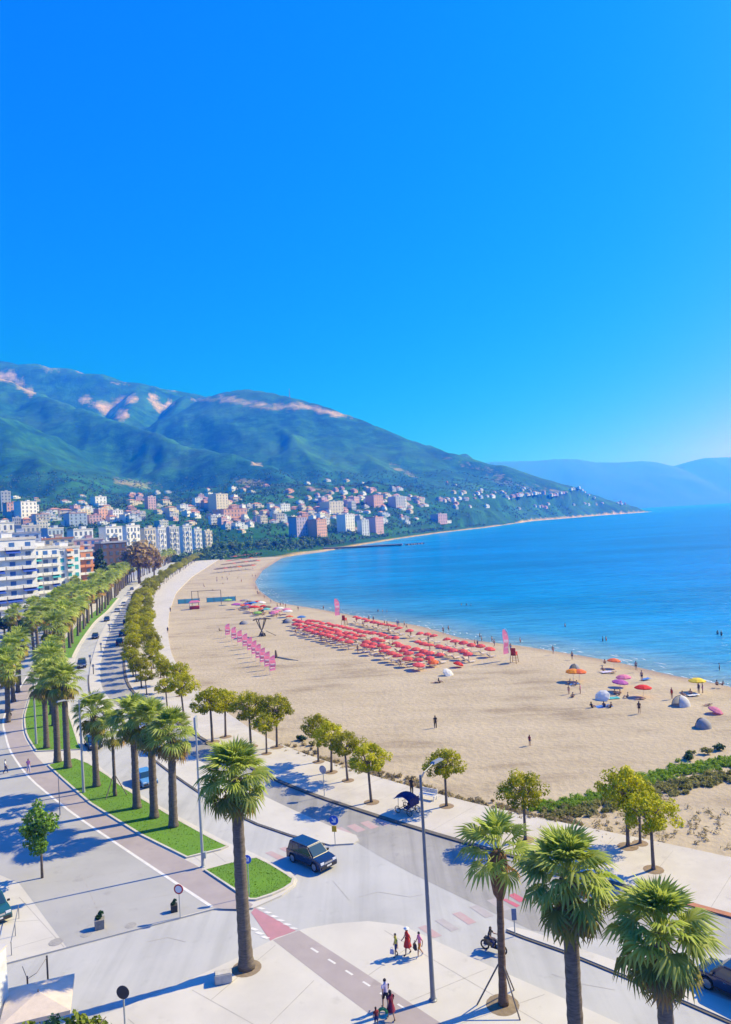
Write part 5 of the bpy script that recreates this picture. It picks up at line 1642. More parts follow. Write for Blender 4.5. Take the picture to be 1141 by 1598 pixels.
NP = 'people walking on the near pavement'
fa = rad(200)
person('child in a yellow top and dark shorts, left of the three walking together', G(619, 1493, PAVE), fa, 'hold', 1.5, [('shirt', 'yellow'), ('shorts', 'navy'), ('shoes', 'black')], 'black', NP)
person('adult in a red dress and white sun hat, middle of the three walking together', G(637, 1490, PAVE), fa, 'walk', 1.72, [('shirt', 'red'), ('skirt', 'red'), ('hat', 'white'), ('shoes', 'black')], 'brown', NP)
person('person in a pink top and orange shorts, right of the three walking together', G(656, 1493, PAVE), fa, 'walk', 1.6, [('shirt', 'pink'), ('shorts', 'orange'), ('shoes', 'white')], 'black', NP)
fb = rad(115)
person('adult in a lilac shirt and dark trousers, farthest of the family on the cycle track', G(603, 1576, PAVE), fb, 'walk', 1.78, [('shirt', 'lilac'), ('shorts', 'black'), ('shoes', 'black')], 'black', NP)
person('adult with long dark hair in a maroon dress on the cycle track', G(611, 1592, PAVE), fb, 'walk', 1.68, [('shirt', 'maroon'), ('skirt', 'maroon'), ('long_hair', 'black'), ('shoes', 'black')], 'black', NP)
person('small child in a dark red top at the left of the family', G(588, 1604, PAVE), fb, 'stand', 1.15, [('shirt', 'dark red'), ('shorts', 'navy'), ('shoes', 'black')], 'black', NP)
person('small child in a white sun hat at the bottom of the picture', G(603, 1640, PAVE), fb, 'stand', 1.15, [('shirt', 'white'), ('shorts', 'blue'), ('hat', 'white')], 'brown', NP)
# things they carry
def hand_bag(label, loc, c, s=1.0, rz=0.0):
    o = empty('hand_bag', label, 'bag', loc, rz, None, s)
    mb = MB(); mb.box((0, 0, .17), (.16, .34, .34), taper=.82); mb.build('bag_body', cloth(c), o)
    mb = MB(); mb.tube([(0, -.11, .33), (0, -.09, .50), (0, 0, .56), (0, .09, .50), (0, .11, .33)], .014, 6); mb.build('strap', cloth(c), o)
g = G(656, 1493, PAVE); hand_bag('dark shoulder bag held by the person in orange shorts', g + Vector((-.30, .12, .42)), 'black', 1.0, rad(20))
g = G(619, 1493, PAVE); hand_bag('pale plastic bag held by the child in yellow', g + Vector((-.28, -.02, .22)), 'lilac', .75, rad(60))
g = G(598, 1596, PAVE)
o = empty('swim_ring', 'green and blue inflatable swim ring carried by the family', 'swim ring', g + Vector((0, -.05, .45)))
for k, c in enumerate(('green', 'teal')):
    mb = MB(); R0 = .24
    pts = [(R0 * math.cos(a), 0.02, R0 * math.sin(a) + .1) for a in np.linspace(k * math.pi, (k + 1) * math.pi, 12)]
    mb.tube(pts, .085, 8); mb.build('ring_half', cloth(c), o, smooth=True)
person('person in black clothes standing at the beach edge of the promenade', G(643, 1240, PAVE), rad(60), 'stand', 1.75, [('shirt', 'black'), ('trousers', 'black'), ('shoes', 'black')], 'black', 'people on the promenade')
person('person in purple walking on the cycle track at the left', G(45, 1206, PAVE), rad(-50), 'walk', 1.7, [('shirt', 'purple'), ('trousers', 'lilac')], 'black', 'people at the left plaza')
person('dark figure at the left edge of the plaza in a white top', G(9, 1207, PAVE), rad(20), 'walk', 1.7, [('shirt', 'white'), ('trousers', 'navy')], 'black', 'people at the left plaza')
person('person with a bicycle on the far end of the cycle track', G(16, 1120, PAVE), rad(-60), 'ride', 1.72, [('shirt', 'grey'), ('trousers', 'black')], 'black', 'people at the left plaza')
person('dark figure on the bend of the promenade, upper of two', G(266, 955, PAVE), rad(-70), 'walk', 1.75, [('shirt', 'black'), ('trousers', 'navy')], 'black', 'people on the promenade')
person('dark figure on the bend of the promenade, lower of two', G(262, 988, PAVE), rad(-70), 'walk', 1.75, [('shirt', 'navy'), ('shorts', 'black')], 'black', 'people on the promenade')

# ================================================================== VEHICLES
M_TYRE = mat('tyre_rubber', (0.02, 0.02, 0.02), 0.85)
M_RIM = mat('alloy_rim', (0.45, 0.46, 0.48), 0.35, metallic=0.8, var=.05)
M_CGLASS = mat('car_glass', (0.02, 0.05, 0.08), 0.06, spec=0.9, var=.02)
M_HEAD = mat('headlight_glass', (0.70, 0.72, 0.75), 0.12, var=.03)
M_TAIL = mat('tail_light', (0.45, 0.01, 0.01), 0.2)
M_TRIM = mat('black_trim', (0.025, 0.025, 0.03), 0.6)
M_PLATE = mat('number_plate', (0.70, 0.70, 0.70), 0.5)
M_CHROME = mat('chrome', (0.6, 0.6, 0.62), 0.15, metallic=1.0, var=.02)
PAINT = {'dark blue': (0.012, 0.022, 0.07), 'black': (0.012, 0.012, 0.016), 'white': (0.72, 0.72, 0.72), 'silver': (0.42, 0.43, 0.45), 'light blue': (0.10, 0.28, 0.55), 'teal': (0.02, 0.10, 0.11), 'grey': (0.14, 0.145, 0.15), 'red': (0.4, 0.02, 0.02)}
def paint(c): return mat('car_paint_' + c.replace(' ', '_'), PAINT[c], 0.22, var=.03, scale=1, coat=0.8)

def car_meshes(L, W, H, belt, hood, suv):
    hw = W / 2; wr = 0.36 if suv else 0.31
    xf, xr = L / 2 - 0.85, -L / 2 + 0.78
    def arch(cx, z0):
        R = wr + 0.06
        return [(cx + R * math.cos(a), max(z0, wr + R * math.sin(a))) for a in np.linspace(0, math.pi, 8)]
    z0 = 0.24
    prof = [(L / 2 - .05, z0 + .02)] + arch(xf, z0) + arch(xr, z0) + [(-L / 2 + .05, z0 + .05), (-L / 2, .55), (-L / 2 + .04, belt - .1), (-L / 2 + .16, belt), (xf - .15, belt), (xf + .25, hood), (L / 2 - .12, hood - .12), (L / 2, .62)]
    bm = bmesh.new()
    a = [bm.verts.new((x, -hw, z)) for x, z in prof]; b = [bm.verts.new((x, hw, z)) for x, z in prof]
    n = len(prof)
    fa_ = bm.faces.new(a); fb_ = bm.faces.new(b[::-1])
    for i in range(n): bm.faces.new((a[i], b[i], b[(i + 1) % n], a[(i + 1) % n]))
    bm.normal_update()
    ed = [e for e in bm.edges if (all(v in a for v in e.verts) or all(v in b for v in e.verts)) and min(v.co.z for v in e.verts) > .5]
    bmesh.ops.bevel(bm, geom=ed, offset=.09, segments=2, affect='EDGES', profile=.6)
    bmesh.ops.recalc_face_normals(bm, faces=bm.faces)
    body = bpy.data.meshes.new('body'); bm.to_mesh(body); bm.free()
    body.materials.append(paint('black'))
    # cabin
    cf0, cf1 = xf - .10, xf - .10 - (H - belt) * 1.15
    cr0, cr1 = (-L / 2 + .08, -L / 2 + .30) if suv else (-L / 2 + .42, -L / 2 + .95)
    tw = hw * .80
    bm = bmesh.new()
    lo = [bm.verts.new(p) for p in ((cr0, -hw + .05, belt - .03), (cf0, -hw + .05, belt - .03), (cf0, hw - .05, belt - .03), (cr0, hw - .05, belt - .03))]
    hi = [bm.verts.new(p) for p in ((cr1, -tw, H), (cf1, -tw, H), (cf1, tw, H), (cr1, tw, H))]
    bm.faces.new(hi)
    for i in range(4): bm.faces.new((lo[i], lo[(i + 1) % 4], hi[(i + 1) % 4], hi[i]))
    bmesh.ops.bevel(bm, geom=[e for e in bm.edges if any(v in hi for v in e.verts)], offset=.07, segments=2, affect='EDGES')
    bmesh.ops.recalc_face_normals(bm, faces=bm.faces)
    cabin = bpy.data.meshes.new('roof'); bm.to_mesh(cabin); bm.free(); cabin.materials.append(paint('black'))
    def panel(name, q, m, out):
        c = sum((Vector(p) for p in q), Vector()) / 4
        nn = (Vector(q[1]) - Vector(q[0])).cross(Vector(q[3]) - Vector(q[0])).normalized()
        if nn.dot(Vector(out)) < 0: nn = -nn
        mb = MB(); mb.add([Vector(p) + nn * .012 for p in q] + [Vector(p) - nn * .05 for p in q], [(0, 1, 2, 3), (0, 4, 5, 1), (1, 5, 6, 2), (2, 6, 7, 3), (3, 7, 4, 0)])
        return mb.mesh(name, m)
    def lerp(p, q, t): return tuple(p[i] + (q[i] - p[i]) * t for i in range(3))
    def quad(A, B, C, D, u0, u1, v0, v1):
        e = lambda u, v: lerp(lerp(A, B, u), lerp(D, C, u), v)
        return [e(u0, v0), e(u1, v0), e(u1, v1), e(u0, v1)]
    parts = []
    parts.append(('windscreen', panel('windscreen', quad((cf0, -hw + .05, belt), (cf0, hw - .05, belt), (cf1, tw, H), (cf1, -tw, H), .06, .94, .08, .9), M_CGLASS, (1, 0, .5))))
    parts.append(('rear_window', panel('rear_window', quad((cr0, -hw + .05, belt), (cr0, hw - .05, belt), (cr1, tw, H), (cr1, -tw, H), .1, .9, .15, .85), M_CGLASS, (-1, 0, .5))))
    for s in (-1, 1):
        A, B, C, D = (cr0, s * (hw - .05), belt), (cf0, s * (hw - .05), belt), (cf1, s * tw, H), (cr1, s * tw, H)
        parts.append(('side_window', panel('side_window', quad(A, B, C, D, .52, .93, .12, .86), M_CGLASS, (0, s, .2))))
        parts.append(('side_window', panel('side_window', quad(A, B, C, D, .24, .49, .12, .86), M_CGLASS, (0, s, .2))))
        parts.append(('side_window', panel('side_window', quad(A, B, C, D, .06, .21, .14, .82), M_CGLASS, (0, s, .2))))
        mb = MB(); mb.box((L / 2 - .10, s * (hw - .26), hood - .22), (.14, .36, .17)); parts.append(('headlight', mb.mesh('headlight', M_HEAD)))
        mb = MB(); mb.box((-L / 2 + .04, s * (hw - .12), belt - .22), (.10, .16, .30)); parts.append(('tail_light', mb.mesh('tail_light', M_TAIL)))
        mb = MB(); mb.box((cf0 - .25, s * (hw + .09), belt + .08), (.12, .18, .13)); parts.append(('mirror', mb.mesh('mirror', M_TRIM)))
        mb = MB(); mb.box((-.05, s * (hw + .004), .38), (L * .42, .03, .14)); parts.append(('side_trim', mb.mesh('side_trim', M_TRIM)))
        for x in (.25, -.75):
            mb = MB(); mb.box((x, s * (hw + .012), belt - .14), (.16, .025, .03)); parts.append(('door_handle', mb.mesh('door_handle', M_CHROME)))
    mb = MB(); mb.box((L / 2 - .02, 0, .42), (.10, W * .86, .20)); parts.append(('front_bumper', mb.mesh('front_bumper', M_TRIM)))
    mb = MB(); mb.box((L / 2 - .045, 0, hood - .26), (.06, W * .46, .14)); parts.append(('grille', mb.mesh('grille', M_CHROME)))
    mb = MB(); mb.box((-L / 2 + .01, 0, .45), (.10, W * .88, .20)); parts.append(('rear_bumper', mb.mesh('rear_bumper', M_TRIM)))
    for x in (L / 2 + .035, -L / 2 - .045):
        mb = MB(); mb.box((x, 0, .50), (.02, .50, .12)); parts.append(('number_plate', mb.mesh('number_plate', M_PLATE)))
    ty = MB(); tw_ = .22
    vs, fs = [], []
    pr = [(wr - .10, -tw_ / 2), (wr - .02, -tw_ / 2), (wr, -tw_ / 2 + .03), (wr, tw_ / 2 - .03), (wr - .02, tw_ / 2), (wr - .10, tw_ / 2)]
    for rr_, yy in pr:
        for k in range(16): t = k / 16 * 6.2832; vs.append((rr_ * math.cos(t), yy, rr_ * math.sin(t)))
    for i in range(5):
        for k in range(16): fs.append((i * 16 + k, (i + 1) * 16 + k, (i + 1) * 16 + (k + 1) % 16, i * 16 + (k + 1) % 16))
    ty.add(vs, fs); ty = ty.mesh('wheel', M_TYRE, smooth=True)
    rim = MB()
    for yy in (-tw_ / 2 + .02, tw_ / 2 - .02): rim.add([((wr - .09) * math.cos(k / 16 * 6.2832), yy, (wr - .09) * math.sin(k / 16 * 6.2832)) for k in range(16)], [tuple(range(16)) if yy > 0 else tuple(range(15, -1, -1))])
    rim = rim.mesh('rim', M_RIM)
    wheels = [(x, s * (hw - .10), wr) for x in (xf, xr) for s in (-1, 1)]
    return body, cabin, parts, ty, rim, wheels
CARS = {'suv': car_meshes(4.35, 1.82, 1.72, 1.02, 0.98, True), 'hatch': car_meshes(4.1, 1.74, 1.46, 0.90, 0.84, False)}
def car(kind, label, loc, heading, colour, group=None):
    body, cabin, parts, ty, rim, wheels = CARS[kind]
    o = empty('car', label, 'car', loc, heading, group)
    for nm, me in (('body', body), ('roof', cabin)):
        q = mesh_obj(nm, me, o); q.material_slots[0].link = 'OBJECT'; q.material_slots[0].material = paint(colour)
    for nm, me in parts: mesh_obj(nm, me, o)
    for w in wheels:
        q = mesh_obj('wheel', ty, o, w); mesh_obj('rim', rim, q)
    return o
g = G(486, 1350); h = G(513, 1362) - G(458, 1338)
CG = 'cars on the road'
car('suv', 'dark blue off-road car turning at the junction beside the grass island', (g.x, g.y + .3, 0.012), math.atan2(h.y, h.x), 'dark blue', CG)
g = G(1152, 1552); h = G(960, 1450) - G(1141, 1536)
car('suv', 'dark car cut off by the right edge of the picture', (g.x, g.y, 0.012), math.atan2(h.y, h.x), 'dark blue', CG)
def road_dir(line, y, away=True):
    a, b = xs_at(line, y - 2), xs_at(line, y + 2)
    t = math.atan2(4, float(b - a))
    return t if away else t + math.pi
g = G(-14, 1428, PAVE)
car('suv', 'dark teal parked car cut off by the left edge above the pale pavement', (g.x, g.y, PAVE + .005), rad(-48), 'teal', 'parked cars at the left')
for i, (px, py, c, k, away, lb) in enumerate([
        (226, 1222, 'light blue', 'hatch', False, 'light blue car behind the palms of the long grass strip'), (146, 1165, 'dark blue', 'hatch', False, 'dark car half hidden behind the fifth palm of the grass strip'),
        (128, 1041, 'dark blue', 'suv', False, 'dark car in the left lane at the side junction'), (149, 996, 'black', 'hatch', False, 'black car in the left lane, second from the side junction'),
        (167, 969, 'dark blue', 'hatch', False, 'dark car in the left lane, third from the side junction'), (183, 955, 'silver', 'hatch', False, 'silver car in the left lane, fourth from the side junction'), (193, 945, 'white', 'hatch', False, 'white car in the left lane beyond the silver one'),
        (187, 1006, 'dark blue', 'suv', True, 'dark car in the right lane beside the pine shadows, nearest of three'), (191, 992, 'dark blue', 'hatch', True, 'dark car in the right lane, middle of three by the pines'), (197, 974, 'black', 'suv', True, 'dark car in the right lane, farthest of three by the pines'),
        (208, 935, 'dark blue', 'hatch', True, 'small dark far car in the right lane'), (216, 927, 'black', 'hatch', True, 'smallest dark far car in the right lane, by the far palms'), (201, 929, 'white', 'hatch', False, 'small white far car in the left lane'), (206, 921, 'grey', 'hatch', False, 'small grey far car under the far palms')]):
    g = G(px, py)
    car(k, lb, (g.x, g.y, 0.012), road_dir(MEDL if not away else K, g.y, away), c, CG)
for px, py, c, lb in [(-6, 1032, 'dark blue', 'dark blue car parked at the left edge beside the dark tree'), (18, 1012, 'silver', 'silver car parked beyond the dark tree at the left edge'), (38, 1002, 'white', 'white car parked at the left below the dark broad tree')]:
    g = G(px, py, PAVE); car('hatch', lb, (g.x, g.y, PAVE + .005), rad(15), c, 'parked cars at the left')

def two_wheeler(name, label, cat, loc, heading, motor):
    o = empty(name, label, cat, loc, heading)
    R = .27 if motor else .34
    xf_, xb = (.62, -.62) if motor else (.52, -.52)
    for x in (xf_, xb):
        mb = MB(); pts = [(x + R * math.cos(a), 0, R + .01 + R * math.sin(a)) for a in np.linspace(0, 2 * math.pi, 19)]
        mb.tube(pts, .055 if motor else .02, 6, caps=False); w = mb.build('wheel', M_TYRE, o)
        mb = MB()
        for k in range(6):
            a = k * math.pi / 3; mb.tube([(x, 0, R), (x + R * .95 * math.cos(a), 0, R + R * .95 * math.sin(a))], .01, 4)
        mb.build('spokes', M_RIM, w)
    mb = MB(); mb.tube([(xf_, 0, R), (xf_ - .16, 0, .75), (xf_ - .22, 0, 1.02)], .03, 6); mb.tube([(xf_ - .24, -.32, 1.0), (xf_ - .22, 0, 1.02), (xf_ - .24, .32, 1.0)], .02, 6); mb.build('handlebar', M_TRIM, o)
    if motor:
        mb = MB(); mb.box((-.30, 0, .55), (.72, .30, .36), taper=.8); mb.box((.12, 0, .32), (.55, .28, .10)); mb.box((.40, 0, .62), (.10, .36, .55)); mb.build('fairing', paint('black'), o)
        mb = MB(); mb.box((-.30, 0, .78), (.70, .28, .10), taper=.85); mb.build('seat', M_TRIM, o)
        mb = MB(); mb.box((.47, 0, .92), (.08, .16, .12)); mb.build('headlight', M_HEAD, o)
    else:
        mb = MB()
        for p, q in (((xb, 0, R), (-.05, 0, .32)), ((-.05, 0, .32), (xf_ - .18, 0, .80)), ((-.05, 0, .32), (-.18, 0, .88)), ((-.16, 0, .80), (xf_ - .18, 0, .80)), ((xb, 0, R), (-.16, 0, .78))): mb.tube([p, q], .022, 6)
        mb.build('frame', paint('grey'), o)
        mb = MB(); mb.box((-.2, 0, .92), (.26, .15, .06), taper=.7); mb.build('saddle', M_TRIM, o)
    return o
g = G(771, 1485); hd = road_dir(MEDL, 55) + math.pi
two_wheeler('motor_scooter', 'dark motor scooter on the road half hidden by the slim palm trunk', 'scooter', g + Vector((0, 0, .012)), hd, True)
person('rider in black on the motor scooter behind the slim palm trunk', g + Vector((math.cos(hd) * -.28, math.sin(hd) * -.28, .03)), hd, 'ride', 1.75, [('shirt', 'black'), ('trousers', 'navy'), ('shoes', 'black')], 'black')
g = G(16, 1120, PAVE)
two_wheeler('bicycle', 'bicycle ridden along the far end of the cycle track', 'bicycle', g + Vector((math.cos(rad(-60)) * .12, math.sin(rad(-60)) * .12, .012)), rad(-60), False)
# covered pedal cart on the promenade
g = G(636, 1268, PAVE)
o = empty('pedal_cart', 'pedal cart with a dark blue domed canopy on the promenade by the kerb', 'pedal cart', g, road_dir(K, 70) + math.pi)
M_CANOPY = mat('canopy_blue', (0.012, 0.012, 0.10), 0.8, scale=4)
mb = MB()
for x in (-.7, .75): mb.tube([(x, -.55, .35), (x, .55, .35)], .03, 6)
for y in (-.45, .45): mb.tube([(-.75, y, .38), (.8, y, .38)], .03, 6)
for x, y in ((-.7, -.5), (-.7, .5), (.65, -.5), (.65, .5)): mb.tube([(x, y, .38), (x * .9, y, 1.65)], .025, 6)
mb.build('frame', M_TRIM, o)
mb = MB(); n = 9
vs, fs = [], []
for i in range(n):
    t = -1 + 2 * i / (n - 1)
    for j in range(7):
        s = -1 + 2 * j / 6
        vs.append((t * 1.0, s * .72, 1.98 - .42 * t * t - .30 * s * s))
for i in range(n - 1):
    for j in range(6): fs.append((i * 7 + j, (i + 1) * 7 + j, (i + 1) * 7 + j + 1, i * 7 + j + 1))
mb.add(vs, fs); me = mb.mesh('canopy', M_CANOPY, smooth=True); mesh_obj('canopy', me, o)
mb = MB(); mb.box((.96, 0, 1.25), (.05, 1.3, .75)); mb.build('rear_flap', M_CANOPY, o)
mb = MB(); mb.box((.25, 0, .62), (.5, 1.0, .12)); mb.box((.5, 0, .92), (.1, 1.0, .5)); mb.build('seat', M_CANOPY, o)
for x in (-.7, .75):
    for y in (-.6, .6):
        mb = MB(); mb.tube([(x + .32 * math.cos(a), y, .33 + .32 * math.sin(a)) for a in np.linspace(0, 2 * math.pi, 17)], .03, 6, caps=False); w = mb.build('wheel', M_TYRE, o)
        mb = MB(); mb.tube([(x - .3, y, .33), (x + .3, y, .33)], .012, 4); mb.tube([(x, y, .03), (x, y, .63)], .012, 4); mb.build('spokes', M_RIM, w)
mb = MB(); mb.tube([(-.35, 0, .4), (-.5, 0, 1.0), (-.48, -.2, 1.05), (-.48, .2, 1.05)], .02, 6); mb.build('steering_bar', M_TRIM, o)
# white bench near the beach edge
g = G(668, 1247, PAVE)
o = empty('white_bench', 'white slatted bench at the beach edge left of the pine behind the lamp post', 'bench', g, rad(-35))
M_WHT = mat('white_lacquer', (0.78, 0.78, 0.77), 0.5, var=.03)
for k in range(4):
    mb = MB(); mb.box((0, -.2 + k * .14, .46), (1.9, .11, .05)); mb.build('seat_slat', M_WHT, o)
for k in range(3):
    mb = MB(); mb.box((0, .30 + k * .03, .62 + k * .15), (1.9, .05, .11)); mb.build('back_slat', M_WHT, o)
for x in (-.8, .8):
    mb = MB(); mb.box((x, -.18, .22), (.08, .08, .44)); mb.build('leg', M_WHT, o)
    mb = MB(); mb.box((x, .36, .50), (.08, .06, 1.0)); mb.build('leg', M_WHT, o)

# ================================================================== STREET FURNITURE
M_POLE = mat('galvanised_pole', (0.20, 0.22, 0.26), 0.5, metallic=.4, var=.08, scale=2)
M_POLEL = mat('light_grey_pole', (0.38, 0.42, 0.44), 0.5, metallic=.3, var=.06, scale=2)
M_LAMP = mat('lamp_housing', (0.30, 0.31, 0.33), 0.4, metallic=.3, var=.05)
M_BLUES = mat('sign_blue', (0.01, 0.10, 0.55), 0.4, var=.03)
M_SIGNW = mat('sign_white', (0.75, 0.75, 0.75), 0.5, var=.02)
M_SIGNR = mat('sign_red', (0.45, 0.03, 0.05), 0.5, var=.03)
M_SIGNY = mat('sign_yellow', (0.72, 0.42, 0.02), 0.5, var=.03)
M_SIGNB = mat('sign_back', (0.035, 0.038, 0.05), 0.6)
M_SIGNG = mat('sign_back_grey', (0.42, 0.40, 0.43), 0.5)
def lamp_post(label, base, h, arms, m=M_POLE, r0=.14, rot=0.0):
    o = empty('lamp_post', label, 'lamp post', base, rot)
    mb = MB(); mb.lathe([(r0 * 1.7, 0), (r0 * 1.7, .06), (r0 * 1.15, .10), (r0, .6), (r0 * .55, h)], 12); mb.build('post', m, o, smooth=False)
    for a, ln in arms:
        c, s = math.cos(a), math.sin(a)
        mb = MB(); mb.tube([(0, 0, h - .25), (c * ln * .3, s * ln * .3, h + .05), (c * ln, s * ln, h + .28)], [.05, .045, .035], 8); q = mb.build('arm', m, o)
        mb = MB(); mb.box((c * (ln + .45), s * (ln + .45), h + .33), (1.05, .30, .12), rz=a, taper=.75); mb.build('lamp_head', M_LAMP, q)
    return o
dperp = road_dir(K, 60) - math.pi / 2
lamp_post('tall lamp post on the near pavement right of the walking family', G(676, 1561, PAVE), 13.0, [(dperp, 1.3)])
o = lamp_post('tall pole with a blue box sign on top at the end of the long lawn', G(317, 1353, PAVE), 11.6, [], M_POLEL, .13)
mb = MB(); mb.box((0, 0, 11.95), (.16, .62, .95)); mb.build('sign_box', M_BLUES, o)
mb = MB(); mb.box((0.02, 0, 11.95), (.14, .70, 1.03)); mb.build('sign_frame', M_POLEL, o)
mb = MB(); mb.box((0.18, 0, 1.0), (.25, .3, .5)); mb.build('switch_box', M_POLEL, o)
lamp_post('lamp post on the lawn between the fifth and sixth palm', G(131, 1238, PAVE), 10.2, [(dperp, 1.6), (dperp + math.pi, 1.6)], M_POLEL, .15)
lamp_post('lamp post on the curved lawn strip beyond the paved gap', G(57, 1162, PAVE), 9.5, [(dperp, 1.5), (dperp + math.pi, 1.5)], M_POLEL, .15)
lamp_post('bare thin pole on the cycle track edge of the plaza', G(94, 1272, PAVE), 4.2, [], M_POLE, .05)
for i, (px, py) in enumerate([(141, 1036), (146, 1052), (158, 1016), (171, 985)]):
    o = empty('marker_post', '%s marker post from the near end on the road median' % nth([2, 1, 3, 4][i]), 'post', G(px, py, PAVE), 0, 'marker posts on the median')
    mb = MB(); mb.tube([(0, 0, 0), (0, 0, 1.5)], .09, 8); mb.build('post', M_TRIM, o)
    mb = MB(); mb.box((0, 0, 1.75), (.5, .12, .5)); mb.build('plate', M_SIGNG, o)

def disc(mb, c, r_, t, n=20, ax='y', mi=0):
    vs = []
    for k in (-1, 1):
        for i in range(n):
            a = i / n * 6.2832
            vs.append((c[0] + r_ * math.cos(a), c[1] + k * t / 2, c[2] + r_ * math.sin(a)))
    fs = [tuple(range(n)), tuple(range(2 * n - 1, n - 1, -1))] + [(i, n + i, n + (i + 1) % n, (i + 1) % n) for i in range(n)]
    mb.add(vs, fs, mi)
def road_sign(label, base, h, r_, face, rot, ring=None, extra=None, pole=.035, back=None):
    o = empty('road_sign', label, 'road sign', base, rot)
    mb = MB(); mb.tube([(0, .05, 0), (0, .05, h + r_ * .7)], pole, 8); mb.build('pole', M_POLEL, o)
    mb = MB(); disc(mb, (0, 0, h), r_, .03); q = mb.build('sign_plate', face, o)
    if ring:
        mb = MB(); disc(mb, (0, -.020, h), r_ * .70, .012); mb.build('sign_centre', ring, q)
    if extra == 'arrow':
        mb = MB(); k = r_ / .3
        mb.add([(x * k, -.024, h + z * k) for x, z in ((-.13, .16), (-.09, .20), (.06, .03), (.06, .14), (.13, .14), (.13, -.13), (-.14, -.13), (-.14, -.06), (.0, -.06))], [(0, 1, 2, 8), (2, 3, 4, 5, 8), (5, 6, 7, 8)]); mb.build('arrow', M_SIGNW, q)
    if extra == 'yellow':
        mb = MB(); mb.box((0, 0, h - r_ - .32), (.42, .05, .5)); mb.build('yellow_panel', M_SIGNY, o)
        mb = MB(); k = r_ / .3
        mb.add([(x * k, -.024, h + z * k) for x, z in ((-.13, .16), (-.09, .20), (.06, .03), (.06, .14), (.13, .14), (.13, -.13), (-.14, -.13), (-.14, -.06), (.0, -.06))], [(0, 1, 2, 8), (2, 3, 4, 5, 8), (5, 6, 7, 8)]); mb.build('arrow', M_SIGNW, q)
    return o
road_sign('blue round arrow sign on the triangular lawn beside the lone big palm', G(389, 1398, PAVE + .1), 2.75, .33, M_BLUES, rad(-15), extra='arrow')
road_sign('blue round arrow sign with a yellow panel at the tip of the median', G(523, 1318, PAVE), 2.1, .42, M_BLUES, rad(-15), extra='yellow')
road_sign('round white sign with a red ring beside the planter at the plaza corner', G(281, 1432, PAVE), 2.05, .36, M_SIGNR, rad(-10), ring=M_SIGNW)
road_sign('round sign seen from its dark back at the bottom left', G(197, 1650, PAVE), 3.45, .36, M_SIGNB, rad(-8), pole=.05)
road_sign('pinkish round sign seen from behind on the promenade left of the full pine', G(506, 1242, PAVE), 2.7, .42, M_SIGNG, rad(-30), pole=.04)
o = empty('road_sign', 'narrow blue-grey sign on a post beyond the slim palm at the median tip', 'road sign', G(804, 1459, PAVE))
mb = MB(); mb.tube([(0, .05, 0), (0, .05, 1.7)], .04, 8); mb.build('pole', M_POLEL, o)
mb = MB(); mb.box((0, 0, 1.35), (.32, .05, .75)); mb.build('sign_plate', mat('sign_bluegrey', (0.12, 0.18, 0.32), .5), o)
# plant tubs
def tub(label, g, s, dark):
    o = empty('plant_tub', label, 'plant tub', g, .3, 'plant tubs', s)
    mb = MB(); mb.box((0, 0, .33), (.62, .62, .66), taper=1.08); mb.build('tub', mat('tub_stone' if not dark else 'tub_dark', (.26, .25, .23) if not dark else (.05, .05, .05), .9, scale=6), o)
    nr = np.random.default_rng(3); V, F, T = leaf_cloud([(0, 0, .85), (.1, .1, 1.0), (-.1, 0, .75)], [.24, .18, .2], 50, .12, nr)
    mesh_obj('plant', np_mesh('plant', V, F, [M_LEAFD], tint=T), o)
tub('grey stone plant tub standing alone near the side street edge of the plaza', G(156, 1448, PAVE), 1.0, False)
tub('dark plant tub at the foot of the red-ringed sign', G(272, 1422, PAVE), .75, True)
# concrete block by the palm
g = G(349, 1532, PAVE)
o = empty('concrete_block', 'pale rough concrete block seat beside the lone big palm', 'concrete block', g, rad(12))
bm = bmesh.new(); bmesh.ops.create_cube(bm, size=1.0)
for v in bm.verts: v.co = Vector((v.co.x * 1.05, v.co.y * .62, (v.co.z + .5) * .62))
bmesh.ops.bevel(bm, geom=bm.edges[:], offset=.05, segments=2, affect='EDGES')
me = bpy.data.meshes.new('block'); bm.to_mesh(me); bm.free(); me.materials.append(mat('rough_concrete', (.55, .53, .49), .9, scale=3, col2=(.4, .38, .35), bump=.5, bscale=20)); mesh_obj('block', me, o)
mb = MB(); mb.box((0, 0, .02), (.9, .5, .04)); mb.build('foot', M_DKERB, o)
# soil ring of the big palm
g = G(385, 1511, PAVE); mb = MB(); mb.lathe([(.95, 0.005), (.5, .04), (.3, .05)], 18)
tag(mb.build('tree_pit', M_DIRT, None, g), 'dark soil ring at the foot of the lone big palm', 'soil ring')

# ---- bottom left corner: parasol, posts, wall, shrubs
g = G(60, 1556, 2.75)
o = empty('cafe_parasol', 'square beige cafe parasol in the bottom left corner', 'parasol', (g.x, g.y, PAVE), rad(18))
M_BEIGE = mat('beige_canvas', (.70, .60, .50), .85, scale=3, var=.05, trans=.15)
s = 1.75; top = 3.05 - PAVE; ed = 2.65 - PAVE
for k in range(4):
    a0, a1 = math.pi / 4 + k * math.pi / 2, math.pi / 4 + (k + 1) * math.pi / 2
    A = (s * 1.414 * math.cos(a0), s * 1.414 * math.sin(a0), ed); B = (s * 1.414 * math.cos(a1), s * 1.414 * math.sin(a1), ed)
    mb = MB(); mb.add([(0, 0, top), A, B, (A[0], A[1], ed - .22), (B[0], B[1], ed - .22)], [(0, 1, 2), (1, 3, 4, 2)]); mb.build('canopy_panel', M_BEIGE, o)
    mb = MB(); mb.tube([(0, 0, top - .03), (A[0], A[1], ed - .03)], .02, 5); mb.build('rib', M_WOOD, o)
mb = MB(); mb.tube([(0, 0, 0), (0, 0, top + .12)], .035, 8); mb.build('pole', M_WOOD, o)
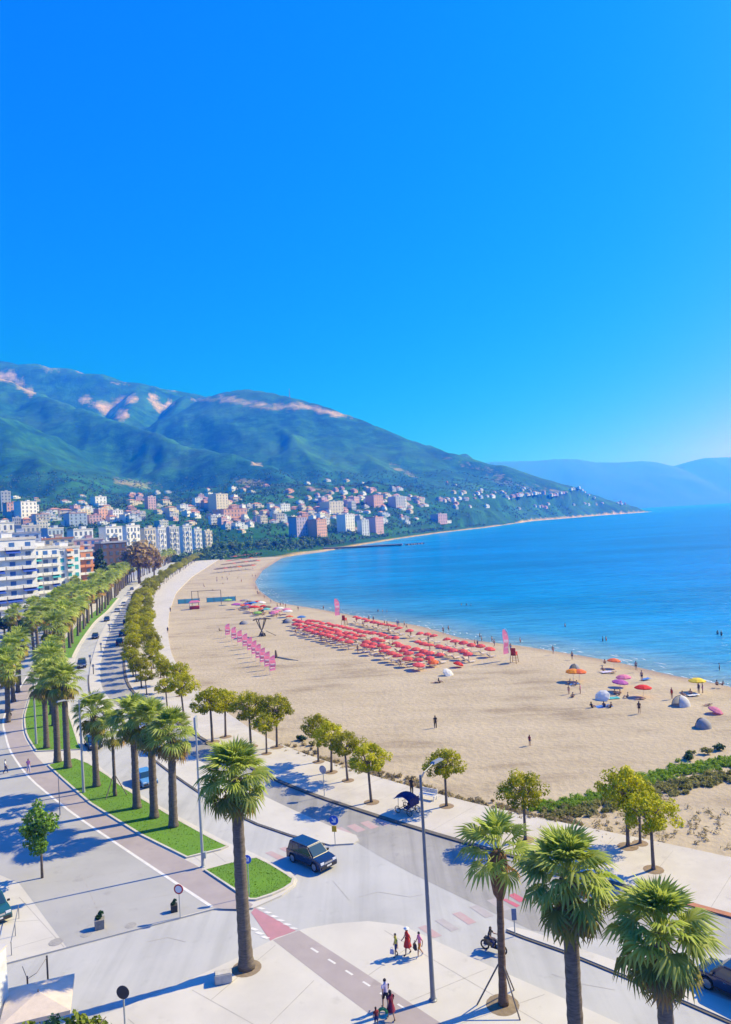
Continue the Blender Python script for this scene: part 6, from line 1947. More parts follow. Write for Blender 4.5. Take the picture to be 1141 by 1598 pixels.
mb = MB(); mb.lathe([(.35, 0), (.35, .1), (.08, .14)], 12); mb.build('base', M_TRIM, o)
o = empty('rope_stand', 'brown metal posts with hanging ropes behind the beige parasol', 'rope stand', G(75, 1530, PAVE), 0)
mb = MB(); mb.tube([(0, 0, 0), (0, 0, 1.55)], .06, 8); mb.build('post', M_TRIM, o)
b = G(46, 1594, PAVE) - G(75, 1530, PAVE)
mb = MB(); mb.tube([(b.x, b.y, 0), (b.x, b.y, 2.6)], .05, 8); mb.build('post', mat('rusty_post', (.16, .08, .06), .8), o)
mb = MB(); mb.tube([(b.x, b.y, 2.45), (b.x * .55, b.y * .55, 1.75), (0, 0, 1.45)], .018, 5); mb.build('rope', M_WOOD, o)
mb = MB(); mb.tube([(b.x, b.y, 2.45), (b.x - .5, b.y + .5, 2.9)], .018, 5); mb.build('rope', M_WOOD, o)
p = P(-12, 1494, 40.5)
o = empty('kiosk', 'white louvred kiosk wall at the left edge behind the beige parasol', 'kiosk', (p.x - 1.85, p.y, PAVE), rad(-6))
mb = MB(); mb.box((0, .6, (p.z - PAVE) / 2), (4.0, 1.2, p.z - PAVE)); mb.build('wall', mat('kiosk_white', (.66, .68, .70), .7, scale=1), o)
for k in range(9):
    mb = MB(); mb.box((0, -.03, .4 + k * .5), (3.8, .07, .30)); mb.build('louvre', mat('kiosk_louvre', (.60, .63, .66), .6, scale=1), o)
mb = MB(); mb.box((0, .6, p.z - PAVE + .06), (4.1, 1.3, .12)); mb.build('roof', M_FLAT, o)
g = G(30, 1432, PAVE); g2 = G(18, 1492, PAVE)
o = empty('hand_rail', 'thin grey pipe rail on the pale pavement at the left edge', 'rail', g)
d = g2 - g
mb = MB(); mb.tube([(0, 0, .9), (d.x, d.y, .9)], .03, 6); mb.build('rail', M_POLE, o)
for t in (0.02, .5, .98):
    mb = MB(); mb.tube([(d.x * t, d.y * t, 0), (d.x * t, d.y * t, .9)], .03, 6); mb.build('post', M_POLE, o)
TS = tree_meshes(91, 4.6, 1.9, M_LEAFY, 40, 70, .20, low=.1)
TS2 = tree_meshes(92, 4.6, 1.5, M_LEAFD, 34, 70, .18, low=.1)
q = P(130, 1566, 36.0); tree('yellow-green shrub crown at the bottom left below the beige parasol', (q.x, q.y, PAVE), TS, (q.z / 4.6 * .75, q.z / 4.6 * .75, q.z / 4.6))
q = P(82, 1580, 35.0); tree('dark shrub crown between the two yellow-green shrubs at the bottom left', (q.x, q.y, PAVE), TS2, (q.z / 4.6 * .8, q.z / 4.6 * .8, q.z / 4.6))
q = P(20, 1586, 34.5); tree('green shrub crown in the very corner at the bottom left', (q.x, q.y, PAVE), TS, (q.z / 4.6 * .8, q.z / 4.6 * .8, q.z / 4.6))
# ================================================================== ON THE BEACH
def sand(px, py): 
    g = G(px, py, SAND_Z - .12)
    return Vector((g.x, g.y, SAND_Z - .14))
M_POLEW = mat('parasol_pole', (.62, .62, .60), .5)
PCOL = {'red': (.74, .10, .11), 'bright red': (.70, .02, .02), 'orange': (.85, .30, .02), 'coral': (.80, .16, .05), 'pink': (.72, .22, .38), 'purple': (.42, .10, .38), 'yellow': (.85, .65, .06), 'white': (.78, .78, .76), 'green': (.30, .55, .12), 'blue': (.05, .20, .55), 'straw': (.20, .13, .09), 'teal': (.15, .52, .50), 'grey': (.35, .35, .36)}
def fabric(c): return mat('parasol_' + c.replace(' ', '_'), PCOL[c], .8, scale=2, var=.07, trans=.25, objrand=.1)
PARA = {}
def parasol_mesh(R=1.15, h=2.25):
    k = (R, h)
    if k not in PARA:
        mb = MB(); n = 8
        vs = [(0, 0, h)]
        for rr_, zz in ((R * .55, h - .14), (R, h - .42), (R * 1.0, h - .58)):
            vs += [(rr_ * math.cos(i / n * 6.2832), rr_ * math.sin(i / n * 6.2832), zz) for i in range(n)]
        fs = [(0, 1 + i, 1 + (i + 1) % n) for i in range(n)]
        for q in range(2): fs += [(1 + q * n + i, 1 + (q + 1) * n + i, 1 + (q + 1) * n + (i + 1) % n, 1 + q * n + (i + 1) % n) for i in range(n)]
        mb.add(vs, fs); can = mb.mesh('canopy', fabric('red'))
        mb = MB(); mb.tube([(0, 0, -.2), (0, 0, h + .06)], .025, 6); pole = mb.mesh('pole', M_POLEW)
        PARA[k] = (can, pole)
    return PARA[k]
def parasol(label, loc, c, R=1.15, h=2.25, tilt=(0, 0), group=None):
    can, pole = parasol_mesh(R, h)
    o = empty('beach_parasol', label, 'parasol', loc, random.uniform(0, .8), group)
    o.rotation_euler = (tilt[0], tilt[1], o.rotation_euler.z)
    q = mesh_obj('canopy', can, o); q.material_slots[0].link = 'OBJECT'; q.material_slots[0].material = fabric(c)
    mesh_obj('pole', pole, o)
    return o
mb = MB(); mb.box((0, 0, .32), (1.3, .62, .06)); L_FRAME = mb.mesh('bed_frame', M_WHT)
mb = MB(); mb.box((.05, 0, .385), (1.28, .56, .07)); L_MAT = mb.mesh('mattress', mat('lounger_canvas', (.70, .66, .60), .85, objrand=.15))
mb = MB(); mb.box((0, 0, .0), (.72, .60, .09)); L_BACK = mb.mesh('backrest', mat('lounger_canvas', (.70, .66, .60), .85))
mb = MB(); mb.box((0, 0, .145), (.06, .06, .29)); L_LEG = mb.mesh('leg', M_WHT)
def lounger(label, loc, rz, group):
    o = empty('sun_lounger', label, 'sun lounger', loc, rz, group)
    mesh_obj('bed_frame', L_FRAME, o); mesh_obj('mattress', L_MAT, o)
    b = mesh_obj('backrest', L_BACK, o, (-.92, 0, .56)); b.rotation_euler = (0, rad(40), 0)
    for x in (-.6, .6):
        for y in (-.26, .26): mesh_obj('leg', L_LEG, o, (x, y, 0))
rows = [((553, 973), (762, 1025), 23, 'the row nearest the sea'), ((484, 977), (735, 1033), 28, 'the second row from the sea'), ((459, 977), (688, 1035), 26, 'the third row from the sea'), ((463, 983), (668, 1039), 22, 'the fourth row from the sea'), ((470, 990), (652, 1044), 19, 'the row farthest from the sea')]
sea_dir = None
allp = []
for ri, (A, B, n, nm) in enumerate(rows):
    a, b = sand(*A), sand(*B)
    d = (b - a).normalized(); nrm = Vector((-d.y, d.x, 0))
    if nrm.y < 0: nrm = -nrm
    idx = [k for k in range(n) if k in (0, n - 1) or random.random() > .09]
    for i, kk in enumerate(idx):
        p = a + (b - a) * (kk / (n - 1)) + Vector((random.uniform(-.4, .4), random.uniform(-.4, .4), random.uniform(-.12, .1)))
        parasol('%s red parasol from the left in %s of red parasols' % (nth(i + 1), nm), p, 'red', random.choice([1.0, 1.08, 1.15]), 2.1, (random.uniform(-.12, .12), random.uniform(-.12, .12)), group='red parasols in rows')
        lounger('pale lounger at the %s parasol from the left in %s' % (nth(i + 1), nm), p + nrm * .2 + d * .75, math.atan2(nrm.y, nrm.x) + random.uniform(-.3, .3), 'sun loungers under the red parasols')
        allp.append((p, d, nrm))
        sea_dir = math.atan2(nrm.y, nrm.x)
for k in range(30):
    p, d, nrm = allp[(k * 37) % len(allp)]
    q = p + d * -1.1 + nrm * (.8 - (k % 3) * .9)
    person('beachgoer in %s swimwear, %s from the left of those among the red parasols' % (['dark', 'dark', 'dark'][k % 3], '%s'), q, sea_dir + random.uniform(-1, 1), ['stand', 'sit', 'walk'][k % 3], 1.7, [('trunks', ['navy', 'black', 'red'][k % 3])], 'black', 'beachgoers among the red parasols')
ppl = sorted([o for o in S.objects if o.get('group') == 'beachgoers among the red parasols'], key=lambda o: to_px(o.location)[0])
for i, o in enumerate(ppl): o['label'] = 'beachgoer in swim trunks, %s from the left among the red parasols' % nth(i + 1)
# loose parasols around the red field
PG_ = 'single parasols on the beach'
for px, py, c, R, h, t, lb in [
        (653, 1047, 'red', 1.2, 1.6, (.1, .1), 'low red parasol at the landward corner of the red parasol field'), (676, 1041, 'coral', 1.1, 1.5, (.2, 0), 'coral parasol right beside the landward end of the red field'),
        (697, 1054, 'white', 1.1, 1.1, (.7, .3), 'white parasol leaning on the sand just landward of the red field'), (714, 1042, 'bright red', 1.0, 1.2, (.2, .2), 'dark red low parasol near the right end of the landward row'),
        (895, 1063, 'orange', 1.25, 2.1, (.05, 0), 'orange parasol, left one of the orange pair on the right beach'), (904, 1063, 'coral', 1.2, 2.05, (.05, 0), 'coral-orange parasol, right one of the orange pair on the right beach'),
        (1004, 1087, 'bright red', 1.25, 1.8, (0, .05), 'bright red parasol on its own on the right beach'), (967, 1079, 'purple', 1.25, 1.9, (.05, .1), 'dark pink parasol on the right beach, nearer of the pink pair'), (974, 1071, 'pink', 1.2, 1.9, (0, 0), 'pale pink parasol just beyond the dark pink one'),
        (943, 1091, 'white', 1.15, 1.2, (.2, -.75), 'white parasol tipped over beside the teal towel'), (1089, 1078, 'yellow', 1.25, 2.0, (0, 0), 'yellow parasol near the water on the right beach'),
        (958, 1041, 'coral', 1.2, 1.6, (0, .1), 'coral parasol at the water edge above the pink pair'), (1115, 1113, 'pink', 1.0, .9, (.3, .3), 'lilac-pink parasol lying low at the right beach'),
        (356, 944, 'green', 1.6, 2.3, (0, 0), 'yellow-green parasol right of the blue windbreak'), (369, 951, 'purple', 1.8, 2.3, (.05, 0), 'purple parasol right of the yellow-green one'), (383, 944, 'grey', 1.6, 2.2, (0, 0), 'grey parasol beyond the purple one'),
        (397, 956, 'bright red', 1.9, 2.4, (0, .1), 'red parasol with people below, left of the red field'), (402, 961, 'green', 1.5, 1.5, (.1, 0), 'pale green low parasol in front of the left red one'), (416, 958, 'teal', 1.4, 2.0, (0, 0), 'teal parasol beside the pale green one'),
        (450, 963, 'white', 1.6, 2.3, (0, 0), 'white parasol at the left tip of the red field'), (471, 971, 'blue', 1.3, 2.0, (0, 0), 'blue parasol at the left tip of the red field'), (437, 957, 'white', 1.4, 2.1, (0, 0), 'small white parasol near the water left of the red field')]:
    parasol(lb, sand(px, py), c, R, h, t, PG_)
rq = random.Random(31)
lst = sorted([(rq.uniform(378, 452), 0) for _ in range(22)])
for i, (px, _) in enumerate(lst):
    py = 941 + (px - 378) * .30 + rq.uniform(-4, 9)
    c = rq.choice(['white', 'grey', 'coral', 'pink', 'blue', 'straw', 'straw', 'bright red'])
    parasol('%s parasol of the scattered ones left of the red field, %s from the left' % (c, nth(i + 1)), sand(px, py), c, rq.uniform(1.1, 1.6), rq.uniform(1.4, 2.3), (rq.uniform(-.15, .15), rq.uniform(-.15, .15)), 'scattered parasols left of the red field')
    if i % 2: person('dark figure near the %s scattered parasol from the left, beside the red field' % nth(i + 1), sand(px + 3, py + 2) + Vector((0, 0, .04)), rq.uniform(0, 6), rq.choice(['sit', 'stand']), 1.7, [('trunks', 'black')], 'black', 'figures among the scattered parasols')
# thatched rows on the far beach
n = 0
for ri, (A, B, k) in enumerate([((357, 880), (404, 873.5), 12), ((350, 886), (402, 880), 12), ((340, 894), (394, 888), 11), ((362, 873), (406, 867), 11)]):
    for i in range(k):
        t = i / (k - 1); p = sand(A[0] + (B[0] - A[0]) * t, A[1] + (B[1] - A[1]) * t)
        n += 1
        parasol('%s straw parasol from the left in the %s row on the far beach' % (nth(i + 1), ['second', 'third', 'nearest', 'farthest'][ri]), p, 'straw' if (i + ri) % 4 else 'coral', 2.6, 3.0, (0, 0), 'straw parasols on the far beach')
        if i % 2 == 0: lounger('lounger under the %s straw parasol from the left in the %s far beach row' % (nth(i + 1), ['second', 'third', 'nearest', 'farthest'][ri]), p + Vector((1, 0, 0)), .5, 'loungers on the far beach')
# towels
def towel(label, px, py, c, rz, w=.9, l=1.8):
    p = sand(px, py)
    mb = MB(); n = 7
    vs = [(-l / 2 + l * i / (n - 1), s * w / 2, .05 + .025 * math.sin(i * 2.1 + s)) for i in range(n) for s in (-1, 1)]
    mb.add(vs, [(2 * i, 2 * i + 2, 2 * i + 3, 2 * i + 1) for i in range(n - 1)])
    o = mb.build('beach_towel', cloth(c), None, p + Vector((0, 0, .06)), rz); tag(o, label, 'towel', 'towels on the sand')
towel('blue towel under the orange parasols', 896, 1068, 'blue', .3); towel('blue towel below the group of seated people', 942, 1103, 'blue', .2, 1.4, 2.4); towel('teal towel beside the tipped white parasol', 955, 1090, 'teal', .1, 1.2, 2.2)
towel('lilac towel near the water on the right beach', 947, 1049, 'lilac', .2, 1.2, 2.0); towel('blue towel behind the standing person on the right beach', 1008, 1060, 'blue', .5); towel('white towel under the yellow parasol', 1082, 1085, 'white', .2)
# people on the sand
BP = 'people on the beach'
for px, py, pose, h, wear, hair, fc, lb in [
        (680, 1137, 'stand', 1.75, [('shirt', 'black'), ('trousers', 'black')], 'black', 90, 'person in black standing alone on the open sand'), (827, 1164, 'stand', 1.35, [('trunks', 'navy'), ('shirt', 'maroon')], 'black', 40, 'small lone figure on the open sand above the small pine'),
        (998, 1114, 'stand', 1.72, [('trunks', 'black'), ('shirt', 'brown')], 'black', 60, 'person standing below the bright red parasol'), (1002, 1063, 'stand', 1.75, [('trunks', 'navy')], 'black', 100, 'dark figure standing above the bright red parasol'),
        (993, 1047, 'walk', 1.72, [('bikini', 'black')], 'black', 80, 'figure walking near the water above the pink parasols'), (1049, 1091, 'stand', 1.7, [('swimsuit', 'red')], 'brown', 200, 'person in a red swimsuit beside the white dome tent'),
        (979, 1089, 'sit', 1.6, [('trunks', 'black')], 'black', 180, 'seated child left of the bright red parasol'), (889, 1068, 'sit', 1.75, [('trunks', 'black')], 'black', 200, 'dark figure seated under the orange parasols'), (899, 1070, 'sit', 1.7, [('swimsuit', 'navy')], 'black', 160, 'second figure seated under the orange parasols, right one'),
        (888, 1084, 'stand', 1.4, [('bikini', 'pink')], 'brown', 220, 'child standing below the orange parasols, left of two'), (906, 1083, 'stand', 1.6, [('swimsuit', 'pink')], 'brown', 150, 'person in pink standing below the orange parasols, right of two'),
        (894, 1089, 'sit', 1.7, [('trunks', 'navy')], 'black', 90, 'figure seated in front of the two standing below the orange parasols'), (960, 1084, 'sit', 1.7, [('trunks', 'black')], 'black', 60, 'figure seated left under the pink parasols'), (967, 1085, 'sit', 1.7, [('trunks', 'navy')], 'black', 120, 'figure seated right under the pink parasols'),
        (924, 1105, 'sit', 1.75, [('trunks', 'black'), ('shirt', 'black')], 'black', 30, 'dark figure seated left on the blue towel'), (943, 1104, 'sit', 1.7, [('trunks', 'navy'), ('shirt', 'navy')], 'black', 60, 'dark figure seated in the middle of the blue towel'), (953, 1105, 'sit', 1.7, [('swimsuit', 'black')], 'black', 120, 'dark figure seated right on the blue towel'),
        (1000, 1092, 'lie', 1.75, [('trunks', 'black')], 'black', 10, 'person lying under the bright red parasol'), (1066, 1087, 'sit', 1.7, [('trunks', 'black')], 'black', 30, 'seated figure left of the yellow parasol group'), (1078, 1084, 'sit', 1.75, [('trunks', 'navy')], 'black', 60, 'dark seated figure below the yellow parasol'),
        (1091, 1082, 'stand', 1.6, [('swimsuit', 'brown')], 'brown', 200, 'person standing below the yellow parasol, left of two'), (1097, 1082, 'stand', 1.65, [('trunks', 'pink')], 'brown', 170, 'person standing below the yellow parasol, right of two'), (1119, 1070, 'sit', 1.75, [('trunks', 'black')], 'black', 70, 'dark figure seated at the water edge at the far right'), (1128, 1070, 'sit', 1.5, [('trunks', 'navy')], 'black', 110, 'small figure seated at the water edge at the far right'),
        (1105, 1101, 'lie', 1.7, [('swimsuit', 'black')], 'black', 20, 'person lying on the sand above the grey tent'), (944, 1036, 'sit', 1.7, [('trunks', 'black')], 'black', 80, 'dark figure seated at the water edge left of the coral parasol'), (941, 1047, 'sit', 1.7, [('trunks', 'maroon')], 'black', 40, 'figure seated by the lilac towel'),
        (957, 1050, 'lie', 1.7, [('trunks', 'navy')], 'black', 30, 'figure lying by the lilac towel'), (686, 1066, 'sit', 1.75, [('trunks', 'black'), ('shirt', 'black')], 'black', 20, 'dark figure seated landward of the leaning white parasol, right of two'), (680, 1066, 'lie', 1.7, [('trunks', 'navy')], 'black', 20, 'dark figure lying landward of the leaning white parasol'),
        (692, 989, 'stand', 1.7, [('trunks', 'navy')], 'black', 80, 'dark figure standing at the water edge above the red field'), (576, 970, 'stand', 1.7, [('trunks', 'black')], 'black', 90, 'figure at the water edge above the red field, left of two'), (583, 971, 'stand', 1.7, [('swimsuit', 'black')], 'black', 90, 'figure at the water edge above the red field, right of two'),
        (471, 972, 'stand', 1.75, [('trunks', 'blue')], 'black', 200, 'person standing by the blue parasol'), (395, 960, 'sit', 1.75, [('trunks', 'black')], 'black', 30, 'figure seated under the left red parasol'), (373, 953, 'sit', 1.75, [('trunks', 'black')], 'black', 30, 'figure seated under the purple parasol'), (343, 985, 'sit', 1.8, [('shirt', 'black'), ('trunks', 'black')], 'black', 30, 'dark figure seated at the far end of the feather flag row')]:
    person(lb, sand(px, py) + Vector((0, 0, .04)), rad(fc), pose, h, wear, hair, BP)
# bathers in the sea
for i, (px, py, dp) in enumerate([(882, 978, .7), (941, 1001, .6), (946, 1000, .6), (1126, 993, .5), (1120, 990, .7), (1123, 1046, .45), (728, 944, 1.1), (735, 945, 1.1), (720, 944, 1.1), (597, 955, .9), (604, 955, .9), (590, 954, .95), (752, 1000, .5), (768, 1001, .4), (812, 1003, .4), (505, 951, .3), (700, 984, .3), (749, 994, .6)]):
    g = G(px, py, SEA_Z)
    person('bather standing in the sea, %s', (g.x, g.y, SEA_Z - dp), random.uniform(0, 6), 'stand', random.uniform(1.6, 1.8), [('trunks', ['navy', 'black', 'red', 'maroon'][i % 4])], 'black', 'bathers in the sea')
bt = sorted([o for o in S.objects if o.get('group') == 'bathers in the sea'], key=lambda o: to_px(o.location)[0])
for i, o in enumerate(bt): o['label'] = 'dark bather standing in the sea, %s bather from the left' % nth(i + 1)
# tents
def tent(label, px, py, c, R, h, rz=0.0):
    o = empty('beach_tent', label, 'tent', sand(px, py), rz, 'small beach tents')
    mb = MB(); n, m = 14, 5
    vs, fs = [], []
    for j in range(m + 1):
        e = j / m * math.pi / 2
        for i in range(n): 
            a = rad(35) + i / (n - 1) * rad(290); vs.append((R * math.cos(e) * math.cos(a), R * math.cos(e) * math.sin(a), h * math.sin(e)))
    for j in range(m):
        for i in range(n - 1): fs.append((j * n + i, j * n + i + 1, (j + 1) * n + i + 1, (j + 1) * n + i))
    mb.add(vs, fs); mb.build('shell', fabric(c), o, smooth=True)
    mb = MB(); mb.lathe([(R * .98, .03), (R * .9, .05)], 14); mb.build('groundsheet', cloth('grey'), o)
    for a in (rad(35), rad(-35)):
        mb = MB(); mb.tube([(R * math.cos(e) * math.cos(a), R * math.cos(e) * math.sin(a), h * math.sin(e)) for e in np.linspace(0, math.pi / 2, 7)], .03, 5); mb.build('tent_pole', M_TRIM, o)
tent('white and mint dome tent on the right beach below the yellow parasol', 1063, 1101, 'white', 1.25, 1.45, rad(200)); tent('grey dome tent nearest the scrub on the right beach', 1097, 1135, 'grey', 1.05, 1.2, rad(150)); tent('small grey tent beyond the orange parasols', 897, 1047, 'grey', 1.0, 1.3, rad(240))
tent('grey-green low tent left of the red field', 381, 974, 'grey', 1.5, 1.0, rad(200)); tent('grey tent at the left tip of the red field', 449, 972, 'grey', 1.6, 1.3, rad(200))
# feather flags
M_PINKF = mat('flag_pink', (.88, .26, .45), .7, trans=.45, var=.05)
M_WHF = mat('flag_white', (.90, .86, .90), .7, scale=1.5, trans=.45, col2=(.84, .62, .74))
def feather_flag(label, p, h, w, big, rz, group):
    o = empty('feather_flag', label, 'flag', p, rz, group, (-1, 1, 1) if big else None)
    mb = MB()
    pts = [(0, 0, 0), (0, 0, h * .75), (.06 * w, 0, h * .9), (.35 * w, 0, h * .99), (.75 * w, 0, h)]
    mb.tube(pts, [.035, .03, .025, .02, .015], 6); mb.build('pole', M_POLEW, o)
    n = 10
    def sail(x0, x1, z0, z1, y):
        q = MB(); vs = []
        for i in range(n + 1):
            z = z0 + (z1 - z0) * i / n; top = max(0, (z - h * .8) / (h * .2))
            a = x0 * w + top ** 2 * .7 * w if x0 < .1 else x0 * w
            b_ = x1 * w * (1 - .0 * top)
            vs += [(min(a, b_), y + .10 * math.sin(i * .9), z), (b_, y + .10 * math.sin(i * .9 + .7), z)]
        q.add(vs, [(2 * i, 2 * i + 1, 2 * i + 3, 2 * i + 2) for i in range(n)]); return q
    s_ = sail(.02, 1.0, h * .22, h * .99, 0).build('sail', M_PINKF, o, smooth=True)
    if big:
        for k in range(3):
            sail(.2 + k * .24, .32 + k * .24, h * .40, h * .82, -.02).build('white_stroke', M_SIGNW, s_)
    else:
        sail(.16, .90, h * .34, h * .80, -.02).build('white_panel', M_WHF, s_)
        sail(.16, .90, h * .34, h * .80, .02).build('white_panel', M_WHF, s_)
N_ = 10
for i in range(N_):
    t = i / (N_ - 1); px, py = 352 + 72 * t + 3 * math.sin(t * 5), 996 + 58 * t - 6 * t * (1 - t)
    p = sand(px, py)
    feather_flag('pink and white feather flag, %s from the far end of the flag row' % nth(i + 1), p, 3.7, 1.45, False, rad(42), 'feather flags in a row')
feather_flag('tall pink feather flag at the far left corner of the red parasol field', sand(531, 967), 6.4, 1.9, True, rad(45), 'tall feather flags')
feather_flag('tall pink feather flag beside the lifeguard chair at the right end of the field', sand(795, 1030), 6.2, 1.7, True, rad(45), 'tall feather flags')
# lifeguard chairs
def guard_chair(label, p, rz):
    o = empty('lifeguard_chair', label, 'lifeguard chair', p, rz, 'lifeguard chairs')
    M_RW = mat('red_boards', (.55, .04, .04), .7)
    for x, y in ((-.7, -.6), (.7, -.6), (-.7, .6), (.7, .6)):
        mb = MB(); mb.tube([(x, y, 0), (x * .7, y * .7, 2.0)], .06, 6); mb.build('leg', mat('tan_timber', (.45, .27, .12), .8), o)
    mb = MB(); mb.box((0, 0, 1.5), (1.15, 1.0, .1)); mb.build('platform', M_RW, o)
    mb = MB(); mb.box((-.45, 0, 2.2), (.1, .95, 1.3)); mb.build('backrest', M_RW, o)
    for s_ in (-1, 1):
        mb = MB(); mb.box((0, s_ * .48, 1.85), (.9, .07, .6)); mb.build('side_panel', M_RW, o)
    for k in range(4):
        mb = MB(); mb.box((.62, 0, .3 + .3 * k), (.06, .9, .06)); mb.build('rung', MATS['tan_timber'], o)
guard_chair('red lifeguard chair under the right tall feather flag', sand(803, 1034), rad(60)); guard_chair('red lifeguard chair under the far left tall feather flag', sand(538, 976), rad(60))
# timber lookout, driftwood, windbreak
o = empty('timber_lookout', 'ruined timber lookout with crossed poles and a dark roof left of the red field', 'lookout', sand(409, 993), .3)
for k in range(4):
    a = k * math.pi / 2 + .4
    mb = MB(); mb.tube([(1.1 * math.cos(a), 1.1 * math.sin(a), 0), (-.5 * math.cos(a), -.5 * math.sin(a), 2.2), (-1.5 * math.cos(a), -1.5 * math.sin(a), 4.4)], .13, 7); mb.build('pole', M_WOOD, o)
for k in range(7):
    mb = MB(); mb.box((-1.8 + k * .6, 0, 4.5 + .12 * (k % 2)), (.52, 2.8, .16), rz=.08 * (k - 3)); mb.build('roof_board', mat('dark_boards', (.12, .09, .075), .9, scale=3), o)
mb = MB(); mb.box((.3, 0, .4), (1.3, 1.1, .8), taper=.8); mb.build('box_seat', MATS['dark_boards'], o)
mb = MB(); mb.tube([(1.0, -.3, 1.4), (3.4, -1.4, .1)], .08, 6); mb.build('fallen_pole', M_WOOD, o)
o = empty('driftwood_log', 'dark stump with a long pale log lying beside it on the open sand', 'driftwood', sand(431, 1027), 0)
mb = MB(); mb.tube([(0, 0, 0), (.05, 0, .5), (-.05, .1, 1.7)], [.38, .3, .16], 8); mb.build('stump', mat('dark_stump', (.16, .12, .09), .9, scale=4), o)
e = sand(466, 1032) - sand(431, 1027)
mb = MB(); mb.tube([(.5, 0, .15), (e.x * .5, e.y * .5, .22), (e.x, e.y, .12)], [.22, .18, .1], 8); mb.build('log', mat('bleached_log', (.52, .44, .32), .9, scale=4), o)
M_TEALF = mat('blue_netting', (.10, .38, .52), .7, trans=.3, var=.1)
A, B = sand(278, 943), sand(368, 938)
o = empty('windbreak', 'long blue net windbreak with timber posts at the left of the beach', 'windbreak', A)
d = B - A
for k in range(9):
    t = k / 8
    mb = MB(); mb.tube([(d.x * t, d.y * t, 0), (d.x * t, d.y * t, 2.2)], .07, 6); mb.build('post', M_WOOD, o)
    if k < 8 and k != 3:
        t2 = (k + 1) / 8; mb = MB(); mb.add([(d.x * t, d.y * t, .15), (d.x * t2, d.y * t2, .15), (d.x * t2, d.y * t2, 1.9), (d.x * t, d.y * t, 1.9)], [(0, 1, 2, 3)]); mb.build('net_panel', M_TEALF, o)
A, B = sand(303, 944), sand(348, 942); d = B - A
o = empty('goal_frame', 'tall timber goal frame standing over the blue windbreak', 'frame', A + Vector((0, -3, 0)))
for t in (0, .22, 1):
    mb = MB(); mb.tube([(d.x * t, d.y * t, 0), (d.x * t, d.y * t, 5.6)], .12, 6); mb.build('post', M_WOOD, o)
mb = MB(); mb.tube([(0, 0, 5.5), (d.x, d.y, 5.5)], .1, 6); mb.build('crossbar', M_WOOD, o)
o = empty('beach_stall', 'pink and red beach stall in front of the blue windbreak', 'stall', sand(304, 951), .2)
mb = MB(); mb.box((0, 0, .6), (3.4, 2.0, 1.2)); mb.build('counter', mat('red_boards', (.55, .04, .04), .7), o)
mb = MB(); mb.add([(-2, -1.3, 2.6), (2, -1.3, 2.6), (2, 1.3, 2.6), (-2, 1.3, 2.6), (-1.2, 0, 3.3), (1.2, 0, 3.3)], [(0, 1, 5, 4), (1, 2, 5), (2, 3, 4, 5), (3, 0, 4)]); mb.build('roof', fabric('pink'), o)
for x in (-1.8, 1.8):
    for y in (-1.1, 1.1):
        mb = MB(); mb.tube([(x, y, 0), (x, y, 2.6)], .05, 6); mb.build('post', M_POLEW, o)
# stones and tracks in the sand
for i, (px, py, lb) in enumerate([(385, 975, 'dark stone'), (430, 1003, 'grey stone')][:0]): pass
# strollers along the waterline and on the far left beach
rw = random.Random(77)
wl_px = [(398, 912), (402, 925), (430, 944), (470, 950), (505, 956), (560, 967), (600, 974), (650, 981), (700, 996), (745, 1005), (790, 1010), (850, 1018), (905, 1028)]
st_ = []
for i in range(26):
    k = rw.random() * (len(wl_px) - 1); a = int(k); t = k - a
    px = wl_px[a][0] * (1 - t) + wl_px[a + 1][0] * t; py = wl_px[a][1] * (1 - t) + wl_px[a + 1][1] * t + rw.uniform(-1, 4)
    st_.append((px, py))
for i, (px, py) in enumerate(sorted(st_)):
    person('stroller in swimwear at the waterline, %s from the left' % nth(i + 1), sand(px, py) + Vector((0, 0, -.1)), rw.uniform(0, 6.28), rw.choice(['stand', 'walk', 'walk']), rw.uniform(1.5, 1.8), [(rw.choice(['trunks', 'swimsuit']), rw.choice(['navy', 'black', 'red', 'blue', 'maroon']))], rw.choice(['black', 'brown']), 'strollers along the waterline')
fl = sorted([(rw.uniform(300, 400), 0) for _ in range(14)])
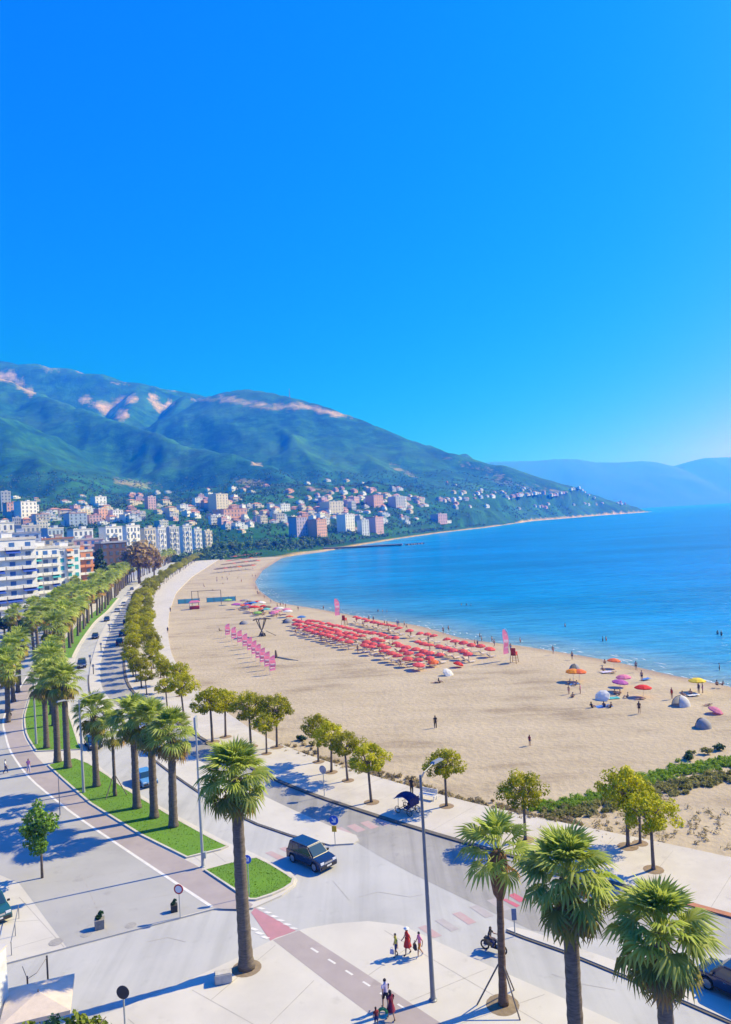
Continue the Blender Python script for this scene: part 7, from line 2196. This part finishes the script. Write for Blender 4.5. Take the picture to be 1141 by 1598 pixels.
for i, (px, _) in enumerate(fl):
    py = 900 + (px - 300) * -.12 + rw.uniform(0, 26)
    person('far beachgoer on the sand by the straw parasols, %s from the left' % nth(i + 1), sand(px, py), rw.uniform(0, 6.28), rw.choice(['stand', 'walk', 'sit']), 1.7, [('trunks', rw.choice(['navy', 'black', 'red']))], 'black', 'far beachgoers')
# small broken wavelets where the sea meets the sand
nr = np.random.default_rng(12)
mb = MB()
for _ in range(420):
    y = 95 + 420 * nr.random() ** 1.6
    x = float(xs_at(SHS, y)); dx = float(xs_at(SHS, y + 1)) - x
    d = Vector((dx, 1, 0)).normalized(); n_ = Vector((d.y, -d.x, 0))
    c = Vector((x, y, SEA_Z + .012)) + n_ * (0.2 + 5.5 * nr.random() ** 2.2)
    L_ = nr.uniform(.6, 3.2); w_ = nr.uniform(.04, .14)
    pts = [c + d * (L_ * (t - .5)) + n_ * (.25 * math.sin(t * 3 + y)) for t in (0, .25, .5, .75, 1)]
    ws = [0.1, .8, 1, .7, .1]
    mb.add([p + n_ * w_ * k for p, k in zip(pts, ws)] + [p - n_ * w_ * k for p, k in zip(pts, ws)], [(i, i + 1, 6 + i, 5 + i) for i in range(4)])
tag(mb.build('surf', mat('sea_foam', (.72, .76, .78), .6, var=.05)), 'thin broken lines of foam along the edge of the sea', 'surf', kind='stuff')
# ------------------------------------------------------------------ the air over the bay
HAZE_D = 2.5e-4
mb = MB()
mb.box((0, 8450, 607), (26000, 17500, 1244))
hm = bpy.data.materials.new('haze')
hm.use_nodes = True
hn = hm.node_tree
hn.nodes.remove(hn.nodes['Principled BSDF'])
pv = hn.nodes.new('ShaderNodeVolumePrincipled')
pv.inputs['Color'].default_value = (0.01, 0.17, 1.0, 1)
pv.inputs['Absorption Color'].default_value = (1, 1, 1, 1)
pv.inputs['Density'].default_value = HAZE_D
pv.inputs['Anisotropy'].default_value = 0.2
hn.links.new(pv.outputs[0], hn.nodes['Material Output'].inputs['Volume'])
hz = mb.build('haze', hm)
tag(hz, kind='stuff')
